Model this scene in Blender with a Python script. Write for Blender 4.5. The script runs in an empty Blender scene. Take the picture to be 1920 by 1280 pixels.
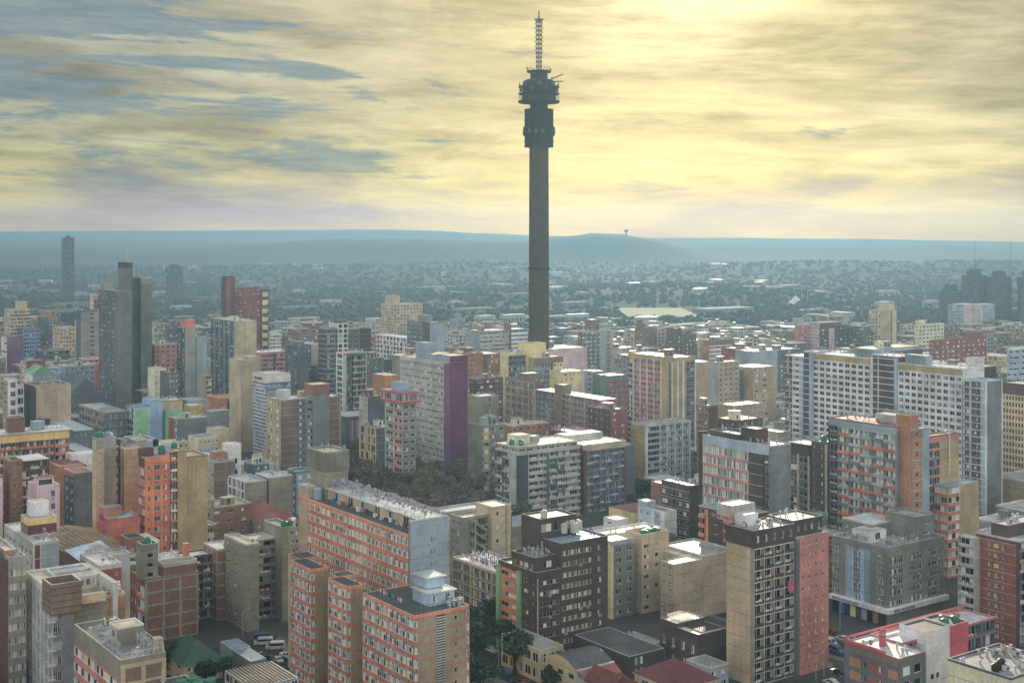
import bpy, math, random
from math import sin, cos, tan, pi, radians, exp, sqrt
random.seed(7)
SC = bpy.context.scene
# ------------------------------------------------------------------ camera
F = 2450.0; YH = 440.0; CH = 120.0
cam = bpy.data.cameras.new('camera'); camo = bpy.data.objects.new('camera', cam)
SC.collection.objects.link(camo); SC.camera = camo
camo.location = (0, 0, CH); camo.rotation_euler = (pi/2, 0, 0)
cam.sensor_width = 36; cam.lens = F/1920*36; cam.shift_y = -(640-YH)/1920
cam.clip_start = 1; cam.clip_end = 60000
# ------------------------------------------------------------------ sky and sun
SUN_AZ = radians(7.4); SUN_EL = radians(13)
SD = (sin(SUN_AZ)*cos(SUN_EL), cos(SUN_AZ)*cos(SUN_EL), sin(SUN_EL))
world = bpy.data.worlds.new('World'); SC.world = world; world.use_nodes = True
nt = world.node_tree; nt.nodes.clear()
class NB:
    def __init__(s, nt): s.nt = nt; s.n = nt.nodes; s.l = nt.links
    def put(s, sock, v):
        if v is None: return
        if isinstance(v, bpy.types.NodeSocket): s.l.new(v, sock)
        else:
            if hasattr(sock.default_value, '__len__') and not hasattr(v, '__len__'): v = (v, v, v)
            if hasattr(sock.default_value, '__len__') and len(sock.default_value) == 4 and len(v) == 3: v = (*v, 1)
            sock.default_value = v
    def m(s, op, a, b=None, c=None, clamp=False):
        n = s.n.new('ShaderNodeMath'); n.operation = op; n.use_clamp = clamp
        for i, v in enumerate((a, b, c)): s.put(n.inputs[i], v)
        return n.outputs[0]
    def v(s, op, a, b=None, out=0):
        n = s.n.new('ShaderNodeVectorMath'); n.operation = op
        s.put(n.inputs[0], a); s.put(n.inputs[1], b)
        return n.outputs['Value'] if op in ('DOT_PRODUCT', 'LENGTH') else n.outputs[0]
    def mix(s, f, a, b, typ='MIX'):
        n = s.n.new('ShaderNodeMix'); n.data_type = 'RGBA'; n.blend_type = typ
        s.put(n.inputs[0], f); s.put(n.inputs[6], a); s.put(n.inputs[7], b); return n.outputs[2]
    def noise(s, vec, scale, detail=4, rough=.5, dist=0):
        n = s.n.new('ShaderNodeTexNoise'); s.put(n.inputs['Vector'], vec)
        n.inputs['Scale'].default_value = scale; n.inputs['Detail'].default_value = detail
        n.inputs['Roughness'].default_value = rough; n.inputs['Distortion'].default_value = dist
        return n.outputs[0]
    def ramp(s, f, a, b, c=0.0, d=1.0):
        n = s.n.new('ShaderNodeMapRange'); n.interpolation_type = 'SMOOTHSTEP'
        for i, v in enumerate((f, a, b, c, d)): s.put(n.inputs[i], v)
        return n.outputs[0]
w = NB(nt)
tc = nt.nodes.new('ShaderNodeTexCoord'); d = w.v('NORMALIZE', tc.outputs['Generated'])
sep = nt.nodes.new('ShaderNodeSeparateXYZ'); nt.links.new(d, sep.inputs[0])
dx, dy, dz = sep.outputs
sky = nt.nodes.new('ShaderNodeTexSky'); sky.sky_type = 'NISHITA'; sky.sun_disc = False
sky.sun_elevation = SUN_EL; sky.sun_rotation = SUN_AZ; sky.altitude = 1700; sky.air_density = 1.2; sky.dust_density = 2.5
ang = w.m('MULTIPLY', w.m('ARCCOSINE', w.m('MINIMUM', w.v('DOT_PRODUCT', d, SD), .99999)), 180/pi)
# the lit veil of thin cloud: warm and bright towards the sun, paler blue-grey away from it
def gauss(s_): return w.m('EXPONENT', w.m('MULTIPLY', w.m('POWER', w.m('DIVIDE', ang, s_), 2), -1))
ax = w.m('DIVIDE', dx, w.m('MAXIMUM', dy, .05))
warm = w.m('EXPONENT', w.m('MULTIPLY', w.m('POWER', w.m('DIVIDE', ang, 16), 1.6), -1))
low = w.ramp(dz, 0.0, .13, 1, 0)
tilt = w.v('ADD', d, w.v('MULTIPLY', (0, 0, 1), w.m('MULTIPLY', dx, .04)))
n1 = w.noise(w.v('MULTIPLY', tilt, (4.5, 4.5, 34)), 1.0, 9, .6, .25)
n2 = w.noise(w.v('MULTIPLY', w.v('ADD', tilt, (4.1, 0, 1.3)), (16, 16, 130)), 1.0, 9, .62, .4)
n3 = w.noise(w.v('MULTIPLY', w.v('ADD', tilt, (1.7, 2, 2.3)), (6, 6, 40)), 1.0, 9, .62, .3)
n4 = w.noise(w.v('MULTIPLY', w.v('ADD', d, (7.7, 1, .3)), (5, 5, 16)), 1.0, 9, .62, .8)
veil = w.mix(warm, (.335, .345, .315), (.88, .70, .32))
veil = w.mix(w.m('MULTIPLY', low, .85), veil, w.mix(warm, (.56, .53, .33), (1.30, 1.0, .42)))
shade = w.m('ADD', w.ramp(n1, .34, .66, .66, 1.2), w.m('ADD', w.ramp(n2, .32, .68, -.11, .10), w.ramp(n4, .40, .60, -.15, .13)))
shade = w.m('ADD', w.m('MULTIPLY', w.m('SUBTRACT', shade, 1), w.ramp(dz, .0, .06, .35, 1)), 1)
veil = w.mix(1.0, veil, w.v('MULTIPLY', (1, 1, 1), shade), 'MULTIPLY')
core = w.m('MULTIPLY', gauss(4.0), w.ramp(n2, .25, .7, .45, 1.1))
veil = w.mix(1.0, veil, w.mix(core, (0, 0, 0), (.75, .72, .55)), 'ADD')
# blue-grey gaps of darker cloud, mostly high and to the left
side = w.ramp(ax, .15, -.32, .055, -.075)
gap = w.m('MULTIPLY', w.ramp(w.m('SUBTRACT', n3, side), .545, .625), w.ramp(dz, .018, .06))
near = w.m('EXPONENT', w.m('MULTIPLY', w.m('POWER', w.m('DIVIDE', ang, 9), 2), -1))
gap = w.m('MULTIPLY', gap, w.m('SUBTRACT', 1, near))
veil = w.mix(w.m('MULTIPLY', gap, .85), veil, w.mix(w.ramp(n2, .3, .7), (.15, .23, .30), (.26, .32, .35)))
# light lost in the low haze is given back to the sky behind it
HZS = .20
invT = w.m('EXPONENT', w.m('MULTIPLY', w.m('MINIMUM', 9.0, w.m('DIVIDE', .158, w.m('MAXIMUM', dz, .001))), HZS))
veil = w.v('MAXIMUM', w.v('SUBTRACT', w.v('MULTIPLY', veil, invT), w.v('MULTIPLY', w.mix(warm, (.36, .495, .60), (.46, .63, .76)), w.m('SUBTRACT', invT, 1))), (.02, .02, .02))
# the sky behind the camera: bright, open
back = w.ramp(dy, .55, -.35)
veil = w.mix(back, veil, w.v('MULTIPLY', (1.16, 1.11, 1.05), w.ramp(n4, .3, .7, .85, 1.2)))
up = w.ramp(dz, .3, .9)
veil = w.mix(w.m('MULTIPLY', up, .6), veil, (.66, .74, .84))
under = w.ramp(dz, -.02, -.12)
veil = w.mix(under, veil, (.16, .18, .19))
fin = w.mix(.06, w.v('MULTIPLY', veil, (10, 10, 10)), sky.outputs[0])
bg = nt.nodes.new('ShaderNodeBackground'); nt.links.new(fin, bg.inputs[0]); bg.inputs[1].default_value = .1
wo = nt.nodes.new('ShaderNodeOutputWorld'); nt.links.new(bg.outputs[0], wo.inputs[0])
sun = bpy.data.lights.new('sun', 'SUN'); sun.energy = 5.0; sun.angle = radians(.6); sun.color = (1, .86, .62)
suno = bpy.data.objects.new('sun', sun); SC.collection.objects.link(suno)
suno.rotation_euler = (pi/2 - SUN_EL, 0, pi - SUN_AZ)
import mathutils
suno.rotation_euler = mathutils.Vector(SD).to_track_quat('Z', 'Y').to_euler()
vs = SC.view_settings; vs.view_transform = 'Standard'; vs.look = 'None'; vs.exposure = 0.0; vs.gamma = 1
SC.cycles.use_denoising = True; SC.cycles.max_bounces = 5; SC.cycles.diffuse_bounces = 3; SC.cycles.volume_bounces = 0
SC.cycles.use_light_tree = False
# ------------------------------------------------------------------ materials
def lin(c): return tuple((x/255/12.92 if x/255 <= .04045 else ((x/255+.055)/1.055)**2.4) for x in c)
MATS = {}
def mat(name, rgb, k=1.75, rough=.85, var=.22, spec=.4, metal=0, streak=.22, fine=0):
    m = bpy.data.materials.new(name); m.use_nodes = True; t = m.node_tree; b = t.nodes['Principled BSDF']; nb = NB(t)
    c = lin(rgb); g_ = .3*c[0]+.55*c[1]+.15*c[2]; sat = .76; c = tuple(min(.86, (g_+(x-g_)*sat)*k) for x in c)
    b.inputs['Roughness'].default_value = rough; b.inputs['Metallic'].default_value = metal
    b.inputs['Specular IOR Level'].default_value = spec
    if var:
        g = t.nodes.new('ShaderNodeNewGeometry').outputs['Position']
        a = nb.noise(g, .11, 6, .62); s_ = nb.noise(nb.v('MULTIPLY', g, (1.6, 1.6, .045)), 1.0, 4, .6)
        f1 = nb.ramp(a, .36, .64, 1-var, 1+var); f2 = nb.ramp(s_, .5, .78, 1, 1-streak)
        f = nb.m('MULTIPLY', f1, f2)
        if fine: f = nb.m('MULTIPLY', f, nb.ramp(nb.noise(g, 1.3, 4, .7), .3, .7, 1-fine, 1+fine))
        col = nb.mix(1.0, c, nb.v('MULTIPLY', (1, 1, 1), f), 'MULTIPLY')
        t.links.new(col, b.inputs['Base Color'])
    else: b.inputs['Base Color'].default_value = (*c, 1)
    MATS[name] = m; return m
for n_, c_ in dict(olive=(122,120,104), oliv2=(104,108,96), tan=(152,134,108), sand=(168,152,120), cream=(196,184,150), brick=(118,86,68),
        brickd=(84,62,54), bricko=(150,104,66), brickr=(128,72,60), conc=(126,126,118), concl=(156,156,148), grey=(106,112,114), bluegrey=(124,140,150),
        paleblue=(138,158,176), dkgrey=(62,65,68), slate=(82,90,96), brown=(78,66,58), brownd=(66,57,53), white=(200,206,216), purple=(104,56,90),
        purpled=(110,78,104), red=(174,98,76), crimson=(178,68,82), orange=(214,112,66), oranged=(180,96,62), salmon=(170,106,94), mustard=(154,134,88),
        yellow=(192,176,112), greenp=(98,146,110), greenb=(112,176,118), pink=(178,154,160), magenta=(168,66,96), teal=(78,108,104), sky=(120,156,190),
        bluew=(70,120,180), ochre=(204,162,84), yband=(162,144,112), towerg=(94,99,94), tanb=(138,124,98), joint=(92,90,84), maroon=(92,58,54), bluep=(88,98,128), brickg=(112,94,78)).items():
    mat(n_, c_, fine=.12, var=.17, streak=.26)
for n_, c_, r_, v_ in (('roofw',(196,200,204),.5,.25),('roofg',(150,152,150),.55,.3),('roofd',(84,86,88),.6,.3),('roofy',(200,190,160),.55,.25),
        ('roofb',(132,156,176),.5,.2),('roofr',(150,84,76),.6,.2),('roofc',(176,176,170),.5,.3),('roofred',(116,52,52),.6,.15),('roofgr',(44,96,76),.5,.12)):
    mat(n_, c_, k=1.05, rough=r_, var=v_, streak=0, fine=.25, spec=.45)
mat('roofx', (120,120,116), k=.8, rough=.8, var=.3, streak=0, fine=.2, spec=.15); mat('roofx2', (92,84,80), k=.8, rough=.8, var=.3, streak=0, fine=.2, spec=.15)
mat('frame', (205,205,200), var=0, rough=.5); mat('framed', (58,60,62), var=0, rough=.5)
mat('steel', (150,155,160), var=0, rough=.45); mat('steeld', (60,62,64), var=0, rough=.5); mat('dishm', (150,156,162), k=1.2, var=0, rough=.5)
mat('tankg', (40,130,96), k=1.1, var=.1, rough=.4); mat('tankb', (60,120,190), k=1.1, var=.1, rough=.4); mat('tankc', (200,196,180), k=1.1, var=.1, rough=.5)
mat('tankl', (140,170,185), k=1.1, var=.1, rough=.4); mat('tankk', (30,34,36), k=1.1, var=0, rough=.4)
mat('g1', (26,30,34), k=1, var=0, rough=.12, spec=.7); mat('g2', (56,64,70), k=1, var=0, rough=.15, spec=.7); mat('g3', (98,108,112), k=1.1, var=0, rough=.2, spec=.6)
mat('c1', (190,190,180), var=0, rough=.6); mat('c2', (170,160,128), var=0, rough=.6); mat('c3', (130,142,146), var=0, rough=.5)
mat('c4', (200,150,70), var=0, rough=.7); mat('c5', (170,90,70), var=0, rough=.7); mat('c6', (70,110,170), var=0, rough=.7); mat('c7', (196,184,120), var=0, rough=.7)
PAL = dict(dk=['g1','g1','g2','g1','g3','c3','g2'], mid=['g1','g2','g3','c1','c3','g2','g1'], cur=['c1','c3','c1','c2','g3','c1','g2','c3','g1'],
    warm=['c4','c2','c7','c1','c2','g3','c4','c5','g1','c1','c2'], blue=['g2','g3','g3','c3','g2'], lit=['g2','c2','g3','c4','c2','c3','g3'])
# ------------------------------------------------------------------ mesh helpers
class MB:
    def __init__(s): s.v = []; s.f = []; s.m = []; s.ml = []
    def mi(s, m):
        if m not in s.ml: s.ml.append(m)
        return s.ml.index(m)
    def box(s, x0, x1, y0, y1, z0, z1, m, top=None):
        if x1 < x0: x0, x1 = x1, x0
        if y1 < y0: y0, y1 = y1, y0
        if x1-x0 < 1e-4 or y1-y0 < 1e-4 or z1-z0 < 1e-4: return
        b = len(s.v); s.v += [(x0,y0,z0),(x1,y0,z0),(x1,y1,z0),(x0,y1,z0),(x0,y0,z1),(x1,y0,z1),(x1,y1,z1),(x0,y1,z1)]
        s.f += [(b,b+3,b+2,b+1),(b+4,b+5,b+6,b+7),(b,b+1,b+5,b+4),(b+1,b+2,b+6,b+5),(b+2,b+3,b+7,b+6),(b+3,b,b+4,b+7)]
        i = s.mi(m); s.m += [i]*6
        if top: s.m[-5] = s.mi(top)
    def poly(s, pts, m):
        b = len(s.v); s.v += pts; s.f.append(tuple(range(b, b+len(pts)))); s.m.append(s.mi(m))
    def lathe(s, prof, m, n=16, c=(0,0), mf=None):
        b = len(s.v)
        for r, z in prof:
            for i in range(n): a = 2*pi*i/n; s.v.append((c[0]+r*cos(a), c[1]+r*sin(a), z))
        for j in range(len(prof)-1):
            for i in range(n):
                i2 = (i+1) % n; s.f.append((b+j*n+i, b+j*n+i2, b+(j+1)*n+i2, b+(j+1)*n+i)); s.m.append(s.mi(m))
        s.f.append(tuple(b+(len(prof)-1)*n+i for i in range(n))); s.m.append(s.mi(mf or m))
        s.f.append(tuple(b+n-1-i for i in range(n))); s.m.append(s.mi(m))
    def bar(s, p, q, w_, m):
        P = mathutils.Vector(p); Q = mathutils.Vector(q); d_ = (Q-P).normalized()
        u = d_.cross(mathutils.Vector((0,0,1)))
        if u.length < .01: u = mathutils.Vector((1,0,0))
        u = u.normalized()*w_/2; t_ = d_.cross(u).normalized()*w_/2; b = len(s.v)
        for A in (P, Q):
            for a_, c_ in ((-1,-1),(1,-1),(1,1),(-1,1)): s.v.append(tuple(A+u*a_+t_*c_))
        s.f += [(b,b+1,b+5,b+4),(b+1,b+2,b+6,b+5),(b+2,b+3,b+7,b+6),(b+3,b,b+4,b+7),(b,b+3,b+2,b+1),(b+4,b+5,b+6,b+7)]
        s.m += [s.mi(m)]*6
    def add(s, o, tf):
        b = len(s.v); s.v += [tf(p) for p in o.v]; mm = [s.mi(x) for x in o.ml]
        s.f += [tuple(i+b for i in f) for f in o.f]; s.m += [mm[i] for i in o.m]
    def mesh(s, name):
        me = bpy.data.meshes.new(name); me.from_pydata(s.v, [], s.f)
        for x in s.ml: me.materials.append(MATS[x])
        me.polygons.foreach_set('material_index', s.m); me.update(); return me
    def build(s, name, parent=None, loc=(0,0,0), rz=0):
        return put(s.mesh(name), name, parent, loc, rz)
def put(me, name, parent=None, loc=(0,0,0), rz=0):
    o = bpy.data.objects.new(name, me); SC.collection.objects.link(o)
    if parent: o.parent = parent
    o.location = loc
    if rz: o.rotation_euler = (0, 0, rz)
    return o
def tag(o, label=None, cat=None, group=None, kind=None):
    if label: o['label'] = label
    if cat: o['category'] = cat
    if group: o['group'] = group
    if kind: o['kind'] = kind
    return o
def empty(name, loc, rz=0, **k):
    o = bpy.data.objects.new(name, None); SC.collection.objects.link(o); o.location = loc; o.rotation_euler = (0,0,rz); o.empty_display_size = 1
    return tag(o, **k)
def wx(px, D): return (px-960)/F*D
def wz(py, D): return CH-(py-YH)/F*D
def pix(x, y, z): return 960+x/y*F, YH+(CH-z)/y*F
# ------------------------------------------------------------------ windows
WM = {}
def win_mb(w_, h_, n, fr, pal, tr, rng):
    b = MB(); t = min(.1, w_*.09); d = .07
    b.box(0, w_, -.03, .0, 0, h_, 'framed') if 0 else None
    pw = (w_-t)/n
    for i in range(n):
        x0 = t+i*pw if i else t; x1 = (i+1)*pw
        m = rng.choice(PAL[pal])
        if tr:
            zt = h_*.68; b.poly([(x0,-.02,t),(x1,-.02,t),(x1,-.02,zt),(x0,-.02,zt)], m)
            b.poly([(x0,-.02,zt+t),(x1,-.02,zt+t),(x1,-.02,h_-t),(x0,-.02,h_-t)], rng.choice(PAL[pal])); b.box(x0, x1, -d+.01, 0, zt, zt+t, fr)
        else: b.poly([(x0,-.02,t),(x1,-.02,t),(x1,-.02,h_-t),(x0,-.02,h_-t)], m)
        if i: b.box(i*pw, i*pw+t, -d, 0, t, h_-t, fr)
    b.box(0, w_, -d, 0, 0, t, fr); b.box(0, w_, -d, 0, h_-t, h_, fr); b.box(0, t, -d, 0, t, h_-t, fr); b.box(w_-t, w_, -d, 0, t, h_-t, fr)
    return b
def win(w_, h_, n, fr, pal, tr, k):
    w_ = max(.3, round(w_*10)/10); h_ = max(.3, round(h_*10)/10); key = (w_, h_, n, fr, pal, tr, k)
    if key not in WM:
        mb = win_mb(w_, h_, n, fr, pal, tr, random.Random(hash(str(key)) if 0 else sum(ord(c)*(i+1) for i, c in enumerate(str(key)))))
        WM[key] = [mb, None]
    return WM[key]
# ------------------------------------------------------------------ buildings: every one stands on the same street grid
PHI = radians(35.5); CP = cos(PHI); SP = sin(PHI)
RECTS = []; ALLB = []
CAP = 100
class B:
    def __init__(s, label, xc, D, yt=None, H=None, name='apartment_block', cat='building', group=None, lod=None):
        s.X0 = wx(xc, D); s.D = D; s.H = H if H is not None else wz(yt, D)
        s.root = empty(name, (s.X0, D, 0), PHI, label=label, cat=cat, group=group)
        s.P = {}; s.wins = []; s.bals = []; s.rng = random.Random(label); s.merge = None; s.lod = lod if lod is not None else (0 if D < 1000 else 1); s.parts = {}
        ALLB.append(s)
    def ux(s, px, ly=0): k = (px-960)/F; return (k*s.D - s.X0 + ly*(SP+k*CP))/(CP-k*SP)
    def vy(s, px, lx=0): k = (px-960)/F; return (s.X0 - k*s.D + lx*(CP-k*SP))/(SP+k*CP)
    def W(s, lx, ly): return s.X0+CP*lx-SP*ly, s.D+SP*lx+CP*ly
    def zz(s, py, lx=0, ly=0): return wz(py, s.W(lx, ly)[1])
    def part(s, n):
        if n not in s.P: s.P[n] = MB()
        return s.P[n]
    def rect(s, x0, x1, y0, y1): RECTS.append((s, x0, x1, y0, y1))
    # a mass: core, skins on the two faces turned to the city, roof with parapet
    def mass(s, x0, x1, y0, y1, z1, m='conc', R=None, L=None, z0=0, roof='roofg', par=None, ph=.9, over=0, part='wall', clutter=None, solid=True):
        if x1 < x0: x0, x1 = x1, x0
        if y1 < y0: y0, y1 = y1, y0
        if z0 == 0: s.rect(x0, x1, y0, y1)
        rR = R.get('rec', .3) if R else 0; rL = L.get('rec', .3) if L else 0
        wb = s.part(part)
        wb.box(x0+rL, x1, y0+rR, y1, z0, z1, m)
        if R: s.face('R', x0, x1, z0, z1, R, y0, m)
        if L: s.face('L', y0+rR, y1, z0, z1, L, x0, m)
        rb = s.part('roof'); p = par or m; t = .3; o = over; ct = 'concl' if s.merge is None else None
        if roof:
            rb.box(x0+t, x1-t, y0+t, y1-t, z1, z1+.12, roof)
            if ph > 0:
                rb.box(x0-o, x1+o, y0-o, y0+t, z1, z1+ph, p, ct); rb.box(x0-o, x1+o, y1-t, y1+o, z1, z1+ph, p, ct)
                rb.box(x0-o, x0+t, y0+t, y1-t, z1, z1+ph, p, ct); rb.box(x1-t, x1+o, y0+t, y1-t, z1, z1+ph, p, ct)
            else:
                rb.box(x0-o, x1+o, y0-o, y1+o, z1, z1+.35, roof)
        if clutter: s.clutter(x0, x1, y0, y1, z1, clutter)
        return s
    def face(s, side, s0, s1, z0, z1, sp, plane, wm):
        L = s1-s0; rec = sp.get('rec', .3); fh = sp.get('fh', 3.0); base = sp.get('base', 0); top = sp.get('top', 0)
        zb = z0+base; zt = z1-top; nf = sp.get('nf') or max(1, round((zt-zb)/fh)); fh = (zt-zb)/nf; wb = s.part('wall')
        def bx(a, b_, d0, d1, c, d_, m, tgt=None):   # d measured outward from the outer plane (negative = inside)
            t = tgt or wb
            if side == 'R': t.box(a, b_, plane-d1, plane-d0, c, d_, m)
            else: t.box(plane-d1, plane-d0, a, b_, c, d_, m)
        if base: bx(s0, s1, -rec-.02, 0, z0, zb, sp.get('bm', wm))
        if top: bx(s0, s1, -rec-.02, 0, zt, z1, sp.get('tm', wm))
        cols = sp['cols']
        if side == 'L': cols = cols[::-1]          # written left to right as seen; the left face runs right to left in y
        tw = sum(c[1] for c in cols); a = s0
        for c in cols:
            k, wt = c[0], c[1]; o = c[2] if len(c) > 2 else {}; b_ = a+L*wt/tw; m = o.get('m', wm)
            if k == 'b':
                bx(a, b_, -rec-.02, 0, zb, zt, m)
                if s.D < 600 and not sp.get('band') and not o.get('nb') and b_-a > 1.5:
                    jn = max(1, round((zt-zb)/3.1))
                    for f_ in range(1, jn): zc = zb+(zt-zb)*f_/jn; bx(a+.05, b_-.05, -.01, .012, zc-.05, zc+.05, 'joint')
            elif k == 'p': bx(a, b_, -rec-.02, o.get('pr', .35), zb, zt+(.6 if o.get('pr', .35) > 0 else 0), m)
            elif k == 'w':
                n = o.get('n', 1); ww = o.get('ww', .6); wh = o.get('wh', .5); sl = o.get('sl', (1-wh)*.55); spn = o.get('sp', m); cw = (b_-a)/n
                sk = min(rec, .22); fl = range(nf); hz = fh*wh
                if rec > .35: bx(a, b_, -rec-.02, -.3, zb, zt, m)
                prev = zb
                for f_ in fl:
                    zs = zb+f_*fh+sl*fh; bx(a, b_, -.32, 0, prev, zs, spn); prev = zs+hz
                bx(a, b_, -.32, 0, prev, zt, spn if o.get('tops') else m)
                for i in range(n+1):
                    ca = a+i*cw-(cw*(1-ww)/2 if i else 0); cb = a+i*cw+(cw*(1-ww)/2 if i < n else 0)
                    if cb-ca > .02: bx(ca, cb, -.321, o.get('pp', 0)-.002 if not o.get('pp') else o['pp'], zb, zt, o.get('pm', m))
                for f_ in fl:
                    if f_ in o.get('skip', ()): continue
                    for i in range(n):
                        s.addwin(side, plane, a+(i+.5)*cw, .2, zb+f_*fh+sl*fh, cw*ww, hz, o)
                        if o.get('sill'): cx_ = a+(i+.5)*cw; bx(cx_-cw*ww/2-.1, cx_+cw*ww/2+.1, 0, .12, zb+f_*fh+sl*fh-.15, zb+f_*fh+sl*fh, o['sill'])
            elif k == 'y':
                n = o.get('n', 1); cw = (b_-a)/n; pms = o.get('bp', ['concl']); po = o.get('po', 0); bh = o.get('bh', 1.05)
                for i in range(n+1):
                    if o.get('fin', 1): bx(a+i*cw-(.1 if i else 0), a+i*cw+(.1 if i < n else 0), -rec-.02, 0, zb, zt, o.get('fm', m))
                for f_ in range(nf):
                    zf = zb+f_*fh
                    bx(a, b_, -rec-.02, -.05, zf-.001, zf+.2, o.get('slm', m))
                    for i in range(n):
                        s.addwin(side, plane, a+(i+.5)*cw, rec-.03, zf+.25, cw*.8, fh-.6, dict(o, np=o.get('np', 3), tr=0))
                        s.bals.append((side, plane, a+i*cw+.12, a+(i+1)*cw-.12, po, zf, bh, pms[(f_*o.get('ka', 1)+i*o.get('kb', 1)) % len(pms)], o.get('rail')))
                        if o.get('wash', .25) and s.rng.random() < o.get('wash', .25) and s.D < 620: s.bals.append((side, plane, a+i*cw+.4, a+(i+.8)*cw, -.35, zf+1.0, .7, s.rng.choice(['c1','c6','c5','magenta','white']), 'wash'))
                bx(a, b_, -rec-.02, 0, zt-.3, zt, m)
            elif k == 'v': pass
            bands = sp.get('band')
            if bands and k not in ('p', 'v', 'y') and not o.get('nb'):
                bm_, bh_, bp_ = bands
                for f_ in range(nf+1):
                    zc = zb+f_*fh; bx(a, b_, -.02, bp_, zc-bh_/2, zc+bh_/2, bm_)
            a = b_
        if sp.get('vb'):
            vm, vn, vw = sp['vb']
            for i in range(vn+1): q = s0+(L-vw)*i/vn; bx(q, q+vw, -.02, sp.get('vp', .10), zb, zt, vm)
    def addwin(s, side, plane, c, dep, z, w_, h_, o):
        s.wins.append((z, side, plane, c, dep, w_, h_, o.get('np', 2), o.get('fr', 'frame'), o.get('pal', 'mid'), o.get('tr', 0)))
    def vis(s, lx, ly, z):
        X, Y = s.W(lx, ly); px, py = pix(X, Y, z); return -20 < px < 1940 and py < 1290
    def flush(s):
        lod = s.lod; wd = []
        if s.merge is not None:
            tf = lambda p: (*s.W(p[0], p[1]), p[2])
            for z, side, plane, c, dep, w_, h_, n, fr, pal, tr in s.wins:
                q = MB(); m_ = s.rng.choice(PAL[pal]); e = .05
                if side == 'R': y = plane+dep-e; q.poly([(c-w_/2,y,z),(c+w_/2,y,z),(c+w_/2,y,z+h_),(c-w_/2,y,z+h_)], m_)
                else: x = plane+dep-e; q.poly([(x,c+w_/2,z),(x,c-w_/2,z),(x,c-w_/2,z+h_),(x,c+w_/2,z+h_)], m_)
                s.merge.add(q, tf)
            for mb in s.P.values(): s.merge.add(mb, tf)
            bpy.data.objects.remove(s.root); return
        for z, side, plane, c, dep, w_, h_, n, fr, pal, tr in s.wins:
            w2 = max(.3, round(w_*10)/10)
            if side == 'R': lx, ly, rz = c-w2/2, plane+dep, 0
            else: lx, ly, rz = plane+dep, c+w2/2, -pi/2
            wd.append((not s.vis(lx, ly, z), -z, lx, ly, z, rz, w_, h_, n, fr, pal, tr))
        wd.sort(key=lambda t: (t[0], t[1]))
        cap = CAP if lod == 0 else 0
        if len(wd) > cap+0: pass
        rest = MB(); acn = 0
        for i, (nv, _, lx, ly, z, rz, w_, h_, n, fr, pal, tr) in enumerate(wd):
            if lod:
                e = [MB(), None]; q = s.rng.randrange(9); e[0].poly([(0,-.03,0),(w_,-.03,0),(w_,-.03,h_),(0,-.03,h_)], fr)
                for j in range(n if w_ > 2.5 else 1):
                    nn = n if w_ > 2.5 else 1; e[0].poly([(w_*(j+.06)/nn,-.05,h_*.07),(w_*(j+.94)/nn,-.05,h_*.07),(w_*(j+.94)/nn,-.05,h_*.93),(w_*(j+.06)/nn,-.05,h_*.93)], s.rng.choice(PAL[pal]))
            else: e = win(w_, h_, n, fr, pal, tr, s.rng.randrange(7))
            if i < cap:
                if e[1] is None: e[1] = e[0].mesh('window')
                put(e[1], 'window', s.root, (lx, ly, z), rz)
                if s.D < 480 and w_ > .8 and s.rng.random() < .10 and acn < 16:
                    acn += 1; q = SM('wall_unit', s.rng.randrange(3))
                    if rz == 0: put(q, 'air_conditioner', s.root, (lx+w_*.5, ly-.2, z-.6), 0)
                    else: put(q, 'air_conditioner', s.root, (lx-.2, ly-w_*.5, z-.6), -pi/2)
            else:
                if rz == 0: rest.add(e[0], lambda p: (p[0]+lx, p[1]+ly, p[2]+z))
                else: rest.add(e[0], lambda p: (p[1]+lx, -p[0]+ly, p[2]+z))
        if rest.v:
            o = rest.build('window', s.root); o['kind'] = 'stuff'
        nb = 0; cnt = {}; restb = {}
        s.bals.sort(key=lambda t: -t[5])
        for side, plane, a, b_, po, z, h, m, rail in s.bals:
            mb = MB(); wash = rail == 'wash'
            def bx(a, b_, d0, d1, c, d_, m):
                if side == 'R': mb.box(a, b_, plane-d1, plane-d0, c, d_, m)
                else: mb.box(plane-d1, plane-d0, a, b_, c, d_, m)
            if wash:
                q = a
                while q < b_-.3:
                    l = .3+s.rng.random()*.5; bx(q, min(q+l, b_), -.02, .02, z-.1, z+h*(.4+.6*s.rng.random()), s.rng.choice([m, 'c1', 'white', 'c3'])); q += l+.15
            else:
                bx(a, b_, -.9, po, z+.2, z+.3, 'conc')
                if rail: bx(a, b_, po-.05, po, z+h-.05, z+h, m); bx(a, b_, po-.04, po-.01, z+.3, z+h*.5, m)
                else: bx(a, b_, po-.12, po, z-.1 if po > 0 else z+.3, z+h, m)
                if po > .2: bx(a, a+.1, -.1, po-.12, z+.3, z+h, m); bx(b_-.1, b_, -.1, po-.12, z+.3, z+h, m)
            nm = 'washing' if wash else 'balcony'; cnt[nm] = cnt.get(nm, 0)+1
            if cnt[nm] <= (CAP if lod == 0 else 0): mb.build(nm, s.root)
            else: restb.setdefault(nm, MB()).add(mb, lambda p: p)
        for nm, mb in restb.items(): o = mb.build(nm, s.root); o['kind'] = 'stuff'
        for n, mb in s.P.items():
            if mb.v: s.parts[n] = mb.build(n, s.root)
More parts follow.
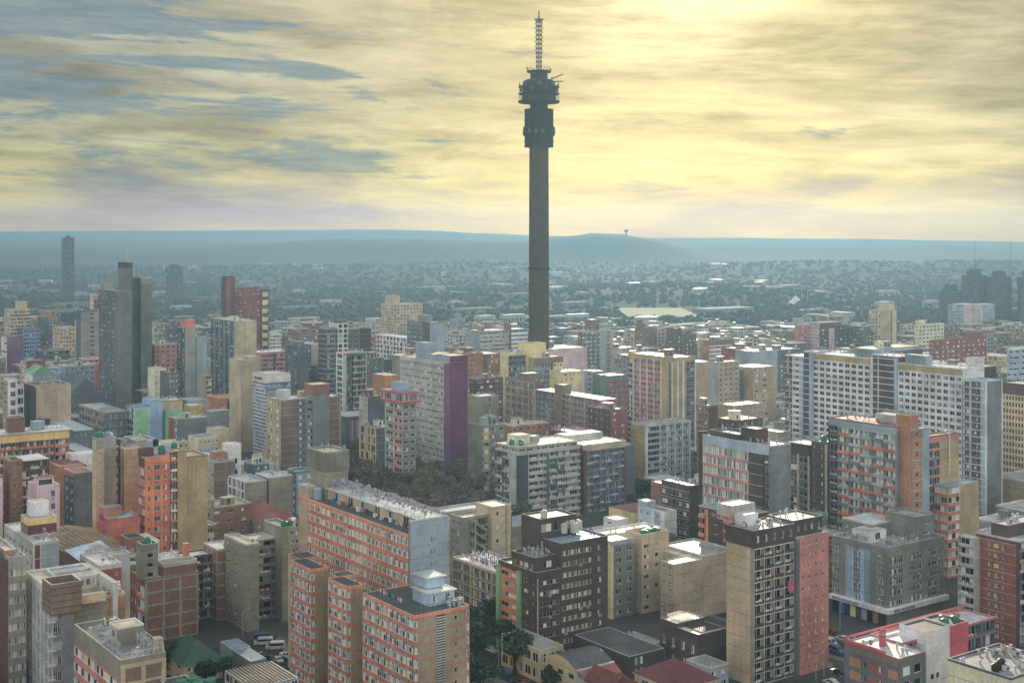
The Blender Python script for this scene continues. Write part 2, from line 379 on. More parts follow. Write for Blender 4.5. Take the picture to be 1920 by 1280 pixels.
    def clutter(s, x0, x1, y0, y1, z, kind):
        r = s.rng; w_, d_ = x1-x0, y1-y0
        if s.merge is not None:
            a = x0+w_*(.15+.5*r.random()); c = y0+d_*(.2+.45*r.random()); s.part('wall').box(a, a+3.5, c, c+3.5, z, z+2.8, r.choice(['conc','concl','brick','grey']), 'roofc'); return
        if 'p' in kind:
            n = kind.count('p')
            for i in range(n):
                a = x0+w_*(.15+.5*r.random()); c = y0+d_*(.2+.45*r.random()); e = min(w_*.3, 3+3*r.random()); g = min(d_*.3, 3+3*r.random()); h = 2.2+1.6*r.random()
                mb = MB(); m = r.choice(['conc','concl','brick','grey','cream','olive']); mb.box(a, a+e, c, c+g, z, z+h, m); mb.box(a-.2, a+e+.2, c-.2, c+g+.2, z+h, z+h+.25, 'roofc')
                mb.box(a+e*.35, a+e*.35+.9, c-.04, c+.02, z+.15, z+2.1, 'g1'); mb.build('plant_room', s.root)
        for ch, nm, k in (('v', 'vent', 5), ('d', 'satellite_dish', 5), ('a', 'antenna', 2), ('c', 'air_conditioner', 3), ('D', 'satellite_dish', 24)):
            if ch in kind:
                for i in range(kind.count(ch)*k):
                    a, c = x0+.8+(w_-1.6)*r.random(), y0+.8+(d_-1.6)*r.random()
                    if nm == 'satellite_dish' and ch == 'd' and r.random() < .6: c = y0+.5+r.random()*1.2
                    put(SM(nm, r.randrange(3)), nm, s.root, (a, c, z+.12), r.random()*.8-.2)
SMC = {}
def SM(nm, k):
    if (nm, k) in SMC: return SMC[nm, k]
    b = MB(); r = random.Random(k*7+len(nm))
    if nm == 'wall_unit': b.box(-.45,.45,-.4,.02,0,.55,'concl'); b.box(-.3,.2,-.42,-.4,.08,.47,'steeld'); b.box(-.4,.4,-.4,.0,-.06,0,'steeld')
    elif nm == 'vent': h = .6+.5*k; b.lathe([(.22,0),(.22,h),(.4,h+.05),(.4,h+.25),(.1,h+.4)], 'steel', 8)
    elif nm == 'air_conditioner': b.box(0,1.6+.4*k,0,1.1,.15,1.2,'concl'); b.box(.2,1.2,-.05,0,.3,1.0,'steeld'); b.lathe([(.4,1.2),(.4,1.35)],'steeld',8,(.7,.55))
    elif nm == 'antenna':
        h = 3.5+1.5*k; b.bar((0,0,0),(0,0,h),.09,'steeld')
        for j in range(4): b.bar((-.6+.05*j,0,h-.25*j),(.6-.05*j,0,h-.25*j),.05,'steeld')
        b.bar((0,0,h-.3),(0,.9,0),.03,'steeld')
    elif nm == 'satellite_dish':
        R_ = .40+.07*k; b.bar((0,0,0),(0,0,1.1+.3*k),.07,'steel'); z = 1.2+.3*k; n = 10; nv = mathutils.Vector((-.25+.2*k,-.8,.55)).normalized(); u = nv.cross(mathutils.Vector((0,0,1))).normalized(); v = nv.cross(u)
        c = mathutils.Vector((0,-.15,z)); rings = []
        for q, dd in ((.03, 0), (.55*R_, .045), (R_, .14)):
            rings.append([tuple(c+nv*dd+u*q*cos(2*pi*i/n)+v*q*sin(2*pi*i/n)) for i in range(n)])
        b.poly(rings[0], 'dishm')
        for j in (0, 1):
            for i in range(n): i2 = (i+1) % n; b.poly([rings[j][i], rings[j][i2], rings[j+1][i2], rings[j+1][i]], 'dishm')
        b.bar(tuple(c+v*R_*.8), tuple(c+nv*.55), .04, 'steeld'); b.bar(tuple(c+nv*.5), tuple(c+nv*.62), .1, 'steeld')
    SMC[nm, k] = b.mesh(nm); return SMC[nm, k]
# face shorthand
def fs(cols, **k): return dict(cols=cols, **k)
def Wn(wt, n, **k): return ('w', wt, dict(n=n, **k))
def Bl(wt, m=None, **k): return ('b', wt, dict(k, **({'m': m} if m else {})))
def Pr(wt, m='white', **k): return ('p', wt, dict(m=m, **k))
def Yb(wt, n, **k): return ('y', wt, dict(n=n, **k))

def text(body, size, m, parent, loc, rot, off=.0, ext=.05, align='CENTER', name='lettering'):
    fc = bpy.data.curves.new('t', 'FONT'); fc.body = body; fc.size = size; fc.extrude = ext; fc.align_x = align; fc.offset = off
    to = bpy.data.objects.new('t', fc); SC.collection.objects.link(to); bpy.context.view_layer.update()
    me = bpy.data.meshes.new_from_object(to.evaluated_get(bpy.context.evaluated_depsgraph_get())); bpy.data.objects.remove(to); me.materials.clear(); me.materials.append(MATS[m])
    o = put(me, name, parent, loc); o.rotation_euler = rot; return o
# ------------------------------------------------------------------ ground, hills
def interp(pts, x):
    if x <= pts[0][0]: return pts[0][1]
    for (a, p), (b, q) in zip(pts, pts[1:]):
        if x <= b: t = (x-a)/(b-a); t = t*t*(3-2*t); return p+(q-p)*t
    return pts[-1][1]
from mathutils import noise as mn
RIDGES = [
 (2700, 420, [(-800,560),(600,570),(800,556),(1000,548),(1150,543),(1300,540),(1450,540),(1560,552),(1680,572),(1800,596),(2600,600)]),
 (4300, 500, [(-900,520),(300,505),(700,500),(900,492),(1000,498),(1150,520),(1300,502),(1400,494),(1550,493),(1700,494),(1850,490),(2700,490)]),
 (5600, 500, [(-900,462),(0,466),(300,466),(480,456),(620,449),(760,446),(900,451),(990,450),(1060,443),(1110,437),(1165,438),(1200,443),(1260,455),(1320,472),(1370,487),(1450,520),(2700,540)]),
 (6900, 500, [(-900,450),(500,450),(900,452),(1150,470),(1260,460),(1310,457),(1400,457),(1500,462),(1600,462),(1740,460),(1850,462),(1960,466),(2800,468)]),
 (8800, 450, [(-900,434),(0,434),(350,432),(700,430),(800,432),(900,437),(1000,441),(1100,444),(1250,446),(1400,446),(1600,448),(1800,451),(1950,454),(2800,456)]),
]
RIDGES = [(d_, w_, q[2]) for q, d_, w_ in zip(RIDGES, (2500, 3800, 5200, 6800, 8600), (300, 360, 420, 450, 420))]
def hgt(x, y):
    if y < 1500: return 0.0
    z = 0
    for Dk, wk, pts in RIDGES:
        px = 960+x/Dk*F; h = CH-(interp(pts, px)-YH)*Dk/F
        dd = (y-Dk)/wk; g = exp(-dd*dd) if y < Dk else exp(-dd*dd*.5)
        z = max(z, h*g)
    z += min(1, (y-1500)/1200)*(3+y*.0006)*(mn.noise((x*.0028, y*.0028, 1.5))+.5*mn.noise((x*.01, y*.01, 4)))*(1 if y < 8100 else .2)
    return z*min(1, (y-1500)/400) if y < 8200 else z
ys = [-900, -400, 0, 300, 700, 1100, 1500]; y_ = 1500
while y_ < 9050: y_ += 22 if y_ < 4400 else 55; ys.append(y_)
xs = [i*62.0-5580 for i in range(181)]
tv = []; tf = []
for y in ys:
    for x in xs: tv.append((x, y, hgt(x, y)))
nx = len(xs)
for j in range(len(ys)-1):
    for i in range(nx-1): a = j*nx+i; tf.append((a, a+1, a+nx+1, a+nx))
gm = bpy.data.materials.new('groundm'); gm.use_nodes = True; t = gm.node_tree; nb = NB(t); bs = t.nodes['Principled BSDF']; bs.inputs['Roughness'].default_value = .95; bs.inputs['Specular IOR Level'].default_value = .1
g = t.nodes.new('ShaderNodeNewGeometry').outputs['Position']
sp_ = t.nodes.new('ShaderNodeSeparateXYZ'); t.links.new(g, sp_.inputs[0])
farf = nb.ramp(sp_.outputs[1], 1250, 1700)
city = nb.mix(nb.noise(g, .06, 5, .6), (.05,.05,.05), (.13,.125,.115))
wood = nb.mix(nb.ramp(nb.noise(g, .02, 8, .7), .35, .65), (.006,.010,.007), (.012,.018,.012))
wood = nb.mix(nb.ramp(nb.noise(g, .0035, 4, .6), .52, .66), wood, (.020,.025,.018))
t.links.new(nb.mix(farf, city, wood), bs.inputs['Base Color']); MATS['ground'] = gm
me = bpy.data.meshes.new('ground'); me.from_pydata(tv, [], tf); me.materials.append(gm)
for p in me.polygons: p.use_smooth = True
go = put(me, 'ground'); tag(go, 'broad floor of the city running out to wooded ridges', kind='structure')
# ------------------------------------------------------------------ haze
hz = MB(); MATS['hz'] = bpy.data.materials.new('hz'); HM = MATS['hz']; HM.use_nodes = True; t = HM.node_tree; t.nodes.clear()
pv = t.nodes.new('ShaderNodeVolumePrincipled'); om = t.nodes.new('ShaderNodeOutputMaterial'); t.links.new(pv.outputs[0], om.inputs['Volume'])
pv.inputs['Color'].default_value = (.215, .38, .56, 1); pv.inputs['Density'].default_value = .00020; pv.inputs['Anisotropy'].default_value = .5
hz.box(-5700, 5700, -1000, 9150, -60, 278, 'hz'); tag(hz.build('haze'), 'thin blue morning haze over the city', kind='stuff')
# ------------------------------------------------------------------ the concrete communication tower
mat('twr', (112,92,66), k=.62, var=.12, streak=.2); mat('twrd', (74,60,38), k=.8, var=.15); mat('twrdd', (40,42,42), k=.8, var=0)
TD = 869; TX = wx(1010.5, TD)
tw = empty('communication_tower', (TX, TD, 0), 0, label='very tall slender concrete tower with a round drum, wider pod and lattice mast', cat='tower')
def tz(py): return wz(py, TD)
k_ = TD/F
b = MB(); b.lathe([(7.2,0),(6.8,tz(650)),(6.75,tz(560)),(6.55,tz(400)),(6.4,tz(277)),(5.9,tz(276)),(5.9,tz(272))], 'twr', 40)
for i in range(0, 46): b.lathe([(0,0),(6.45+.42*(1-i/46)+.03, 10+i*3.6),(6.45+.42*(1-i/46)+.03, 10.12+i*3.6)], 'twr', 40) if i % 3 == 0 and 0 else None
b.build('shaft', tw)
b = MB(); z = tz(503); b.lathe([(6.6,z-.5),(7.3,z-.4),(7.3,z+.4),(6.6,z+.5)], 'twrdd', 40)
for i in range(8): a = i*pi/4+.2; b.box(7.3*cos(a)-.25, 7.3*cos(a)+.25, 7.3*sin(a)-.25, 7.3*sin(a)+.25, z-.5, z+.5, 'twrdd')
b.build('ring_gallery', tw)
b = MB(); zb, zt_ = tz(275.5), tz(207); nfl = 7; fh = (zt_-zb)/nfl
b.lathe([(9.0,zb),(9.0,zt_)], 'twrd', 40)
for i in range(nfl+1): z = zb+i*fh; b.lathe([(9.1,z-.25),(9.75,z-.2),(9.75,z+.55),(9.1,z+.6)], 'twrd', 40)
for i in range(40):
    a = 2*pi*i/40; b.bar((9.35*cos(a),9.35*sin(a),zb),(9.35*cos(a),9.35*sin(a),zt_),.32,'twrdd')
b.build('lower_drum', tw)
b = MB(); z0 = tz(254); z1 = tz(239)   # lettered band round the drum
for i in range(48):
    a = 2*pi*i/48; b.bar((10.5*cos(a),10.5*sin(a),z0),(10.5*cos(a),10.5*sin(a),z1),.16,'twrdd')
for z in (z0, (z0+z1)/2, z1): b.lathe([(10.35,z-.12),(10.6,z-.12),(10.6,z+.12),(10.35,z+.12)], 'twrdd', 48)
b.lathe([(10.1,z0),(10.15,z0),(10.15,z1),(10.1,z1)], 'twrd', 48)
sb = b.build('sign_band', tw)
mat('letter', (104,108,104), k=1.0, var=0)
for j in range(3):      # the word repeats round the band
    for i, ch in enumerate('kan'):
        a = -pi/2+(-.62+i*.42)+j*2*pi/3
        lo = text(ch, 5.6, 'letter', sb, (10.85*cos(a), 10.85*sin(a), z0+.9), (pi/2, 0, a+pi/2), off=.12)
b = MB(); b.lathe([(5.9,tz(207)),(5.9,tz(193))], 'twrd', 32); b.build('neck', tw)
b = MB()    # the wide pod with its open galleries
zA, zB, zC, zD_ = tz(192.5), tz(177), tz(164), tz(150)
b.lathe([(6,tz(195)),(13.4,zA-.3),(13.9,zA+.2),(13.9,zA+.9),(11.6,zA+1.0),(11.4,zB-.6),(13.2,zB-.3),(13.8,zB+.3),(11.2,zB+.8),(11.2,zC-.4),(13.6,zC-.2),(13.6,zC+.5),(11.0,zC+.8),(10.6,zD_-1.2),(8.6,zD_),(5.8,zD_+.3)], 'twrd', 40)
b.build('pod', tw)
for i in range(26):
    a = 2*pi*i/26+.1; bb = MB(); bb.bar((13.3*cos(a),13.3*sin(a),zA+.8),(13.3*cos(a),13.3*sin(a),zC-.2),.22,'twrdd'); bb.build('gallery_post', tw)
for i in range(16):
    a = 2*pi*i/16; z = zB+3.2 if i % 2 else zC+1.8; bb = MB(); r_ = 1.5; bb.lathe([(.3,0),(r_,.8),(r_,1.0)], 'steeld', 14)
    o = bb.build('dish_antenna', tw, (12.2*cos(a), 12.2*sin(a), z)); o.rotation_euler = (0, pi/2, a)
b = MB(); b.lathe([(5.8,tz(152)),(5.8,tz(137))], 'twrd', 32); b.lathe([(6.2,tz(137)),(8.1,tz(136)),(8.1,tz(133.5)),(6,tz(133.5))], 'twrd', 32); b.build('upper_drum', tw)
rr = random.Random(3)
for i in range(22):
    a = 2*pi*i/22; h = .8+rr.random()*2.0; bb = MB(); bb.bar((7.7*cos(a),7.9*sin(a),tz(133.5)),(8.3*cos(a),8.3*sin(a),tz(133.5)+h),.22,'twrdd')
    bb.box(8.2*cos(a)-.3,8.2*cos(a)+.3,8.2*sin(a)-.3,8.2*sin(a)+.3,tz(133.5)+h-.5,tz(133.5)+h,'twrdd'); bb.build('rail_antenna', tw)
b = MB(); mz0, mz1 = tz(133), tz(41); r_ = 1.75; npan = 11
cs = [(r_,r_),(-r_,r_),(-r_,-r_),(r_,-r_)]; mat('mastm', (110,104,80), k=.9, var=0); mat('crane', (150,100,80), k=.9, var=0)
for i in range(npan):
    za = mz0+(mz1-mz0)*i/npan; zc = mz0+(mz1-mz0)*(i+1)/npan
    mm = 'mastm' if i % 2 else 'steeld'
    for j in range(4):
        p, q = cs[j], cs[(j+1)%4]; b.bar((*p,za),(*p,zc),.4,'mastm'); b.bar((*p,zc),(*q,zc),.5,'steeld'); b.bar((*p,za),(*q,zc),.26,mm); b.bar((*q,za),(*p,zc),.26,mm)
    if 3 < i < 13:
        for j in range(4): p = cs[j]; b.box(p[0]*1.4-.16,p[0]*1.4+.16,p[1]*1.4-.16,p[1]*1.4+.16,za+1.2,zc-.9,'steeld')
b.build('lattice_mast', tw)
b = MB(); z = tz(38); b.lathe([(2.2,z),(3.0,z+.2),(3.0,z+.5),(2.2,z+.6)], 'steeld', 14)
for i in range(10): a = i*pi/5; b.bar((2.9*cos(a),2.9*sin(a),z),(3.2*cos(a),3.2*sin(a),z+1.3),.15,'steeld'); b.bar((2.6*cos(a),2.6*sin(a),z),(1.6*cos(a),1.6*sin(a),z-2.2),.15,'steeld')
b.build('mast_head', tw)
b = MB(); b.bar((0,0,tz(40)),(0,0,tz(20.5)),.7,'steeld')
for i in range(6): b.bar((-.6,0,tz(37)+i*.95),(.6,0,tz(37)+i*.95),.25,'steeld')
b.build('spire', tw)
b = MB(); b.bar((8.5,-3,tz(150)),(15.8,-6,tz(142)),.45,'crane'); b.bar((8.5,-3,tz(148)),(15.8,-6,tz(141.2)),.3,'crane'); b.bar((8.5,-3,tz(152)),(8.5,-3,tz(146)),.8,'steeld'); b.bar((9,-4,tz(155)),(15.6,-5,tz(154.5)),.7,'steeld'); b.build('crane_arm', tw)
# ------------------------------------------------------------------ the buildings of the photo
def BD(label, xl, xc, xr, yt, D, m='conc', R=None, L=None, w=None, dp=None, name='apartment_block', **k):
    H = k.pop('H', None); g = k.pop('group', None); b = B(label, xc, D, yt, H, name=name, group=g, lod=k.pop('lod', None))
    W_ = w or b.ux(xr); d_ = dp or b.vy(xl)
    b.w, b.d = W_, d_
    b.mass(0, W_, 0, d_, b.H, m, R, L, **k); return b
def tank(label, b, lx, ly, z, r=1.1, h=2.0, m='tankg', group=None):
    X, Y = b.W(lx, ly); mb = MB(); 
    pr = [(r, 0)]
    for i in range(4): q = h*(.1+.2*i); pr += [(r, q), (r*1.05, q+.06), (r, q+.12)]
    pr += [(r, h*.86), (r*.55, h*.97), (r*.3, h), (r*.3, h+.12)]
    mb.lathe(pr, m, 16); o = mb.build('water_tank', None, (X, Y, z)); tag(o, label, 'water tank', group); return o
TOP = .13
# --- 1 left edge
b = BD('maroon and grey tower with rows of curtained windows cut by the left edge', -60, 16, 49, 1052, 300, 'conc', w=None,
   R=fs([Wn(3,4,ww=.8,wh=.5,pal='cur',sp='olive')], fh=3.1, top=1.4), L=fs([Bl(1,'maroon')]), roof='roofy', clutter='dv')
b.mass(0, b.w*.6, 3, 9, b.H+1.6, 'bricko', z0=b.H+.13, roof='roofw', ph=.3)
# --- 2 white framed office
b = B('white framed office block with open roof courts and narrow blue windows', 100, 290, 1113, name='office_block')
W_ = b.ux(139); d_ = b.vy(48)
b.mass(0, W_, 0, d_, b.H, 'concl', L=fs([Wn(10,7,ww=.62,wh=.62,pal='blue',m='concl',sp='bluegrey',pp=.12,np=2)], fh=3.3, top=.8), R=fs([Wn(1,2,ww=.9,wh=.6,fr='steel',pal='dk',sp='grey'), Bl(1.4,'grey')], fh=3.3), roof='roofy', par='white', ph=.5)
x2 = b.ux(240); b.mass(W_, x2, 2, d_*.5, b.H-3.5, 'olive', R=fs([Bl(2),Bl(1,'bricko')]), roof='roofg', par='yband', ph=.8, clutter='cc')
b.mass(W_, x2*.8, d_*.5, d_*.62, b.H, 'concl', R=fs([Wn(1,6,ww=.7,wh=.5)]), roof='roofy', par='white', ph=.4)
b.mass(W_, x2*.8, d_*.62, d_*.8, b.H-5, 'brickd', R=fs([Bl(1)]), roof='roofd', par='white', ph=.4)
b.mass(W_, x2*.8, d_*.8, d_, b.H, 'concl', R=fs([Wn(1,6,ww=.6,wh=.5,pal='dk')]), roof='roofb', par='white', ph=.5)
b.mass(x2*.8+.1, x2*.8+1.2, .5, d_*1.0, b.H, 'concl', roof='roofy', ph=.3, solid=True)
x3 = b.ux(152); z_ = b.zz(1107); b.mass(-.6, x3, -.6, 6.5, z_+.5, 'brickg', R=fs([Bl(1)],fh=1.5,band=('brickd',.15,.06)), L=fs([Bl(1)],fh=1.5,band=('brickd',.15,.06)), z0=b.H-4.6, roof='roofd', par='brickg', ph=1.0)
mb = b.part('fire_stair')
for i in range(11):
    z = b.H-6-i*3.2
    if z > 1: mb.box(-1.5, .2, -1.6, -.1, z, z+.18, 'steel'); mb.bar((-1.5,-1.6,z),(-1.5,-1.6,z+1),.08,'frame'); mb.bar((.2,-1.6,z+1),(-1.5,-1.6,z+1),.08,'frame'); mb.bar((-1.5,-1.6,z+1),(-1.5,-.2,z+1),.08,'frame')
mb = b.part('steel_truss'); yb = d_+.8
for i in range(12):
    z = i*3.2; mb.bar((-.8,yb,z),(-.8,yb+4,z),.16,'steel'); mb.bar((-.8,yb+(4 if i%2 else 0),z),(-.8,yb+(0 if i%2 else 4),z+3.2),.14,'steel')
mb.bar((-.8,yb,0),(-.8,yb,b.H-2),.25,'steel'); mb.bar((-.8,yb+4,0),(-.8,yb+4,b.H-2),.25,'steel')
b.mass(W_+1, x2*.7, .2, 1.6, b.H-1.6, 'yband', z0=b.H-3.6+.2, roof='roofy', ph=.2)
# --- 3 front left with the dishes
b = BD('low brick block with peach framed windows and a roof full of dishes', 139, 226, 311, 1247, 255, 'brickg', roof='roofg', par='olive', ph=1.0,
   L=fs([Wn(8,7,ww=.88,wh=.56,pal='cur',m='salmon',sp='salmon',pm='frame')], fh=3.3, top=3.0, tm='olive'), R=fs([Bl(1)], fh=3.2, band=('yband',.5,.08), vb=('yband',2,.9), top=.6, tm='yband'), clutter='vc')
x_, y_ = b.ux(243), 9; b.mass(3.5, 9, 12, 17.5, b.H+3.4, 'concl', z0=b.H+TOP, roof='roofy', par='white', ph=.35, R=fs([Bl(1,'olive')]), L=fs([Wn(1,1,ww=.4,wh=.5)]))
b.mass(7.6, 9.2, 1.4, 3.4, b.H+3.2, 'yband', z0=b.H+TOP, roof='roofy', ph=.2)
mb = b.part('roof_rail')
for i in range(9): q = i*(b.w-.6)/8+.3; mb.bar((q,.3,b.H+.9),(q,.3,b.H+2.1),.06,'frame'); mb.bar((b.w-.3,.5+i*2,b.H+.9),(b.w-.3,.5+i*2,b.H+2.4),.06,'frame')
mb.bar((.3,.3,b.H+2.1),(b.w-.3,.3,b.H+2.1),.06,'frame'); mb.bar((b.w-.3,.3,b.H+2.4),(b.w-.3,17,b.H+2.4),.06,'frame'); mb.bar((b.w-.3,.3,b.H+1.6),(b.w-.3,17,b.H+1.6),.06,'frame')
rr = random.Random(11)
for i in range(52):
    if i < 34: lx, ly = b.w-.5-rr.random()*2.6, .6+rr.random()*16
    elif i < 42: lx, ly = .6+rr.random()*2, 15+rr.random()*6
    else: lx, ly = .4+rr.random()*.8, 1+rr.random()*12
    put(SM('satellite_dish', rr.randrange(3)), 'satellite_dish', b.root, (lx, ly, b.H+.13+(.8 if rr.random()<.5 else 0)), rr.random()*.9-.3)
# --- 4 brick tower with concrete grid
b = BD('brick block with pale concrete grid and orange balcony strip on its side', 228, 272, 372, 1090, 384, 'brick', roof='roofw', par='brick', ph=.7,
   L=fs([Wn(5,5,ww=.45,wh=.4,m='brickr',np=1), Yb(2.6,1,bp=['orange'],m='oranged',bh=1.5)], fh=3.9, top=1.6, tm='brickr'),
   R=fs([Bl(.9),Bl(2.4),Bl(2.4)], fh=3.9, band=('conc',.55,.08), vb=('conc',3,.7)), dp=None)
W1 = b.w; zt = b.H
b.mass(W1*.36, W1*1.0, 1.0, 6, zt+3.0, 'brick', z0=zt+.13, roof='roofd', par='concl', ph=1.2, R=fs([Bl(1)]))
b.mass(-.4, 4.3, 1.0, 6.5, b.zz(1035), 'olive', z0=zt+.1, roof=None, R=fs([Wn(1,1,ww=.4,wh=.5,np=1)]), L=fs([Bl(1,'olive')]))
b.mass(-.4, 4.3, 1.0, 6.5, b.zz(1035)+1.5, 'oliv2', z0=b.zz(1035), roof='roofd', ph=.6)
x4, x5 = b.ux(408, 9), b.ux(446, 9)
b.mass(W1, x4, 13, b.d, zt+1.5, 'brickd', R=fs([Yb(3,3,bp=['brick'],wash=.6)], fh=3.0, rec=1.3), roof='roofw', ph=.6)
b.mass(x4, x5, 9, b.d, zt+3.5, 'brick', R=fs([Bl(1)], fh=3.6, band=('conc',.6,.08)), L=fs([Bl(1)], fh=3.6, band=('conc',.6,.08), vb=('conc',3,.5)), roof='roofw', par='concl', ph=.5, clutter='d')
b.mass(0, W1, b.d*.6, b.d, zt+2.2, 'brick', roof='roofw', par='concl', ph=.5, clutter='vvd', z0=zt+.13)
b.mass(W1*1.0, W1+1.6, b.d*.55, b.d*.55+1.6, zt+6.5, 'oranged', z0=zt+.1, roof='roofc', ph=.2)
tank('single green water tank sunk in the olive stair head of the brick block', b, 2, 3.4, b.zz(1035)+1.6, m='tankg')
# --- 5 olive tower right of it
b = BD('plain grey olive tower with cream roof and stacked open balconies', 420, 462, 486, 1024, 395, 'olive', roof='roofy', par='concl', ph=.6,
   L=fs([Wn(3,2,ww=.25,wh=.35,np=1,pal='dk'),Bl(1.2)], fh=2.9), R=fs([Bl(1)]), clutter='d')
xa, xb_ = b.ux(520, 7), b.ux(556, 3)
b.mass(b.w, xa, 8.5, b.d, b.H-1, 'oliv2', R=fs([Yb(1,1,bp=['oliv2'],np=3,wash=.5)], fh=2.9, rec=1.5), roof='roofy', par='concl', ph=.5)
b.mass(xa, xb_, 3.5, b.d, b.zz(992,xa,3.5), 'olive', L=fs([Bl(1)]), R=fs([Bl(2),Wn(1.3,1,ww=.7,wh=.5,pal='dk'),Bl(.2)], fh=2.9), roof='roofg', ph=.6)
for i, (q, c_) in enumerate(((1.6,'tankg'),(4.0,'tankg'))): tank(['darker green water tank beside a white one over the olive stair tower','green water tank nearest the corner of the olive stair tower'][i], b, xa+q, 5.4+i*.8, b.zz(992,xa,3.5)+.14, m=c_)
tank('white water tank between green ones over the olive stair tower', b, xa+5.6, 8.2, b.zz(992,xa,3.5)+.14, m='tankc')
# --- 11 orange trio and slab
OR = dict(fh=3.05, top=.5, tm='orange')
def orwin(wt, n, **k): return Wn(wt, n, ww=.95, wh=.69, sl=.31, m='yband', sp=k.pop('sp','red'), pm=k.pop('pm','yband'), np=3, pal=k.pop('pal','cur'), tr=1, pp=.06, **k)
HZ = wz(1157, 303)
b = BD('front orange and red banded tower with a vented brick end wall', 680, 776, 880, 1157, 303, 'yband', roof='roofd', par='orange', ph=.35, H=HZ,
   L=fs([orwin(8,8)], **OR), R=fs([orwin(.5,1), Bl(2.2,'tanb'), ('v',.001), Bl(1.1,'framed',nb=1), Wn(2.6,1,ww=.1,wh=.3,m='tanb',np=1,fr='framed',pal='dk'), orwin(.4,1)], band=('oranged',.22,.06), **OR))
CW, CD = b.w, b.d
mb = b.part('louvre')
for i in range(int(b.H/.62)): mb.box(CW*.395, CW*.395+2.6, -.1, .01, .3+i*.62, .3+i*.62+.3, 'concl') if i*.62 < b.H-1 else None
b.mass(7.2, CW-1, 5, 12.5, b.H+3.2, 'paleblue', z0=b.H+TOP, roof='roofw', par='white', ph=.2, over=.5, R=fs([Wn(1,2,ww=.3,wh=.6)], fh=3.2))
b.mass(8.5, CW-2, 8, 14, b.H+6.0, 'paleblue', z0=b.H+3.5, roof='roofw', ph=.1, over=.5)
b.clutter(9, CW, 0, 5, b.H, 'ccdv')
mb = b.part('fence_rail')
def rail(mb, p, q, z, h=1.9, n=None, m='steeld'):
    L_ = sqrt((p[0]-q[0])**2+(p[1]-q[1])**2); n = n or int(L_/1.3)
    for i in range(n+1): t_ = i/n; X = p[0]+(q[0]-p[0])*t_; Y = p[1]+(q[1]-p[1])*t_; mb.bar((X,Y,z),(X,Y,z+h),.07,m)
    for hh in (.5, 1): mb.bar((*p,z+h*hh),(*q,z+h*hh),.06,m)
rail(mb, (.2,.2), (.2,CD), b.H+.3); rail(mb, (.2,.2), (8,.2), b.H+.3)
mb = b.part('washing'); rr = random.Random(5)
for i in range(14): q = 9+i*.8; c_ = rr.choice(['c1','c6','white','g2','c5','c3']); mb.box(2.4, 2.45, q, q+.6, b.H+1.0-rr.random()*.3, b.H+1.9, c_)
ll = [b]
b2 = BD('middle step of the orange and red banded towers with fenced roof', 615, 651, 681, 1095, 328, 'yband', roof='roofd', par='orange', ph=.35, H=HZ,
   L=fs([orwin(4,4)], **OR), R=fs([orwin(.6,1),Bl(2,'tanb')], band=('oranged',.22,.06), **OR))
b2.mass(3, b2.w+4, b2.d, b2.d*1.5, b2.H-.2, 'yband', roof='roofd', par='orange', ph=.35)
mb = b2.part('fence_rail'); rail(mb, (.2,.2), (.2,b2.d), b2.H+.3); rail(mb, (.2,.2), (b2.w,.2), b2.H+.3)
b1 = BD('rear step of the orange and red banded towers near the minibus yard', 544, 583, 615, 1063, 345, 'yband', roof='roofd', par='orange', ph=.35, H=HZ,
   L=fs([orwin(4,4)], **OR), R=fs([orwin(.6,1),Bl(2,'tanb')], band=('oranged',.22,.06), **OR))
b1.mass(3, b1.w+4, b1.d, b1.d*1.6, b1.H-.2, 'yband', roof='roofd', par='orange', ph=.35)
mb = b1.part('fence_rail'); rail(mb, (.2,.2), (.2,b1.d), b1.H+.3); rail(mb, (.2,.2), (b1.w,.2), b1.H+.3); rail(mb, (.2,b1.d), (b1.w+4,b1.d*1.5), b1.H+.3, 2.4)
# main slab
b = B('long orange slab with blue grey end wall and a white roof crowded with dishes', 770, 336, 1006)
W_ = b.ux(842); d_ = b.vy(560); zm = b.H; zt = b.zz(980)
b.mass(.01, 5, 1.2, d_, zm, 'yband', L=fs([Wn(2,10,ww=.3,wh=.9,m='yband',sp='yband',pal='dk',np=1,fr='framed'), orwin(5,5,pal='warm'), orwin(4,5,pal='warm'), orwin(3,4,pal='warm',sp='salmon'), orwin(4,5,pal='lit'), orwin(3.4,4,pal='cur')], fh=3.25, top=.45, tm='orange', band=('oranged',.16,.05)), roof='roofd', par='orange', ph=.3)
b.mass(0, W_, 0, 1.2, zt, 'bluegrey', R=fs([Bl(2.6),Wn(1,3,ww=.28,wh=.36,np=1,fr='framed',pal='dk'),Bl(1.6)], fh=3.25, top=3.4), L=fs([Bl(1,'oliv2')]), roof='roofw', ph=.4, par='bluegrey')
b.mass(5, W_, 1.2, d_-9, zt-.4, 'yband', L=fs([Bl(1.1),Wn(1,1,ww=.8,wh=.8,pal='blue',fr='frame')]*7, fh=3.2, top=.2), z0=0, roof='roofw', par='white', ph=.15, over=.7)
b.mass(W_-.01, W_+1.4, 1.6, d_*.5, zt-1.0, 'yband', R=fs([orwin(1,1,pal='cur')], **OR), roof='roofw', ph=.1)
b.mass(0, 3, d_-5.5, d_, zm+3.4, 'yband', z0=zm+.1, roof='roofy', par='concl', ph=.3)
b.mass(4.2, W_, d_-9, d_+1, zt+3.5, 'olive', roof='roofg', ph=.5, L=fs([Bl(1)]))
b.mass(5.5, W_+2, d_-6, d_+5, zt+9.0, 'oliv2', R=fs([Bl(1)], vb=('olive',10,.3), top=.3), L=fs([Bl(1)], vb=('olive',10,.3), fh=5), z0=zt+3.3, roof='roofc', par='olive', ph=.7, clutter='da')
rr = random.Random(21)
mb = b.part('roof_rail')
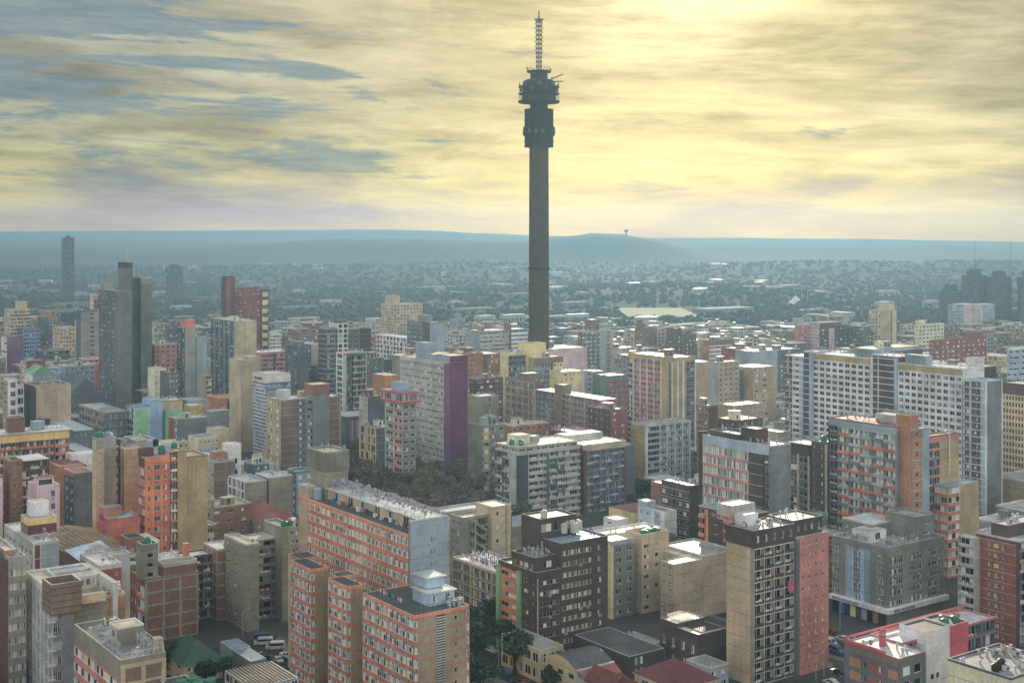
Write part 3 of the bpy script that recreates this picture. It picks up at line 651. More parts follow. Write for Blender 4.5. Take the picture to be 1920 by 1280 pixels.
for i in range(7): q = 8+i*6.2; mb.bar((6.2,q,zt+.9),(W_-.4,q+2,zt+.9),.14,'oranged')
mb.bar((W_-.3,3,zt+1.3),(W_-.3,d_-10,zt+1.3),.12,'steel')
for i in range(20): q = 3+i*2.4; mb.bar((W_-.3,q,zt-.3),(W_-.3,q,zt+1.3),.09,'steel')
nd = 0
while nd < 165:
    lx = 4.8+rr.random()**.8*(W_-5.4); ly = 1.4+rr.random()*(d_-11)
    if ly > 30 and rr.random() < .25: pass
    put(SM('satellite_dish', rr.randrange(3)), 'satellite_dish', b.root, (lx, ly, zt-.3+(.7 if rr.random()<.35 else 0)), rr.random()*1.2-.5) if nd < 98 else None
    if nd >= 98:
        if nd == 98: extra = MB()
        me_ = SM('satellite_dish', rr.randrange(3)); z_ = zt-.3+(.7 if rr.random()<.35 else 0); base = len(extra.v)
        extra.v += [(v.co[0]+lx, v.co[1]+ly, v.co[2]+z_) for v in me_.vertices]; extra.f += [tuple(i+base for i in p.vertices) for p in me_.polygons]
        extra.m += [extra.mi('dishm')]*len(me_.polygons)
    nd += 1
o = extra.build('satellite_dish', b.root); o['kind'] = 'stuff'
mb = b.part('terrace_clutter')
for i in range(26): q = 2+i*1.9; mb.box(3.4+rr.random()*.8, 4.2+rr.random()*.4, q, q+.5+rr.random(), zm+.13, zm+.4+rr.random()*1.0, rr.choice(['c1','steel','c5','framed','steeld','tankb','brick']))
tank('domed grey tank at the far end of the orange slab terrace', b, 2.6, d_-7.4, zm+.14, r=1.3, h=3.4, m='tankl')
# --- 12 dark grey-brown with green frame
b = BD('dark brown block with cream framed windows, green frame and red panels', 934, 1006, 1052, 1078, 365, 'brownd', roof='roofg', par='brownd', ph=.7,
   R=fs([Bl(.4),Wn(4.6,1,ww=.86,wh=.44,np=6,m='brownd',pal='mid',fr='yband')], fh=3.05, top=1.2), L=fs([Pr(.55,'greenp',pr=.8),Wn(3.2,1,ww=1.0,wh=.42,sp='red',m='red',pal='cur',np=5,fr='greenp'),Pr(.55,'greenp',pr=.8),Bl(.2),Wn(1.1,1,ww=.75,wh=.38,fr='yband',np=2,pal='mid'),Bl(.5),Wn(.5,1,ww=.5,wh=.4,np=1),Bl(.2)], fh=3.05, top=1.0), clutter='')
W_, d_ = b.w, b.d; x1 = b.ux(1140); zt = b.zz(1022, W_, 0)
b.mass(W_, x1, 0.05, d_*.7, zt, 'brownd', R=fs([Bl(.15),Wn(5.2,4,ww=.9,wh=.48,m='brownd',pm='mustard',pal='mid',np=4,fr='yband'),Bl(1),Wn(1,1,ww=.7,wh=.48,fr='yband',m='brownd'),Bl(1)], fh=3.05, top=1.0), roof='roofb', par='brownd', ph=.5, clutter='dd')
b.mass(1.2, W_+.02, 2.5, d_*.72, b.zz(1052,1,2), 'brownd', R=fs([Bl(1),Wn(1,1,ww=.9,wh=.6,np=3,fr='yband',pal='cur'),Bl(.4)], fh=4), L=fs([Wn(4,4,ww=.85,wh=.6,np=3,fr='yband',pal='cur')], fh=4, top=.8), z0=b.H+.1, roof='roofg', ph=.8, clutter='Dv')
b.mass(W_-1, x1-5, d_*.45, d_*.95, zt+5.5, 'brownd', R=fs([Wn(3,3,ww=.85,wh=.5,fr='yband',pal='cur')], fh=4.5), z0=0, roof='roofg', par='brownd', ph=.5)
for i, (u_, v_) in enumerate(((x1-9.5,9),(x1-7,10.6),(x1-6.6,7.4),(x1-4,9))):
    tank(['cream drum tank farthest left of four on the dark brown block','cream drum tank rear of four on the dark brown block','cream drum tank front of four on the dark brown block','cream drum tank farthest right of four on the dark brown block'][i], b, u_, v_, zt+.9, r=1.25, h=3.1, m='tankc')
tank('lone cream round tank on the raised roof of the dark brown block', b, W_+2.4, d_*.6, zt+5.7, r=1.0, h=2.2, m='tankc')
mb = b.part('down_pipe'); mb.bar((.3,-.15,1),(.3,-.15,b.H-1),.22,'concl')
# left, yellow grid wing
b = BD('slate block with cream grid, mustard stripes and washing on its roof', 848, 934, 940, 1078, 398, 'slate', dp=None, w=14, roof='roofw', par='yband', ph=.6,
   L=fs([Bl(1.1,'slate'),Wn(1.2,1,ww=.7,wh=.66,pal='blue',m='slate'),Wn(1.1,1,ww=.7,wh=.66,pal='blue',m='slate'),Bl(.4,'mustard'),Wn(1.2,1,ww=.7,wh=.6,pal='cur',m='slate'),Wn(1.2,1,ww=.7,wh=.66,pal='cur',m='slate'),Wn(1.2,1,ww=.7,wh=.66,pal='cur',m='slate'),Bl(.4,'mustard'),Wn(1,1,ww=.7,wh=.66,pal='cur',m='slate')], fh=3.3, band=('yband',.35,.12), vb=('yband',4,.35), vp=.14), clutter='dd')
mb = b.part('washing'); rr = random.Random(8)
for j in range(5):
    for i in range(20): q = 2+i*1.1; mb.box(2+j*2.2, 2.05+j*2.2, q, q+.8, b.H+.7+rr.random()*.5, b.H+1.9, rr.choice(['c1','c6','white','g2','c5','c3','bluep','white','dishm']))
# --- 12b olive gallery building behind
b = BD('olive gallery block with zigzag stair and open walkways behind the washing roof', 845, 868, 960, 975, 455, 'olive', roof='roofy', par='olive', ph=.9,
   L=fs([Wn(1,2,ww=.5,wh=.5)], fh=3.3), R=fs([Bl(.9),Yb(5,4,bp=['olive'],m='oliv2',wash=.1)], fh=3.3, rec=1.4))
x1 = b.ux(922, -2); x2 = b.ux(964, -2)
b.mass(x1, x2-1.5, -2.2, 8, b.zz(952,x1,-2), 'sand', R=fs([Bl(.4),Wn(1,1,ww=.4,wh=.3,np=1),Bl(.8),Bl(.3,'olive'),Bl(.6)], fh=4.5), roof='roofy', ph=.4)
b.mass(x2-1.5, x2+22, 3, 16, b.zz(990,x2,3), 'olive', R=fs([Bl(1),Yb(1.5,2,bp=['olive'])], fh=3.3, rec=1.2), roof='roofb', par='yband', ph=.6, clutter='v')
mb = b.part('zigzag_stair')
for i in range(7):
    z = b.H-1-i*3.3
    if z > 3: mb.bar((4,-1.0,z),(9,-1.0,z-3.3),.9,'olive'); mb.box(2.6,4.2,-1.6,0,z-.1,z+.9,'olive'); mb.bar((4,-1.7,z),(4,-1.7,z-3.3),.3,'concl')
b.mass(0, x2+4, 20, 29, b.H-2, 'olive', roof='roofb', par='concl', ph=.7)
# --- 13 beige building with fire stair
b = BD('olive grey rear wing with a yellow corner strip and cream roof', 1140, 1146, 1190, 1018, 408, 'bluegrey', roof='roofy', par='yband', ph=.5, dp=9,
   R=fs([Bl(.25,'yellow'),Wn(2.4,2,ww=.5,wh=.45,m='oliv2',pal='dk')], fh=3.1, top=1), L=fs([Bl(1,'yellow')]))
b = B('cream stair tower with green tanks beside white balconies and a fire stair', 1203, 414, 1008)
W_ = b.ux(1254); b.mass(0, W_, 0, 8, b.H, 'sand', R=fs([Wn(1,1,ww=.5,wh=.42,np=2),Wn(1,1,ww=.35,wh=.42,np=1),Bl(.7)], fh=3.1, top=1.4), L=fs([Bl(1)]), roof='roofg', ph=1.1)
q0 = b.ux(1187, 4)
b.mass(q0, -.02, 4, 14, b.H-1.8, 'concl', R=fs([Yb(1,1,bp=['white'],bh=1.3,np=2,wash=.1)], fh=3.1, rec=1.3), roof='roofy', ph=.4)
b.mass(q0-2, W_+9, 14, 22, b.H-2, 'cream', roof='roofy', par='white', ph=.6, clutter='v')
mb = b.part('fire_stair')
for i in range(8):
    z = b.H-7-i*3.1
    if z > 3: mb.bar((W_+.6,-.8,z),(W_+3.4,-.8,z-1.55),.3,'framed'); mb.bar((W_+3.4,-.8,z-1.55),(W_+.6,-.8,z-3.1),.3,'framed'); mb.box(W_+3.0,W_+4.2,-1.4,0,z-1.7,z-1.55,'framed'); mb.box(W_+3.0,W_+3.05,-1.4,0,z-1.7,z-.6,'framed')
for i, (u_, v_) in enumerate(((3,2.2),(5.6,3.4),(8.2,2.6),(6.8,5.6))): tank(['green tank with white lid at the corner of the cream stair tower','green tank second from the corner of the cream stair tower','tall green tank on the right of the cream stair tower','white lidded tank at the back of the cream stair tower'][i], b, u_, v_, b.H+.13, r=1.4, h=1.7, m='tankg' if i < 3 else 'tankc')
b = BD('tan blank walled block with a sunlit cream roof edge and inner court', 1246, 1263, 1318, 1060, 402, 'tan', roof='roofy', par='yband', ph=.35,
   L=fs([Wn(1,2,ww=.4,wh=.3,np=1,pal='dk')], fh=3, nf=8), R=fs([Bl(1)]), dp=6)
b.mass(b.w*.8, b.w+6, 6, 34, b.H, 'concl', L=fs([Wn(1,8,ww=.5,wh=.6,pal='mid')], fh=3.1), roof='roofy', par='white', ph=.45)
b.mass(0, b.w*.8, 30, 34, b.H, 'cream', roof='roofy', par='white', ph=.45)
b.mass(b.w+.8, b.w+15, .8, 20, b.H+.6, 'tan', L=fs([Bl(1)]), R=fs([Bl(1)]), roof='roofg', par='concl', ph=.5)
# --- 14,15 low things in front
b = BD('low dark brick block with white roofs and rusted mesh panels', 1237, 1309, 1362, 1193, 356, 'brownd', roof='roofw', par='brownd', ph=.5,
   L=fs([Wn(5,4,ww=.35,wh=.5,m='brown',fr='frame',np=2,sill='concl')], fh=3.6, top=1.8), R=fs([Bl(1,'brownd')]))
b.mass(0, b.w, b.d*.55, b.d, b.H+1.1, 'brown', z0=b.H+.13, roof='roofw', par='brownd', ph=.4)
mb = b.part('roof_mesh')
for q in range(11):
    mb.bar((3+q*.7,2,b.H+.35),(3+q*.7,9,b.H+.35),.12,'steeld'); mb.bar((3,2+q*.7,b.H+.37),(10,2+q*.7,b.H+.37),.12,'steeld')
    mb.bar((2+q*.7,b.d*.6,b.H+1.7),(2+q*.7,b.d*.9,b.H+1.7),.12,'steeld'); mb.bar((2,b.d*.6+q*.7,b.H+1.72),(9,b.d*.6+q*.7,b.H+1.72),.12,'steeld')
mb.box(3,10,2,9,b.H+.25,b.H+.3,'roofr')
b = BD('grey flat roofed annex with a pale wall under the cream stair tower', 1160, 1212, 1244, 1212, 376, 'concl', roof='roofg', par='slate', ph=.25, R=fs([Wn(2,3,ww=.4,wh=.4,m='concl')], fh=4), L=fs([Bl(1,'slate')]), name='annex', clutter='v')
b = BD('dark flat roofed warehouse behind the barrel roofed hall', 1140, 1180, 1246, 1232, 352, 'brownd', roof='roofd', par='slate', ph=.25, dp=24,
   R=fs([Bl(.3),Wn(1,1,ww=.7,wh=.7,np=3,fr='framed',m='brownd'),Bl(1.6)], fh=3.6), L=fs([Bl(1)]), name='warehouse')
b = BD('cream fronted hall with shallow arched grey roof and red lean-to', 1022, 1082, 1150, 1247, 334, 'sand', roof=None, H=8.6,
   L=fs([Wn(3,3,ww=.5,wh=.3,np=3,fr='framed',pal='dk',m='sand')], fh=4.3), R=fs([Bl(1,'paleblue')], fh=8), name='hall')
mb = b.part('roof'); n = 10
for i in range(n):
    a0 = b.d*i/n; a1 = b.d*(i+1)/n; z0_ = b.H+.15+2.2*sin(pi*i/n); z1_ = b.H+.15+2.2*sin(pi*(i+1)/n)
    mb.poly([(-.3,a0,z0_),(b.w,a0,z0_),(b.w,a1,z1_),(-.3,a1,z1_)], 'roofd'); mb.poly([(-.3,a0,b.H),(-.3,a0,z0_),(-.3,a1,z1_),(-.3,a1,b.H)], 'sand'); mb.poly([(b.w,a0,b.H),(b.w,a1,b.H),(b.w,a1,z1_),(b.w,a0,z0_)], 'sand')
mb.poly([(0,-.35,b.H+.1),(b.w,-.35,b.H+.1),(b.w,-3.6,b.H-1.6),(0,-3.6,b.H-1.6)], 'roofr'); mb.box(-.2,b.w,-.5,-.1,b.H,b.H+.35,'concl'); b.part('wall').box(.2,b.w-.2,-3.4,0,0,b.H-1.7,'concl')
b = BD('cream two storey shopfront with brick arches beside the dark block', 1008, 1012, 1030, 1222, 350, 'sand', roof='roofg', par='yband', ph=.5, dp=18, w=8,
   L=fs([Wn(3,5,ww=.7,wh=.6,pal='dk')], fh=3.4), R=fs([Wn(3,3,ww=.7,wh=.6,pal='dk')], fh=3.4), name='shop')
b = BD('small grey flat roofed shed beside the tall beige end wall', 1308, 1330, 1366, 1262, 343, 'bluegrey', roof='roofg', par='concl', ph=.4, R=fs([Wn(1,2,ww=.5,wh=.4)], fh=3), L=fs([Bl(1)]), H=6, dp=9, name='shed')
def hip(b, x0, x1, y0, y1, z0, zr, m, ov=.5, gable=False):
    mb = b.part('roof'); x0 -= ov; x1 += ov; y0 -= ov; y1 += ov; w_, d_ = x1-x0, y1-y0; i_ = 0 if gable else min(w_, d_)/2
    if w_ >= d_: A, C_ = (x0+i_, (y0+y1)/2, zr), (x1-i_, (y0+y1)/2, zr); fs_ = [((x0,y0,z0),(x1,y0,z0),C_,A),((x1,y1,z0),(x0,y1,z0),A,C_),((x0,y1,z0),(x0,y0,z0),A),((x1,y0,z0),(x1,y1,z0),C_)]
    else: A, C_ = ((x0+x1)/2, y0+i_, zr), ((x0+x1)/2, y1-i_, zr); fs_ = [((x1,y0,z0),(x1,y1,z0),C_,A),((x0,y1,z0),(x0,y0,z0),A,C_),((x0,y0,z0),(x1,y0,z0),A),((x1,y1,z0),(x0,y1,z0),C_)]
    for f_ in fs_: mb.poly(list(f_), m)
    mb.box(x0+.1, x1-.1, y0+.1, y1-.1, z0-.25, z0-.02, 'concl')
def house(label, xl, xc, xr, ye, D, zr, m, rm, **k):
    b = BD(label, xl, xc, xr, ye, D, m, roof=None, name='house', R=fs([Wn(3,3,ww=.35,wh=.45,m=m)], fh=3.2), L=fs([Wn(2,2,ww=.35,wh=.45,m=m)], fh=3.2), **k)
    hip(b, 0, b.w, 0, b.d, b.H+.02, b.H+zr, rm); return b
house('house with broad red hipped roof at the bottom edge', 1190, 1268, 1345, 1292, 314, 4.2, 'sand', 'roofred')
h = house('steep dark red gabled house left of the broad red roof', 1102, 1130, 1195, 1298, 318, 2.6, 'concl', 'roofred'); hip(h, 2, 8, -1, 9, h.H, h.H+3.6, 'roofred', gable=True)
house('house with a dark green hipped roof below the brick tower', 305, 345, 418, 1248, 348, 5.0, 'sand', 'roofgr')
b = BD('low white walled store with cream ribbed roof at the bottom centre', 985, 1040, 1092, 1292, 300, 'concl', roof='roofy', par='white', ph=.2, H=7, name='store')
mb = b.part('roof_batten')
for i in range(12): q = .8+i*(b.w-1.6)/11; mb.box(q-.07, q+.07, .4, b.d-.4, b.H+.12, b.H+.32, 'framed')
b = BD('white store with a glowing roof beside the ribbed roof', 1070, 1098, 1132, 1300, 296, 'white', roof='roofw', par='white', ph=.2, H=6.4, name='store')
b = BD('roof cage with cream ribbed top and white trellis at the bottom edge', 437, 470, 560, 1290, 262, 'concl', roof='roofy', par='framed', ph=.2, H=29, dp=13, R=fs([Wn(6,6,ww=.85,wh=.8,fr='frame',pal='dk',m='concl')], fh=2.2), L=fs([Wn(2,3,ww=.85,wh=.8,fr='frame',pal='dk')], fh=2.2), name='roof_cage_block')
mb = b.part('roof_batten')
for i in range(13): q = .6+i*(b.w-1.2)/12; mb.box(q-.09, q+.09, .3, b.d-.3, b.H+.12, b.H+.3, 'brickd')
b = BD('dark flat block with green tanks at the bottom edge', 308, 340, 392, 1300, 250, 'brownd', roof='roofd', par='slate', ph=.6, H=31, dp=12)
for i in range(5): tank('green plastic water tank in the cluster at the bottom left edge', b, 2.2+(i%3)*2.4, 3+(i//3)*2.8, b.H+.13, m='tankg', r=1.1, group='green tanks at the bottom left edge')
b = BD('grey shed with pale blue tin roofs beside the green roofed house', 413, 437, 470, 1222, 362, 'bluegrey', roof='roofb', par='concl', ph=.15, H=5, dp=9, name='shed')
b = BD('long low shed with patched blue tin roof behind a grey yard wall', 440, 470, 500, 1240, 352, 'oliv2', roof='roofb', par='oliv2', ph=.15, H=5, dp=12, name='shed')
# --- 16 brown tower with beige end wall
b = B('dark crowned tower with beige end wall and deep balconies hung with washing', 1413, 347, 998)
W_, d_ = b.ux(1489), b.vy(1362); zc = b.zz(1027)
b.mass(0, W_, 0, d_, zc, 'white', L=fs([Bl(1,'yband')]), R=fs([Pr(.12,'olive',pr=.05),Yb(5,4,bp=['brownd'],m='cream',bh=1.15,fm='concl',np=2,wash=.5,pal='dk')], fh=3.05, rec=1.25, top=.3, tm='dkgrey'), roof='roofg', ph=0)
b.mass(-.3, W_, -.3, d_, b.H, 'brownd', z0=zc+.02, L=fs([Bl(1)]), R=fs([Wn(5,5,ww=.35,wh=.45,np=2,m='brownd')], fh=5, nf=1), roof='roofg', par='brownd', ph=.5, clutter='vvdc')
x1 = b.ux(1541, .6); x2 = b.ux(1549, 0); zr = b.zz(997,x1,0)
b.mass(W_+.02, x2, -.9, d_, zr, 'salmon', R=fs([Bl(.5,'slate'),Wn(4.5,4,ww=.34,wh=.36,m='salmon',np=2,pal='mid'),Bl(.4)], fh=3.1, top=.4), L=fs([Bl(1,'slate')]), roof='roofg', par='bluegrey', ph=.3)
b.mass(W_+.02, x1, .4, d_, b.zz(980,W_,0), 'brownd', z0=zr+.1, R=fs([Bl(.3),Wn(4,4,ww=.35,wh=.4,m='brownd')], fh=5, nf=1), roof='roofy', par='brownd', ph=.5, clutter='v')
b.mass(3, 8, 6, 10, b.H+3, 'white', z0=b.H+TOP, roof='roofw', ph=.2)
b.mass(4, 13, 12, 18, b.H+4.2, 'concl', z0=b.H+TOP, roof='roofy', ph=.3)
mb = b.part('washing'); rr = random.Random(15)
for i in range(12): q = 9+i*.8; mb.box(2, 2.05, q, q+.6, b.H+1.0, b.H+1.9, rr.choice(['c5','magenta','bluep','white']))
mb.box(W_-2.9, W_-.5, -.5, -.42, zc-13.4, zc-10.6, 'magenta')
# --- 17 grey office with blue stripes
b = BD('grey corner office with two pale blue stripes above a white shop fascia', 1560, 1664, 1771, 1034, 400, 'oliv2', roof='roofg', par='oliv2', ph=1.2,
   L=fs([Wn(1,2,ww=.85,wh=.72,np=2,tr=1,pal='dk',m='oliv2'),Bl(.9),Bl(1.1,'sky'),Wn(.9,2,ww=.96,wh=.8,tr=1,m='slate',pal='dk'),Bl(1.4,'sky'),Bl(.8),Wn(1,2,ww=.85,wh=.72,np=2,tr=1,pal='mid',m='oliv2'),Bl(.4)], fh=3.2, base=5.4, bm='dkgrey', top=.9, band=('olive',.16,.05)),
   R=fs([Bl(.3),Wn(1.6,3,ww=.9,wh=.72,tr=1,pal='mid',m='oliv2'),Bl(.8,'olive'),Wn(1.6,3,ww=.9,wh=.72,tr=1,pal='mid'),Bl(.8,'olive'),Wn(1.6,3,ww=.9,wh=.72,tr=1,pal='dk'),Bl(.5)], fh=3.2, base=5.4, bm='oliv2', top=1.6, band=('olive',.16,.05)), name='office_block')
W_, d_ = b.w, b.d
mb = b.part('wall')
for i in range(9): q = W_*.02+i*W_/8.4; mb.box(q, q+.25, -.22, .02, 5.5, b.H-1.6, 'conc')
for i in range(5): q = 2.2+i*.7; mb.box(-.15, .02, q+3.5, q+3.7, 5.5, b.H-1, 'conc'); mb.box(-.15, .02, d_-10+q, d_-9.8+q, 5.5, b.H-1, 'conc')
mb = b.part('fascia'); mb.box(-1.6, -.05, -1.6, d_, 4.3, 5.7, 'white'); mb.box(-.05, W_+.2, -1.6, -.05, 4.3, 5.7, 'white'); b_17 = b
mb = b.part('shopfront')
for i in range(9): q = 1+i*(d_-3)/8.5; mb.box(-.25, .0, q, q+2.4, .2, 3.6, ['g2','bricko','g1','c3','framed','c7','g2','tankb','g1'][i])
b.mass(4, 12, 10, 17, b.H+3.4, 'white', z0=b.H+TOP, roof='roofc', ph=.2, R=fs([Wn(1,1,ww=.3,wh=.7)]))
b.mass(10, W_-4, 14, 26, b.H+4.2, 'oliv2', z0=b.H+TOP, roof='roofw', par='concl', ph=.5, L=fs([Wn(1,4,ww=.5,wh=.3,pal='dk')], fh=4))
b.mass(W_-9, W_, 4, 16, b.zz(968,W_,3), 'oliv2', z0=b.H+TOP, roof='roofg', ph=.8, R=fs([Bl(1),Wn(1,1,ww=.9,wh=.3,np=4,pal='dk'),Bl(.5)], fh=4), L=fs([Bl(1)]))
b.clutter(0, W_-9, 0, 9, b.H, 'Dddcv'); b.clutter(0, 6, 10, d_-2, b.H, 'Ddv')
mb = b.part('washing'); rr = random.Random(25)
for i in range(9): q = 5+i*.8; mb.box(q, q+.6, 4, 4.05, b.H+.8, b.H+1.8, rr.choice(['magenta','c6','white','crimson','c3']))
# --- behind: tanks block
b = BD('olive roof block carrying a row of green and blue water tanks', 1478, 1500, 1596, 985, 470, 'olive', roof='roofg', par='brickg', ph=.6, dp=14, R=fs([Wn(4,4,ww=.4,wh=.4,pal='dk')], fh=3.2), L=fs([Bl(1,'sand')]), clutter='dd')
for i, (u_, v_, c_, r_) in enumerate(((3,3,'tankg',1.3),(5.2,5.4,'tankg',1.3),(5.9,2.2,'tankb',1.1),(8.5,2.6,'tankl',1.2),(9.6,5.6,'tankg',1.2),(11.4,2.2,'tankl',1.2),(14,2.2,'tankl',1.2),(15.8,4.4,'tankl',1.1))):
    tank('%s water tank, %s in the row on the olive roof' % (dict(tankg='green',tankb='bright blue',tankl='pale blue')[c_], ['first from the left','second from the left','third from the left','fourth from the left','fifth from the left','sixth from the left','seventh from the left','last on the right'][i]), b, u_, v_, b.H+.13, r=r_, h=2.3, m=c_)
b = BD('narrow brick block squeezed behind the salmon and dark tower', 1530, 1552, 1600, 1010, 440, 'bricko', roof='roofg', par='roofred', ph=.7, dp=22, R=fs([Wn(3,3,ww=.5,wh=.45,pal='mid')], fh=3.2), L=fs([Wn(3,3,ww=.6,wh=.6,m='sand')], fh=3.2), clutter='dDv')
# --- 18 foreground right with red parapets
b = B('white roofed brick block with crimson parapets and a white stair tower', 1686, 302, 1237)
W_ = b.ux(1735); d_ = b.vy(1583)
b.mass(0, W_, 0, d_, b.H, 'slate', L=fs([Bl(.6,'slate'),Bl(1.3,'bricko'),Wn(.8,1,ww=.3,wh=.5,np=1,m='slate'),Bl(.9,'brickr'),Wn(.9,1,ww=.4,wh=.4,m='brickr'),Bl(.4),Bl(1.1,'bricko')], fh=3.4, band=('slate',1.1,.06), top=2.2, tm='brickg'), R=fs([Bl(.2),Wn(2.6,2,ww=.66,wh=.62,m='slate',pal='cur',fr='white',np=1),Bl(.2)], fh=3.4, top=1.4), roof='roofw', par='brickr', ph=.3)
xr = b.ux(1910); 
b.mass(W_, xr, d_*.42, d_, b.H, 'slate', R=fs([Yb(6,6,bp=['slate'],m='slate',wash=.1)], fh=3.4, rec=1.2), roof='roofw', par='crimson', ph=.5)
b.mass(W_*.99, W_+3.5, d_*.42, d_*.9, b.H-.1, 'slate', roof=None)
mb = b.part('roof'); mb.box(-.1, .35, 4, d_, b.H+.3, b.H+1.0, 'crimson'); mb.box(0, xr, d_-.35, d_, b.H+.9, b.H+1.4, 'crimson')
x1, x2 = b.ux(1737, 4), b.ux(1812, 4); zt = b.zz(1187, x1, 4)
b.mass(x1, x2-6.5, 4, 12, zt, 'white', R=fs([Bl(.3),Wn(1,2,ww=.55,wh=.34,fr='framed',pal='dk',np=2),Bl(.9)], fh=3.8, top=9), L=fs([Bl(1)]), roof='roofd', par='white', ph=.5)
b.mass(x2-6.5, x2, 3.4, 12, zt, 'crimson', R=fs([Bl(1)]), z0=zt-7.2, roof='roofd', par='crimson', ph=.5)
b.mass(x2-6.5, x2, 3.8, 12, zt-7.3, 'slate', R=fs([Yb(2,2,bp=['bluegrey'],wash=.1)], fh=3.4, rec=1), roof=None)
for i in range(3): tank('round green tank sunk in the crimson stair head at lower right', b, x2-5.3+i*2, 6.4+(i%2)*2, zt+.13, r=.95, h=1.2, m='tankg', group='green tanks on the crimson stair head')
for u_, v_ in ((4.5,d_*.42+1.5),(8,d_*.5+3),(x2+3,d_*.55)): mb = MB(); mb.box(u_, u_+1.1, v_, v_+1.1, b.H+.1, b.H+2.6, 'crimson'); mb.box(u_-.1, u_+1.2, v_-.1, v_+1.2, b.H+2.6, b.H+2.75, 'maroon'); mb.build('chimney', b.root)
b.clutter(0, W_, 0, 6, b.H, 'v'); b.clutter(0, 2, d_*.5, d_, b.H, 'd')
b = BD('cream roof block with black tanks and pipes at the bottom right corner', 1849, 1896, 1990, 1275, 280, 'cream', roof='roofg', par='slate', ph=.6, dp=16, R=fs([Bl(1)]), L=fs([Bl(1)]), clutter='vvacc')
for i in range(3): tank('black water tank standing on the cream roof at lower right', b, 1.6+i*2.0, 5+i*.6, b.H+.13, r=.8, h=1.9, m='tankk', group='black tanks at lower right')
b = BD('white stepped block with a steel stair at the bottom edge before the crimson stair head', 1795, 1822, 1850, 1262, 291, 'white', roof='roofw', par='white', ph=.5, R=fs([Bl(.5),Wn(1,1,ww=.4,wh=.3,pal='dk',m='white')], fh=3.4), L=fs([Bl(1)]), clutter='vc')
# --- 19 right edge brick tower
b = BD('dark red brick tower with thin white floor lines at the right edge', 1829, 1912, 1990, 1017, 380, 'brickd', roof='roofw', par='concl', ph=.4, w=20,
   L=fs([Bl(1.6,'brickr'),Wn(1,1,ww=.28,wh=.4,pal='lit',m='brickr'),Wn(1.3,1,ww=.6,wh=.4,pal='lit',m='brickr',np=3),Wn(.8,1,ww=.5,wh=.4,pal='dk',m='brickr',np=2),Bl(1.6,'brickr')], fh=3.1, band=('concl',.12,.05), top=1), R=fs([Yb(4,3,bp=['bluep','concl','mustard'],ka=1)], fh=3.1, rec=1.2))
b.mass(2, b.w, 5, b.d-4, b.H+3.4, 'brickd', z0=b.H+.1, roof='roofw', par='brickd', ph=.4, clutter='cvd')
b.mass(-3.0, .2, b.d-1.5, b.d+4, b.H-1, 'concl', L=fs([Yb(1,1,bp=['concl'])], fh=3.1, rec=1), roof='roofw', ph=.2)
# --- 20 orange balcony tower
b = B('brick stair tower with salmon corner and grey bands beside orange balconies', 1707, 452, 782)
xl_ = b.vy(1680); W_ = b.ux(1740)
b.mass(0, b.ux(1722), 0, xl_, b.H, 'bricko', L=fs([Bl(.5,'salmon'),Bl(1,'bricko'),Bl(1.1,'bricko')], fh=3.6, band=('salmon',.2,.05), top=3), R=fs([Bl(1,'salmon')]), roof='roofg', ph=.5)
b.mass(.4, W_, -.6, xl_-.3, b.zz(802,W_,0), 'bluegrey', R=fs([Wn(1.3,1,ww=.22,wh=.45,m='bricko',np=1,pal='dk'),Bl(1,'bluegrey')], fh=3.6, band=('bluegrey',.5,.07)), L=fs([Bl(1,'bricko')], fh=3.6, band=('bluegrey',.5,.07)), roof='roofw', par='bluegrey', ph=.3)
b.mass(W_, b.ux(1803), 1.2, xl_, b.zz(822,W_,0), 'conc', R=fs([Yb(2,2,bp=['grey','red','orange'],ka=2,m='grey',pal='blue'),Bl(2.7,'mustard')], fh=3.2, rec=1.1, top=2, tm='salmon'), roof='roofr', par='dkgrey', ph=.4, clutter='dv')
b.mass(b.ux(1765,-2), b.ux(1824,-2), -4.6, 1.0, b.zz(905,b.ux(1790),-2), 'tan', R=fs([Wn(1,1,ww=.9,wh=.62,pal='cur',sp='oranged',np=3),Bl(1.5,'mustard')], fh=3.2, band=('bluegrey',.2,.06)), L=fs([Wn(2,2,ww=.9,wh=.62,pal='cur',sp='red')], fh=3.2), roof='roofb', par='bluegrey', ph=.3)
mb = b.part('flue_pipe'); q = b.ux(1783); mb.bar((q,.6,b.H-22),(q,.6,b.H-6.5),.3,'frame'); mb.bar((q,.6,b.H-6.5),(q-5,1.4,b.H-5.8),.3,'frame')
q = b.ux(1800,-5); mb.bar((q,-4.9,b.H-34),(q,-4.9,b.H-18),.25,'frame')
b2 = B('long grey slab with staggered orange and red balconies', 1679, 454, 802)
d_ = b2.vy(1553)
b2.mass(0, 14, 0, d_, b2.H, 'grey', L=fs([Yb(1.0,1,bp=['steeld'],m='dkgrey',np=2,wash=.6,pal='dk'),Yb(6,5,bp=['red','bluegrey','concl','orange','concl','grey','oranged'],ka=2,kb=3,m='concl',fm='conc',pal='cur',po=.25,np=4,bh=1.0)], fh=3.15, rec=.7, top=2.4, tm='bluegrey'), roof='roofr', par='roofred', ph=.4, clutter='DDdv')
b2.mass(8, 14, 2, d_*.5, b2.H+2.6, 'concl', z0=b2.H+.13, roof='roofw', ph=.3, clutter='D')
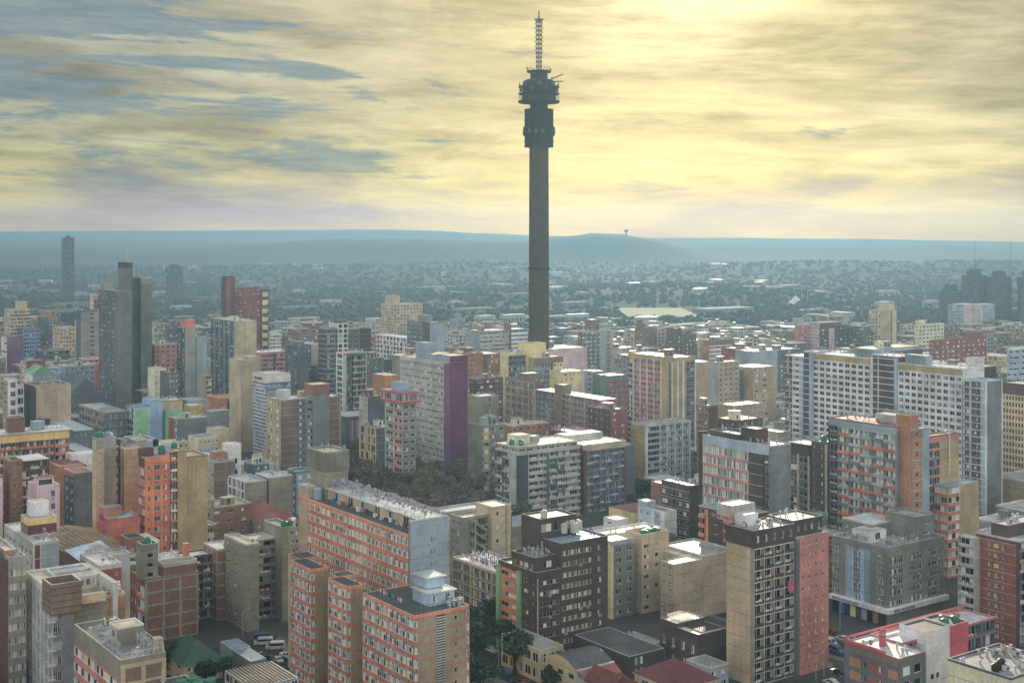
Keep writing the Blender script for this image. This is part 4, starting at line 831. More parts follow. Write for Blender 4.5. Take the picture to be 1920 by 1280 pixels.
# --- 23 blond window tower
b = BD('dark brown tower with blond full width windows under a white fascia', 1317, 1443, 1483, 838, 448, 'brown', roof='roofg', par='concl', ph=.4,
   L=fs([('w',7.2,dict(n=7,ww=.97,wh=.72,pal='cur',np=5,m='sand',sp='salmon',pm='framed')),Bl(2.1,'brown'),Yb(.9,1,bp=['dkgrey'],m='brownd',wash=.2,pal='dk')], fh=3.6, rec=.8, top=2.9, tm='paleblue', band=('concl',.2,.1)), R=fs([Bl(1,'grey')]))
b.mass(0, 3, b.d, b.d+2, b.H+1, 'brownd', roof='roofg', ph=.3)
b.mass(2, 11, b.d*.5, b.d*.95, b.H+1.2, 'dkgrey', z0=b.H+.1, roof='roofg', par='brown', ph=.9, clutter='v')
b.mass(3, 9, b.d*.28, b.d*.5, b.H+4.4, 'brownd', z0=b.H+.1, roof='roofy', ph=.4, R=fs([Bl(1,'maroon')])); b.clutter(1, b.w, 1, b.d*.4, b.H, 'vvd')
# --- 24 salmon balconies
b = BD('low brown block with a column of salmon balconies beside the white houses', 1312, 1392, 1440, 968, 425, 'brown', roof='roofb', par='brown', ph=.2, over=.4,
   L=fs([Yb(1,1,bp=['salmon'],m='oranged',po=.8,bh=1.2,np=2),Bl(.35,'orange'),Wn(2.4,1,ww=.3,wh=.08,m='brown',np=3,pal='cur'),Yb(3,2,bp=['salmon'],m='salmon',np=3,po=.2)], fh=3.2, rec=1.0, top=.4))
# brown office behind white
b = BD('brown banded office with one plain brown end wall near the white houses', 1240, 1294, 1310, 912, 486, 'brown', roof='roofw', par='brown', ph=.3,
   L=fs([Wn(4,4,ww=.82,wh=.5,m='brownd',sp='brownd',pal='cur',np=2)], fh=3.5, top=2.2, band=('concl',.2,.08)), R=fs([Bl(1,'brown')]), name='office_block', clutter='dv')
b.mass(0, b.w, b.d, b.d+6, b.H-1.6, 'brick', roof='roofw', ph=.3)
# white house group
b = BD('white flat roofed house cluster with a tall white stair box', 1115, 1172, 1213, 982, 470, 'white', roof='roofw', par='white', ph=.5, R=fs([Bl(1,'paleblue'),Wn(1,1,ww=.3,wh=.4),Bl(1,'paleblue')], fh=3.2), L=fs([Bl(1,'paleblue')]), name='house', H=9, dp=26)
b.mass(b.w*.3, b.w*.9, 9, 16, b.H+6.2, 'white', z0=0, roof='roofg', par='white', ph=.3, R=fs([Wn(1,1,ww=.3,wh=.25)], fh=6, nf=1), L=fs([Wn(1,1,ww=.3,wh=.25)]))
b = BD('larger white house with curved parapet and blue windows', 1196, 1246, 1269, 962, 478, 'white', roof='roofg', par='white', ph=.6, L=fs([Wn(2,2,ww=.3,wh=.4,m='paleblue',pal='blue'),Bl(.5),Wn(1,1,ww=.4,wh=.4,m='paleblue',pal='blue'),Bl(.5)], fh=3.6), R=fs([Bl(1,'white')]), name='house')
b.mass(0, b.w*.7, b.d*.65, b.d, b.H+2.4, 'paleblue', roof='roofw', par='white', ph=.3, z0=b.H+.1)
b = BD('long yellow ended shed with red roof and pigeons', 1167, 1190, 1240, 955, 520, 'yellow', roof='roofr', par='yellow', ph=.1, H=9, dp=16, R=fs([Bl(1)]), name='shed')
# --- 25 mustard finned slabs
b = BD('lower blue grey slab with white fins, mustard edge and roof dishes', 1183, 1212, 1294, 799, 620, 'slate', roof='roofc', par='concl', ph=.5, clutter='ddD', dp=None,
   L=fs([Bl(1,'mustard')], fh=2.9, band=('framed',.1,.05), top=.6, tm='concl'), R=fs([Pr(.2,'white'),Yb(2,1,bp=['steel'],m='slate',po=.8,wash=.1,fm='slate',np=4),Pr(.15,'white')]+[Wn(1.2,2,ww=.86,wh=.5,m='slate',sp='bluegrey',pal='mid'),Pr(.13,'white')]*4, fh=2.9, top=.5, tm='concl', rec=.9))
b = BD('taller slab with long white fins and mustard stair bays', 1177, 1263, 1304, 672, 668, 'mustard', roof='roofw', par='mustard', ph=.5, clutter='pv',
   L=fs([Yb(.9,1,bp=['steel'],m='slate',np=3,wash=0,fm='slate'),Pr(.12,'white')]+[Wn(1,1,ww=.94,wh=.55,m='slate',sp='salmon',pal='blue',np=4),Pr(.1,'white')]*4+[Bl(1.1,'mustard'),Wn(.5,1,ww=.8,wh=.6,m='slate',pal='dk'),Pr(.15,'white')], fh=2.9, top=2.3, tm='mustard', rec=.8),
   R=fs([Bl(.4,'mustard'),Pr(.16,'white'),Bl(.5,'mustard'),Pr(.16,'white'),Bl(.3,'mustard'),Wn(1,1,ww=.9,wh=.6,m='slate',pal='dk'),Pr(.12,'white')], fh=2.9, top=2, rec=.5))
BD('tan blank slab set against the finned mustard slab', 1296, 1304, 1333, 680, 690, 'tan', roof='roofg', par='tan', ph=.3, R=fs([Bl(1,'tan')]), L=fs([Bl(1)]), dp=12, clutter='v')
# --- 26 grey twin
b = BD('grey block with rows of washing hung balconies beneath a cream double roof', 928, 971, 1088, 852, 540, 'concl', roof='roofc', par='concl', ph=.6,
   L=fs([Yb(2,2,bp=['dkgrey','concl'],m='grey',np=2,wash=.5),Bl(1,'concl')], fh=2.95, rec=1.0), R=fs([Bl(1.5,'dkgrey'),Pr(.1,'concl',pr=.05),Yb(2.6,1,bp=['concl'],po=.3,m='grey',wash=.9,np=5),Bl(.4,'slate'),Yb(2.4,2,bp=['concl','concl','slate'],kb=1,po=.2,m='grey',wash=.7,np=3),Yb(2.4,1,bp=['concl'],po=.3,m='grey',wash=.9,np=5)], fh=2.95, rec=1.1, top=.5))
b.mass(.8, b.w-1, .8, b.d-1, b.H+2.6, 'concl', z0=b.H+.1, R=fs([Wn(8,8,ww=.8,wh=.35,pal='dk',fr='concl')], nf=1), L=fs([Wn(6,6,ww=.8,wh=.35,pal='dk',fr='concl')], nf=1), roof='roofy', par='sand', ph=.3, over=.6, clutter='vd')
b.mass(6, 13, 9, 16, b.H+6, 'cream', z0=b.H+2.7, roof='roofc', ph=.2); b.mass(14, 18, 9, 13, b.H+5, 'bluegrey', z0=b.H+2.7, roof='roofc', ph=.2)
tank('green tank near the left corner of the cream double roof', b, 2.6, 8, b.H+2.8, r=1.1, h=2.4); tank('green tank second from the left corner of the cream double roof', b, 5.0, 4.6, b.H+2.8, r=1.1, h=2.4)
W_, d_ = b.w, b.d; D2 = b.W(W_, 0)
b = BD('maroon framed balcony block joined to the washing hung grey block', 1087, 1094, 1174, 836, D2[1]+2, 'maroon', roof='roofy', par='yband', ph=.4, dp=30,
   R=fs([Pr(.5,'maroon',pr=.2),Yb(6,6,bp=['slate','concl','grey'],kb=2,ka=1,m='bluep',wash=.15,np=3,pal='blue'),Bl(.3,'maroon')], fh=2.95, rec=1.0, top=2.4, tm='yband'), L=fs([Bl(1,'maroon')]))
b.mass(b.w, b.ux(1192), .4, 26, b.H-2.4, 'dkgrey', R=fs([Bl(1,'slate')]), roof='roofy', par='slate', ph=.4); b.mass(3, b.w, 16, 24, b.H+2, 'concl', z0=b.H+.1, roof='roofy', ph=.2)
# --- 27 purple slab
b = BD('tall slab with pale blue window walls and a deep purple end wall', 750, 833, 877, 681, 640, 'concl', roof='roofc', par='concl', ph=.4,
   L=fs([Bl(.25,'paleblue'),Wn(14,16,ww=.8,wh=.36,m='conc',sp='concl',pm='concl',pal='mid',np=2),Bl(.2)], fh=3.15, top=1.2, vb=('concl',16,.3)), R=fs([Bl(.9,'purpled'),Bl(2.8,'purple')], fh=3.15), clutter='v')
b.mass(b.w*.25, b.w+.05, -.05, 12, b.zz(668,5,0), 'purple', R=fs([Bl(1,'purple')]), L=fs([Bl(1,'bluegrey')]), z0=b.H+.1, roof='roofy', par='purple', ph=.3)
b.mass(1, b.w, 12, b.d*.6, b.zz(664,0,20), 'bluegrey', L=fs([Bl(1,'bluegrey')]), z0=b.H+.1, roof='roofy', ph=.3); b.mass(3, 9, b.d*.55, b.d*.75, b.H+8, 'bluegrey', z0=b.H+.1, roof='roofg', ph=.3)
b = BD('slim grey wing with a crimson glazed top storey beside the purple slab', 722, 755, 780, 757, 600, 'conc', roof='roofc', par='conc', ph=.1, dp=None,
   L=fs([Wn(1,1,ww=.8,wh=.55,pal='mid',np=3,sp='conc',m='concl'),Wn(1,1,ww=.8,wh=.55,pal='mid',np=3,sp='salmon',m='concl')], fh=3.15, vb=('concl',2,.4)), R=fs([Wn(2,2,ww=.6,wh=.5,m='conc',sp='conc')], fh=3.15, band=('slate',.15,.05)))
b.mass(-1.4, b.w+.6, -1.4, b.d+1.5, b.H+5.2, 'crimson', z0=b.H+.2, R=fs([Wn(4,4,ww=.92,wh=.6,m='crimson',pal='blue',np=3)], nf=1), L=fs([Wn(4,4,ww=.92,wh=.6,m='crimson',pal='blue',np=3)], nf=1), roof='roofb', par='crimson', ph=.15)
b.mass(1.5, b.w, 6, b.d*.8, b.H+9, 'paleblue', z0=b.H+5.4, roof='roofw', ph=.2)
b = BD('small mustard egg crate block at the edge of the bare trees', 675, 706, 740, 803, 640, 'slate', roof='roofg', par='yband', ph=.5, L=fs([Wn(3,3,ww=.78,wh=.8,m='ochre',sp='yband',pal='dk',pp=.3)], fh=4.2), R=fs([Bl(1)], fh=3.4, band=('conc',.3,.05)), clutter='pv')
b = BD('brick stub block with a white edged roof behind the crimson storey', 718, 722, 748, 705, 690, 'bricko', roof='roofw', par='bricko', ph=.3, dp=14, clutter='v')
b = BD('weathered pale slab with stained end wall and rusty roof sheds', 673, 690, 723, 745, 650, 'concl', roof='roofb', par='slate', ph=.6, dp=None, L=fs([Wn(2,2,ww=.3,wh=.35,np=1,m='concl')], fh=3.0), R=fs([Bl(1,'slate')]), clutter='ppv')
b = BD('low glass fronted hall with white roof by the bare trees', 640, 650, 735, 782, 700, 'slate', roof='roofw', par='concl', ph=.3, dp=18, R=fs([Wn(9,10,ww=.9,wh=.8,pal='blue')], fh=8, nf=1), name='hall')
# --- 29 brown slab white roof
b = BD('corner brick block of the long white roofed slab', 947, 1003, 1004, 718, 700, 'brick', w=6, roof='roofg', par='brick', ph=.8, clutter='pv',
   L=fs([Wn(3,3,ww=.4,wh=.5,m='brickg'),Bl(1.0,'brickg'),Wn(1.6,2,ww=.4,wh=.5,m='brickg')], fh=3.9, band=('concl',.3,.08), vb=('concl',5,.35)))
b.mass(0, 10, 8, 16, b.H+4, 'brickg', z0=b.H+.1, roof='roofw', ph=.3)
b = BD('long brown slab under a bright white roof with a pink gable end', 1004, 1126, 1156, 750, 640, 'brickg', roof='roofw', par='brickg', ph=.1, over=.4,
   L=fs([Wn(2.6,4,ww=.6,wh=.5,m='slate',pal='dk'),Bl(.3),Yb(1.2,1,bp=['concl'],m='brickg',wash=.2),Wn(1,1,ww=.5,wh=.5,m='brickg')]+[Wn(.9,2,ww=.6,wh=.5,m='brickg',pal='dk')]*4, fh=3.1, rec=.8, band=('concl',.18,.06), vb=('concl',9,.2)), R=fs([Bl(1,'salmon')]))
b.mass(-.6, 5, b.d*.55, b.d*.68, b.H+4.4, 'brickg', roof='roofy', ph=.3); 
b = BD('small brick blocks with pale roof below the pink gable', 1103, 1145, 1176, 770, 622, 'brickd', roof='roofc', par='brick', ph=.6, L=fs([Wn(4,4,ww=.45,wh=.45,m='brickd',pal='dk')], fh=3.1), R=fs([Wn(2,2,ww=.35,wh=.4,m='brickr')], fh=3.1), clutter='pv')
# --- between purple and twin
b = BD('olive flat block behind the purple end wall', 876, 898, 936, 745, 690, 'olive', roof='roofb', par='olive', ph=.5, L=fs([Bl(1)]), R=fs([Bl(1.2),Wn(.4,1,ww=.6,wh=.7,np=1,pal='dk'),Bl(1)], fh=3.2), clutter='v')
b = BD('soot stained olive block with a domed roof tank', 877, 905, 948, 800, 610, 'oliv2', roof='roofg', par='olive', ph=.6, L=fs([Bl(1)]), R=fs([Wn(1,1,ww=.6,wh=.6,pal='cur',sp='mustard',m='oliv2'),Wn(2,2,ww=.5,wh=.5,m='oliv2')], fh=3.2), clutter='pp')
tank('domed steel tank on the soot stained olive block', b, 4, 5, b.H+.13, r=2.2, h=4, m='tankl')
b = BD('low mustard and brick row with blue washing behind the cream double roof', 935, 960, 1030, 800, 640, 'bricko', roof='roofy', par='yband', ph=.4, R=fs([Wn(6,6,ww=.5,wh=.5)], fh=3.2), L=fs([Bl(1)]), clutter='vp')
b = BD('red walled roof room behind the maroon framed block', 1060, 1066, 1110, 812, 600, 'brickd', roof='roofg', par='crimson', ph=.6, dp=14, R=fs([Bl(1,'crimson'),Bl(1,'brickd')]), clutter='v')
# --- 30,31
b = BD('brick tower with pale floor bands and a broad grey stair shaft', 500, 527, 590, 752, 640, 'brick', roof='roofw', par='brick', ph=.5,
   L=fs([Wn(2,2,ww=.45,wh=.5,m='tan',pal='cur')], fh=3.4, band=('sand',.3,.06), vb=('sand',2,.4)), R=fs([Bl(.3),Bl(2.2,'brickg'),Wn(1,1,ww=.4,wh=.5,m='slate',pal='cur'),Bl(.3,'slate'),Wn(1.4,1,ww=.5,wh=.5,m='grey',pal='mid')], fh=3.4, band=('conc',.35,.06)), clutter='vd')
x1, x2 = b.ux(587, -1.2), b.ux(618, -1.2)
b.mass(x1, x2, -1.4, 8, b.zz(741,x1,-1), 'grey', R=fs([Bl(1,'grey')]), L=fs([Bl(1,'grey')]), roof=None)
b.mass(x1-.3, x2, -1.6, 8, b.zz(722,x1,-1), 'brick', z0=b.zz(741,x1,-1), R=fs([Bl(1,'brick')]), L=fs([Bl(1,'brick')]), roof='roofy', par='bricko', ph=.3)
b.mass(x2, b.ux(640), .2, b.d, b.H, 'brick', R=fs([Bl(2.2,'brick'),Bl(.4,'conc')], fh=3.4, band=('conc',.35,.06)), roof='roofw', ph=.4)
b.mass(3, 9, 8, 12, b.H+4.2, 'concl', z0=b.H+.1, roof='roofw', ph=.2); b.mass(14, 19, 8, 11, b.H+3, 'mustard', z0=b.H+.1, roof='roofw', ph=.2)
b = BD('narrow tan blank tower with slit windows in front of the grey tower', 444, 452, 475, 676, 720, 'tan', roof='roofg', par='tan', ph=.3, R=fs([Bl(1.2),Wn(1,1,ww=.5,wh=.12,np=1,pal='dk',m='tan'),Bl(.6)], fh=3.1), L=fs([Bl(1,'sand')]), dp=16, clutter='v')
b.mass(b.w, b.w+7, 5, 16, b.H+1, 'tan', roof='roofg', ph=.3)
b = BD('ribbed grey office with a white lettered roof band', 474, 500, 545, 703, 690, 'bluegrey', roof='roofg', par='slate', ph=.2,
   L=fs([Wn(1,1,ww=.95,wh=.5,pal='blue',m='bluegrey',sp='paleblue',np=6)], fh=1.9, band=('white',.2,.15), top=4.2, tm='white'), R=fs([Wn(2,2,ww=.9,wh=.45,pal='blue',m='slate',sp='bluegrey',np=5),Bl(.3,'slate'),Wn(.6,1,ww=.9,wh=.5,pal='blue',m='slate',sp='bluegrey')], fh=2.6, band=('bluegrey',.25,.1), top=4.2, tm='white'), name='office_block')
b_31 = b
b = BD('peach and blue banded hotel slab under a thin white roof', 474, 478, 545, 662, 900, 'salmon', dp=16, roof='roofw', par='white', ph=.4, R=fs([Wn(3,4,ww=.96,wh=.5,pal='blue',m='salmon'),Bl(.4,'dkgrey'),Wn(2,3,ww=.96,wh=.5,pal='blue',m='salmon'),Bl(.5,'oranged')], fh=3.2, top=1), clutter='vc')
b = BD('dark grey block with a teal roof room', 534, 560, 578, 650, 850, 'slate', roof='roofd', par='slate', ph=.4, L=fs([Wn(1,2,ww=.5,wh=.4,pal='dk')], fh=3.1), R=fs([Bl(1)]), clutter='pv')
b.mass(0, 5, 2, 8, b.H+3, 'teal', z0=b.H+.1, roof='roofg', ph=.2)
b = BD('grey block ending in a pink painted wall', 560, 584, 597, 646, 880, 'bluep', roof='roofw', par='pink', ph=.4, L=fs([Wn(1,2,ww=.5,wh=.4,m='slate',pal='mid')], fh=3.1), R=fs([Bl(1,'pink')]), clutter='v')
# --- 35 dark tower group
b = BD('tall dark tower with pale floor edges beside a white ladder frame', 597, 612, 633, 617, 850, 'brownd', roof='roofg', par='dkgrey', ph=.4,
   L=fs([Bl(1,'brown')], fh=3.2, band=('concl',.35,.3)), R=fs([Wn(1.4,1,ww=.8,wh=.55,pal='dk',m='slate',np=3),Bl(.3)], fh=3.2, band=('concl',.3,.3)), clutter='v')
x1, x2 = b.ux(651), b.ux(650); b.mass(b.w, b.ux(652), -.5, 12, b.zz(607,b.w,0), 'white', R=fs([Wn(1,2,ww=.75,wh=.8,m='white',pal='dk',np=1)], fh=3.2), roof='roofg', ph=.3)
b.mass(b.ux(652), b.ux(697), 1, 18, b.zz(618,b.ux(670),0), 'dkgrey', R=fs([Wn(2.6,2,ww=.7,wh=.4,pal='dk',m='slate'),Bl(2.2,'brownd')], fh=3.2, band=('grey',.15,.05)), roof='roofd', par='brownd', ph=.6, clutter='va')
b.mass(b.w+1, b.w+8, 2, 8, b.zz(600,b.w,2), 'slate', roof='roofd', ph=.3, z0=b.zz(607,b.w,0)+.1)
b = BD('dark balcony slab framed by a white ladder column', 630, 645, 687, 663, 740, 'slate', roof='roofr', par='concl', ph=.4,
   L=fs([Wn(1,1,ww=.75,wh=.82,m='white',sp='white',pal='dk',np=1)], fh=3.3), R=fs([Pr(.6,'concl',pr=.2),Yb(5,3,bp=['slate','concl','mustard'],kb=1,ka=3,m='dkgrey',pal='dk',wash=.1),Pr(.2,'concl')], fh=3.3, rec=1.0, top=1.5, tm='slate'), clutter='dv')
b.mass(b.w, b.ux(722), 1, 16, b.zz(675,b.w,0), 'slate', R=fs([Wn(2,2,ww=.4,wh=.4,pal='mid',m='slate'),Bl(.6)], fh=3.3, band=('grey',.12,.05)), roof='roofd', par='dkgrey', ph=.5, clutter='pv')
b.mass(b.ux(722), b.ux(740), 3, 16, b.zz(676,b.ux(722),0), 'dkgrey', R=fs([Bl(1)]), roof='roofg', ph=.4)
# --- 32 concrete twins
b = BD('tall grey concrete tower with speckled window side, nearer of the twins', 186, 218, 247, 548, 820, 'towerg', roof='roofg', par='towerg', ph=.8,
   L=fs([Pr(.25,'slate',pr=.2)]+[Wn(1,2,ww=.5,wh=.45,m='slate',pal='mid',np=1),Pr(.2,'towerg',pr=.25)]*4, fh=3.0, rec=.5), R=fs([Bl(1,'towerg')]), clutter='v')
b.mass(0, 6, b.d*.7, b.d*.95, b.H+5, 'olive', z0=b.H+.1, roof='roofg', ph=.3)
b = BD('taller grey concrete tower with roof masts, farther of the twins', 221, 247, 249, 495, 880, 'towerg', roof='roofd', par='brownd', ph=1, L=fs([Bl(1,'towerg')], top=3, tm='brownd'), R=fs([Bl(1,'slate')]), clutter='')
q1 = b.ux(259, 5); q2 = b.ux(285, -1)
b.mass(b.w, q1, 5, b.d, b.zz(524,b.w,5), 'slate', R=fs([Bl(1,'slate')]), roof='roofg', ph=.6)
b.mass(q1, q2, -1, b.d, b.zz(521,q1,-1), 'towerg', R=fs([Bl(1,'towerg')], top=4, tm='olive'), L=fs([Bl(1,'slate')]), roof='roofb', par='concl', ph=.6, clutter='aac')
mb = b.part('roof_mast')
for i, h in enumerate((14, 9, 10, 7)): mb.bar((.8, 3+i*4, b.H), (.8, 3+i*4, b.H+h), .25, 'steel')
# --- 33, 34
b = BD('grey blue tower with scalloped bays and a plain beige end', 395, 441, 481, 603, 880, 'bluegrey', roof='roofc', par='concl', ph=.5,
   L=fs([Wn(1,2,ww=.6,wh=.5,m='slate',pal='mid',np=1),Pr(.25,'bluegrey',pr=.5)]*5, fh=3.0, rec=.5), R=fs([Bl(1.8,'sand'),Bl(.08,'slate'),Bl(2.2,'sand')]), clutter='pvvc')
b = BD('dark red brick tower with yellow panels up its corner', 415, 424, 441, 521, 1040, 'brickr', roof='roofd', par='brickd', ph=1, L=fs([Bl(1,'brickd')], fh=3.5, band=('brickg',.3,.2)), R=fs([Bl(1,'brickr'),Bl(1,'brickd')], fh=3.5, band=('brickg',.2,.1)))
b.mass(b.w, b.ux(492), 3, 22, b.zz(540,14,3), 'brickr', R=fs([Wn(2,3,ww=.4,wh=.4,m='brickr',pal='dk'),Bl(.6,'brick'),Wn(1.4,2,ww=.4,wh=.4,m='brickr',pal='dk')], fh=3.4, band=('brickd',.3,.1)), roof='roofg', par='brickd', ph=.5, clutter='avc')
b.mass(b.ux(492), b.ux(506), 1, 20, b.zz(545,16,1), 'brickd', R=fs([Wn(1,1,ww=.8,wh=.55,m='brickd',pal='dk',np=1)], nf=12), roof='roofg', ph=.5)
mb = b.part('yellow_panel'); q0, q1 = b.ux(492, .6), b.ux(502, .6)
z = b.zz(549,16,1)
for i in range(12): mb.box(q0, q1, .55, .95, z-3.6-i*6.6, z-i*6.6, 'yellow')
# ---- right: the big white slab
b = B('long white framed slab with khaki top storey, brown stairs and a grey end wall', 1848, 560, 716)
W_ = b.ux(1880); q1 = b.vy(1806); bd = ('white',.35,.1)
b.mass(0, W_, 0, q1, b.H, 'paleblue', L=fs([Wn(.9,1,ww=.7,wh=.6,m='white',sp='maroon',np=2),Pr(.25,'paleblue',pr=.5),Wn(1.1,1,ww=.5,wh=.45,m='maroon'),Bl(.6,'paleblue')], fh=3.0, band=bd), R=fs([Bl(.1,'white'),Bl(1,'grey'),Bl(.08,'white')]), roof='roofb', par='paleblue', ph=.4)
P0 = 4.0
def Lm(xr_, xl_, py, px_, m, L, par='white', roof='roofw', cl='', ph=.5, lx=P0, w_=13):
    a, c = b.vy(xr_, lx), b.vy(xl_, lx); z = b.zz(py, lx, b.vy(px_, lx)); b.mass(lx, lx+w_, a, c, z, m, L=L, roof=roof, par=par, ph=ph, clutter=cl); return z
G_ = lambda n, w=1: Wn(w, n, ww=.72, wh=.6, m='white', pal='dk', np=2, pp=.15)
za = Lm(1804, 1684, 687, 1740, 'white', fs([G_(10)], fh=3.0, top=2.9, tm='mustard', band=bd, vb=('white',10,.35), vp=.2), cl='dvD')
zb_ = Lm(1683, 1633, 668, 1660, 'maroon', fs([Pr(.3,'white',pr=.2),Bl(.8,'brown'),Pr(.1,'white',pr=.2),Bl(2.4,'brown'),Pr(.5,'paleblue',pr=.2)], fh=3.0, band=bd, top=1), cl='v')
zc_ = Lm(1632, 1524, 668, 1580, 'white', fs([G_(9)], fh=3.0, top=2.9, tm='mustard', band=bd, vb=('white',9,.35), vp=.2), cl='dDv')
Lm(1523.5, 1507, 660, 1515, 'paleblue', fs([Bl(1,'brown'),Pr(.6,'paleblue',pr=.2)], fh=3.0, band=bd), lx=P0-1)
Lm(1506, 1472, 668, 1490, 'paleblue', fs([Wn(.9,1,ww=.6,wh=.6,m='maroon'),Wn(.9,1,ww=.9,wh=.5,m='white',np=2,sp='white'),Bl(.5,'paleblue')], fh=3.0, band=bd), lx=P0+1)
for i, (pa, pc, h) in enumerate(((1605,1640,4.2),(1700,1738,4.2))): a, c = b.vy(pc, P0+4), b.vy(pa, P0+4); b.mass(P0+3, P0+8, a, c, (zc_ if i == 0 else za)+h, 'bluegrey', z0=(zc_ if i == 0 else za)+.3, roof='roofy', ph=.15, L=fs([Bl(1)], vb=('slate',14,.2)))
b = BD('brown grid tower with cream mullions at the right edge', 1874, 1990, 2040, 730, 600, 'sand', roof='roofw', par='brownd', ph=.6, w=14, L=fs([Wn(12,20,ww=.62,wh=.66,m='sand',pal='dk',np=1)], fh=3.1, top=5, tm='maroon', band=('sand',.3,.1)), clutter='v')
b = BD('maroon brick roofs with washing and a small white tower behind the white slab', 1706, 1830, 1868, 690, 660, 'maroon', roof='roofc', par='concl', ph=.4, L=fs([Wn(5,6,ww=.5,wh=.4,m='maroon')], fh=3.3), R=fs([Bl(1,'brownd')]), clutter='vdp')
x_ = b.ux(1858); b.mass(-3, 4, -2, 4, b.H+5, 'white', R=fs([Wn(3,4,ww=.4,wh=.35,pal='dk',m='white')], fh=4), L=fs([Bl(1,'white')]), roof='roofb', par='white', ph=.4)
b = BD('white rounded building cropped by the right edge behind the maroon roofs', 1888, 1900, 1990, 655, 760, 'white', roof='roofw', ph=.5, w=30, R=fs([Wn(3,5,ww=.9,wh=.35,m='paleblue',pal='dk')], fh=3.3), L=fs([Wn(1,1,ww=.9,wh=.35,m='paleblue',pal='dk')], fh=3.3))
# ---- low brick between the mustard slabs and the white slab
b = BD('brick block with pale grid in front of the tan blank slab', 1306, 1330, 1346, 762, 600, 'brick', roof='roofd', par='brick', ph=.5, L=fs([Wn(2,2,ww=.4,wh=.4,m='brick')], fh=3.2, band=('sand',.2,.06)), R=fs([Bl(1,'brickd')]), clutter='pv')
b = BD('low brown blocks with glowing cream roofs below the tan pair', 1340, 1380, 1430, 790, 610, 'brown', roof='roofy', par='brown', ph=.5, R=fs([Wn(4,4,ww=.4,wh=.4)], fh=3.2), L=fs([Wn(4,4,ww=.4,wh=.4)], fh=3.2), clutter='pv')
b = BD('long low tan wall with windows behind the palm', 1372, 1376, 1434, 762, 690, 'tan', roof='roofc', par='tan', ph=.5, dp=12, R=fs([Wn(4,8,ww=.3,wh=.3)], fh=3.2), clutter='v')
b = BD('small olive blank box beside the white slab foot', 1420, 1460, 1480, 812, 560, 'olive', roof='roofy', par='olive', ph=.4, R=fs([Bl(1)]), L=fs([Bl(1,'sand')]))
b = BD('brown office with cream fins squeezed between dark tower and orange balconies', 1481, 1518, 1524, 835, 500, 'brown', w=8, roof='roofw', par='white', ph=.3, over=.4, L=fs([Wn(1,1,ww=.9,wh=.66,m='slate',pal='mid'),Pr(.25,'sand',pr=.1),Wn(1.2,1,ww=.9,wh=.66,m='slate',pal='mid'),Pr(.25,'sand',pr=.1)], fh=3.3, top=4.5, tm='brownd'), clutter='D')
b = BD('plain dark brown block with one pale stripe beside the orange balconies', 1521, 1550, 1554, 832, 492, 'brown', w=8, roof='roofc', par='brown', ph=.5, L=fs([Wn(1,1,ww=.3,wh=.3,m='brown'),Bl(.3),Wn(1,1,ww=.3,wh=.4,m='brown'),Bl(.3,'sand')], fh=3.4, band=('brickg',.2,.06)))
tank('green water tank on the plain dark brown block', b, 3, 4, b.H+.13, r=1.2, h=2.4)
# ---- tan pair
b = BD('tan tower pair joined by a dark recess, right half', 1407, 1411, 1455, 690, 800, 'tan', roof='roofw', par='concl', ph=.4, dp=18, R=fs([Wn(2.2,2,ww=.4,wh=.45,m='tan'),Bl(1)], fh=3.1, band=('sand',.2,.06)), clutter='v')
b.mass(-9, -.02, 8, 18, b.H-2, 'slate', R=fs([Wn(1,1,ww=.5,wh=.3,pal='dk',m='slate')], fh=3.1), roof='roofg', ph=.3)
b = BD('tan tower pair joined by a dark recess, left half with blue side', 1333, 1347, 1386, 680, 790, 'tan', roof='roofb', par='concl', ph=.4, L=fs([Bl(1,'bluegrey')]), R=fs([Wn(3,4,ww=.4,wh=.45,m='tan')], fh=3.1, band=('sand',.2,.06)), clutter='vp')
# ---- left middle
b = BD('long slab with yellow attic and red balcony lines cut by the left edge', -300, -60, 130, 821, 490, 'brick', dp=14, roof='roofw', par='roofc', ph=.2, over=.8,
   R=fs([Yb(9,12,bp=['red'],m='brickr',wash=.5,np=2),Yb(1.4,1,bp=['red'],m='brickr',po=.6),Bl(.2)], fh=3.2, rec=1.0, top=3.2, tm='ochre'))
b.mass(b.ux(17,3), b.ux(47,3), 3, 8, b.H+5.5, 'brick', z0=b.H+.3, roof='roofd', ph=.3); b.mass(b.ux(62,5), b.ux(84,5), 5, 9, b.H+3.2, 'bluegrey', z0=b.H+.3, roof='roofw', ph=.2); b.clutter(b.w*.3, b.w, 3, 12, b.H, 'vd')
b = BD('brick stair tower with slot windows near the left edge', -4, 18, 42, 866, 445, 'brick', roof='roofg', par='bricko', ph=.6, L=fs([Bl(1)]), R=fs([Bl(.5),Wn(1,1,ww=.5,wh=.35,np=1,pal='dk'),Wn(1,1,ww=.4,wh=.25,np=1,pal='dk')], fh=3.2), dp=8)
b.mass(b.w, b.ux(92, 2), 2, 14, b.H-.5, 'brown', R=fs([Yb(3,3,bp=['brown','concl'],m='brickd',wash=.3)], fh=3.2, rec=1), roof='roofw', par='white', ph=.2); tank('low green tank on the brick stair tower near the left edge', b, 2.2, 3, b.H+.13, r=1.3, h=1)
b = BD('narrow pink sided block cut by the left edge', -30, -2, 5, 896, 440, 'pink', roof='roofg', par='brick', ph=.6, L=fs([Bl(1)]), R=fs([Bl(1)]), dp=9)
b = BD('small pink painted block with an open dark terrace', 52, 70, 112, 917, 425, 'pink', roof='roofw', par='pink', ph=1.0, R=fs([Bl(1.4),Wn(1,1,ww=.5,wh=.5,m='pink',pal='dk'),Bl(.3)], fh=4.2), L=fs([Bl(1)]))
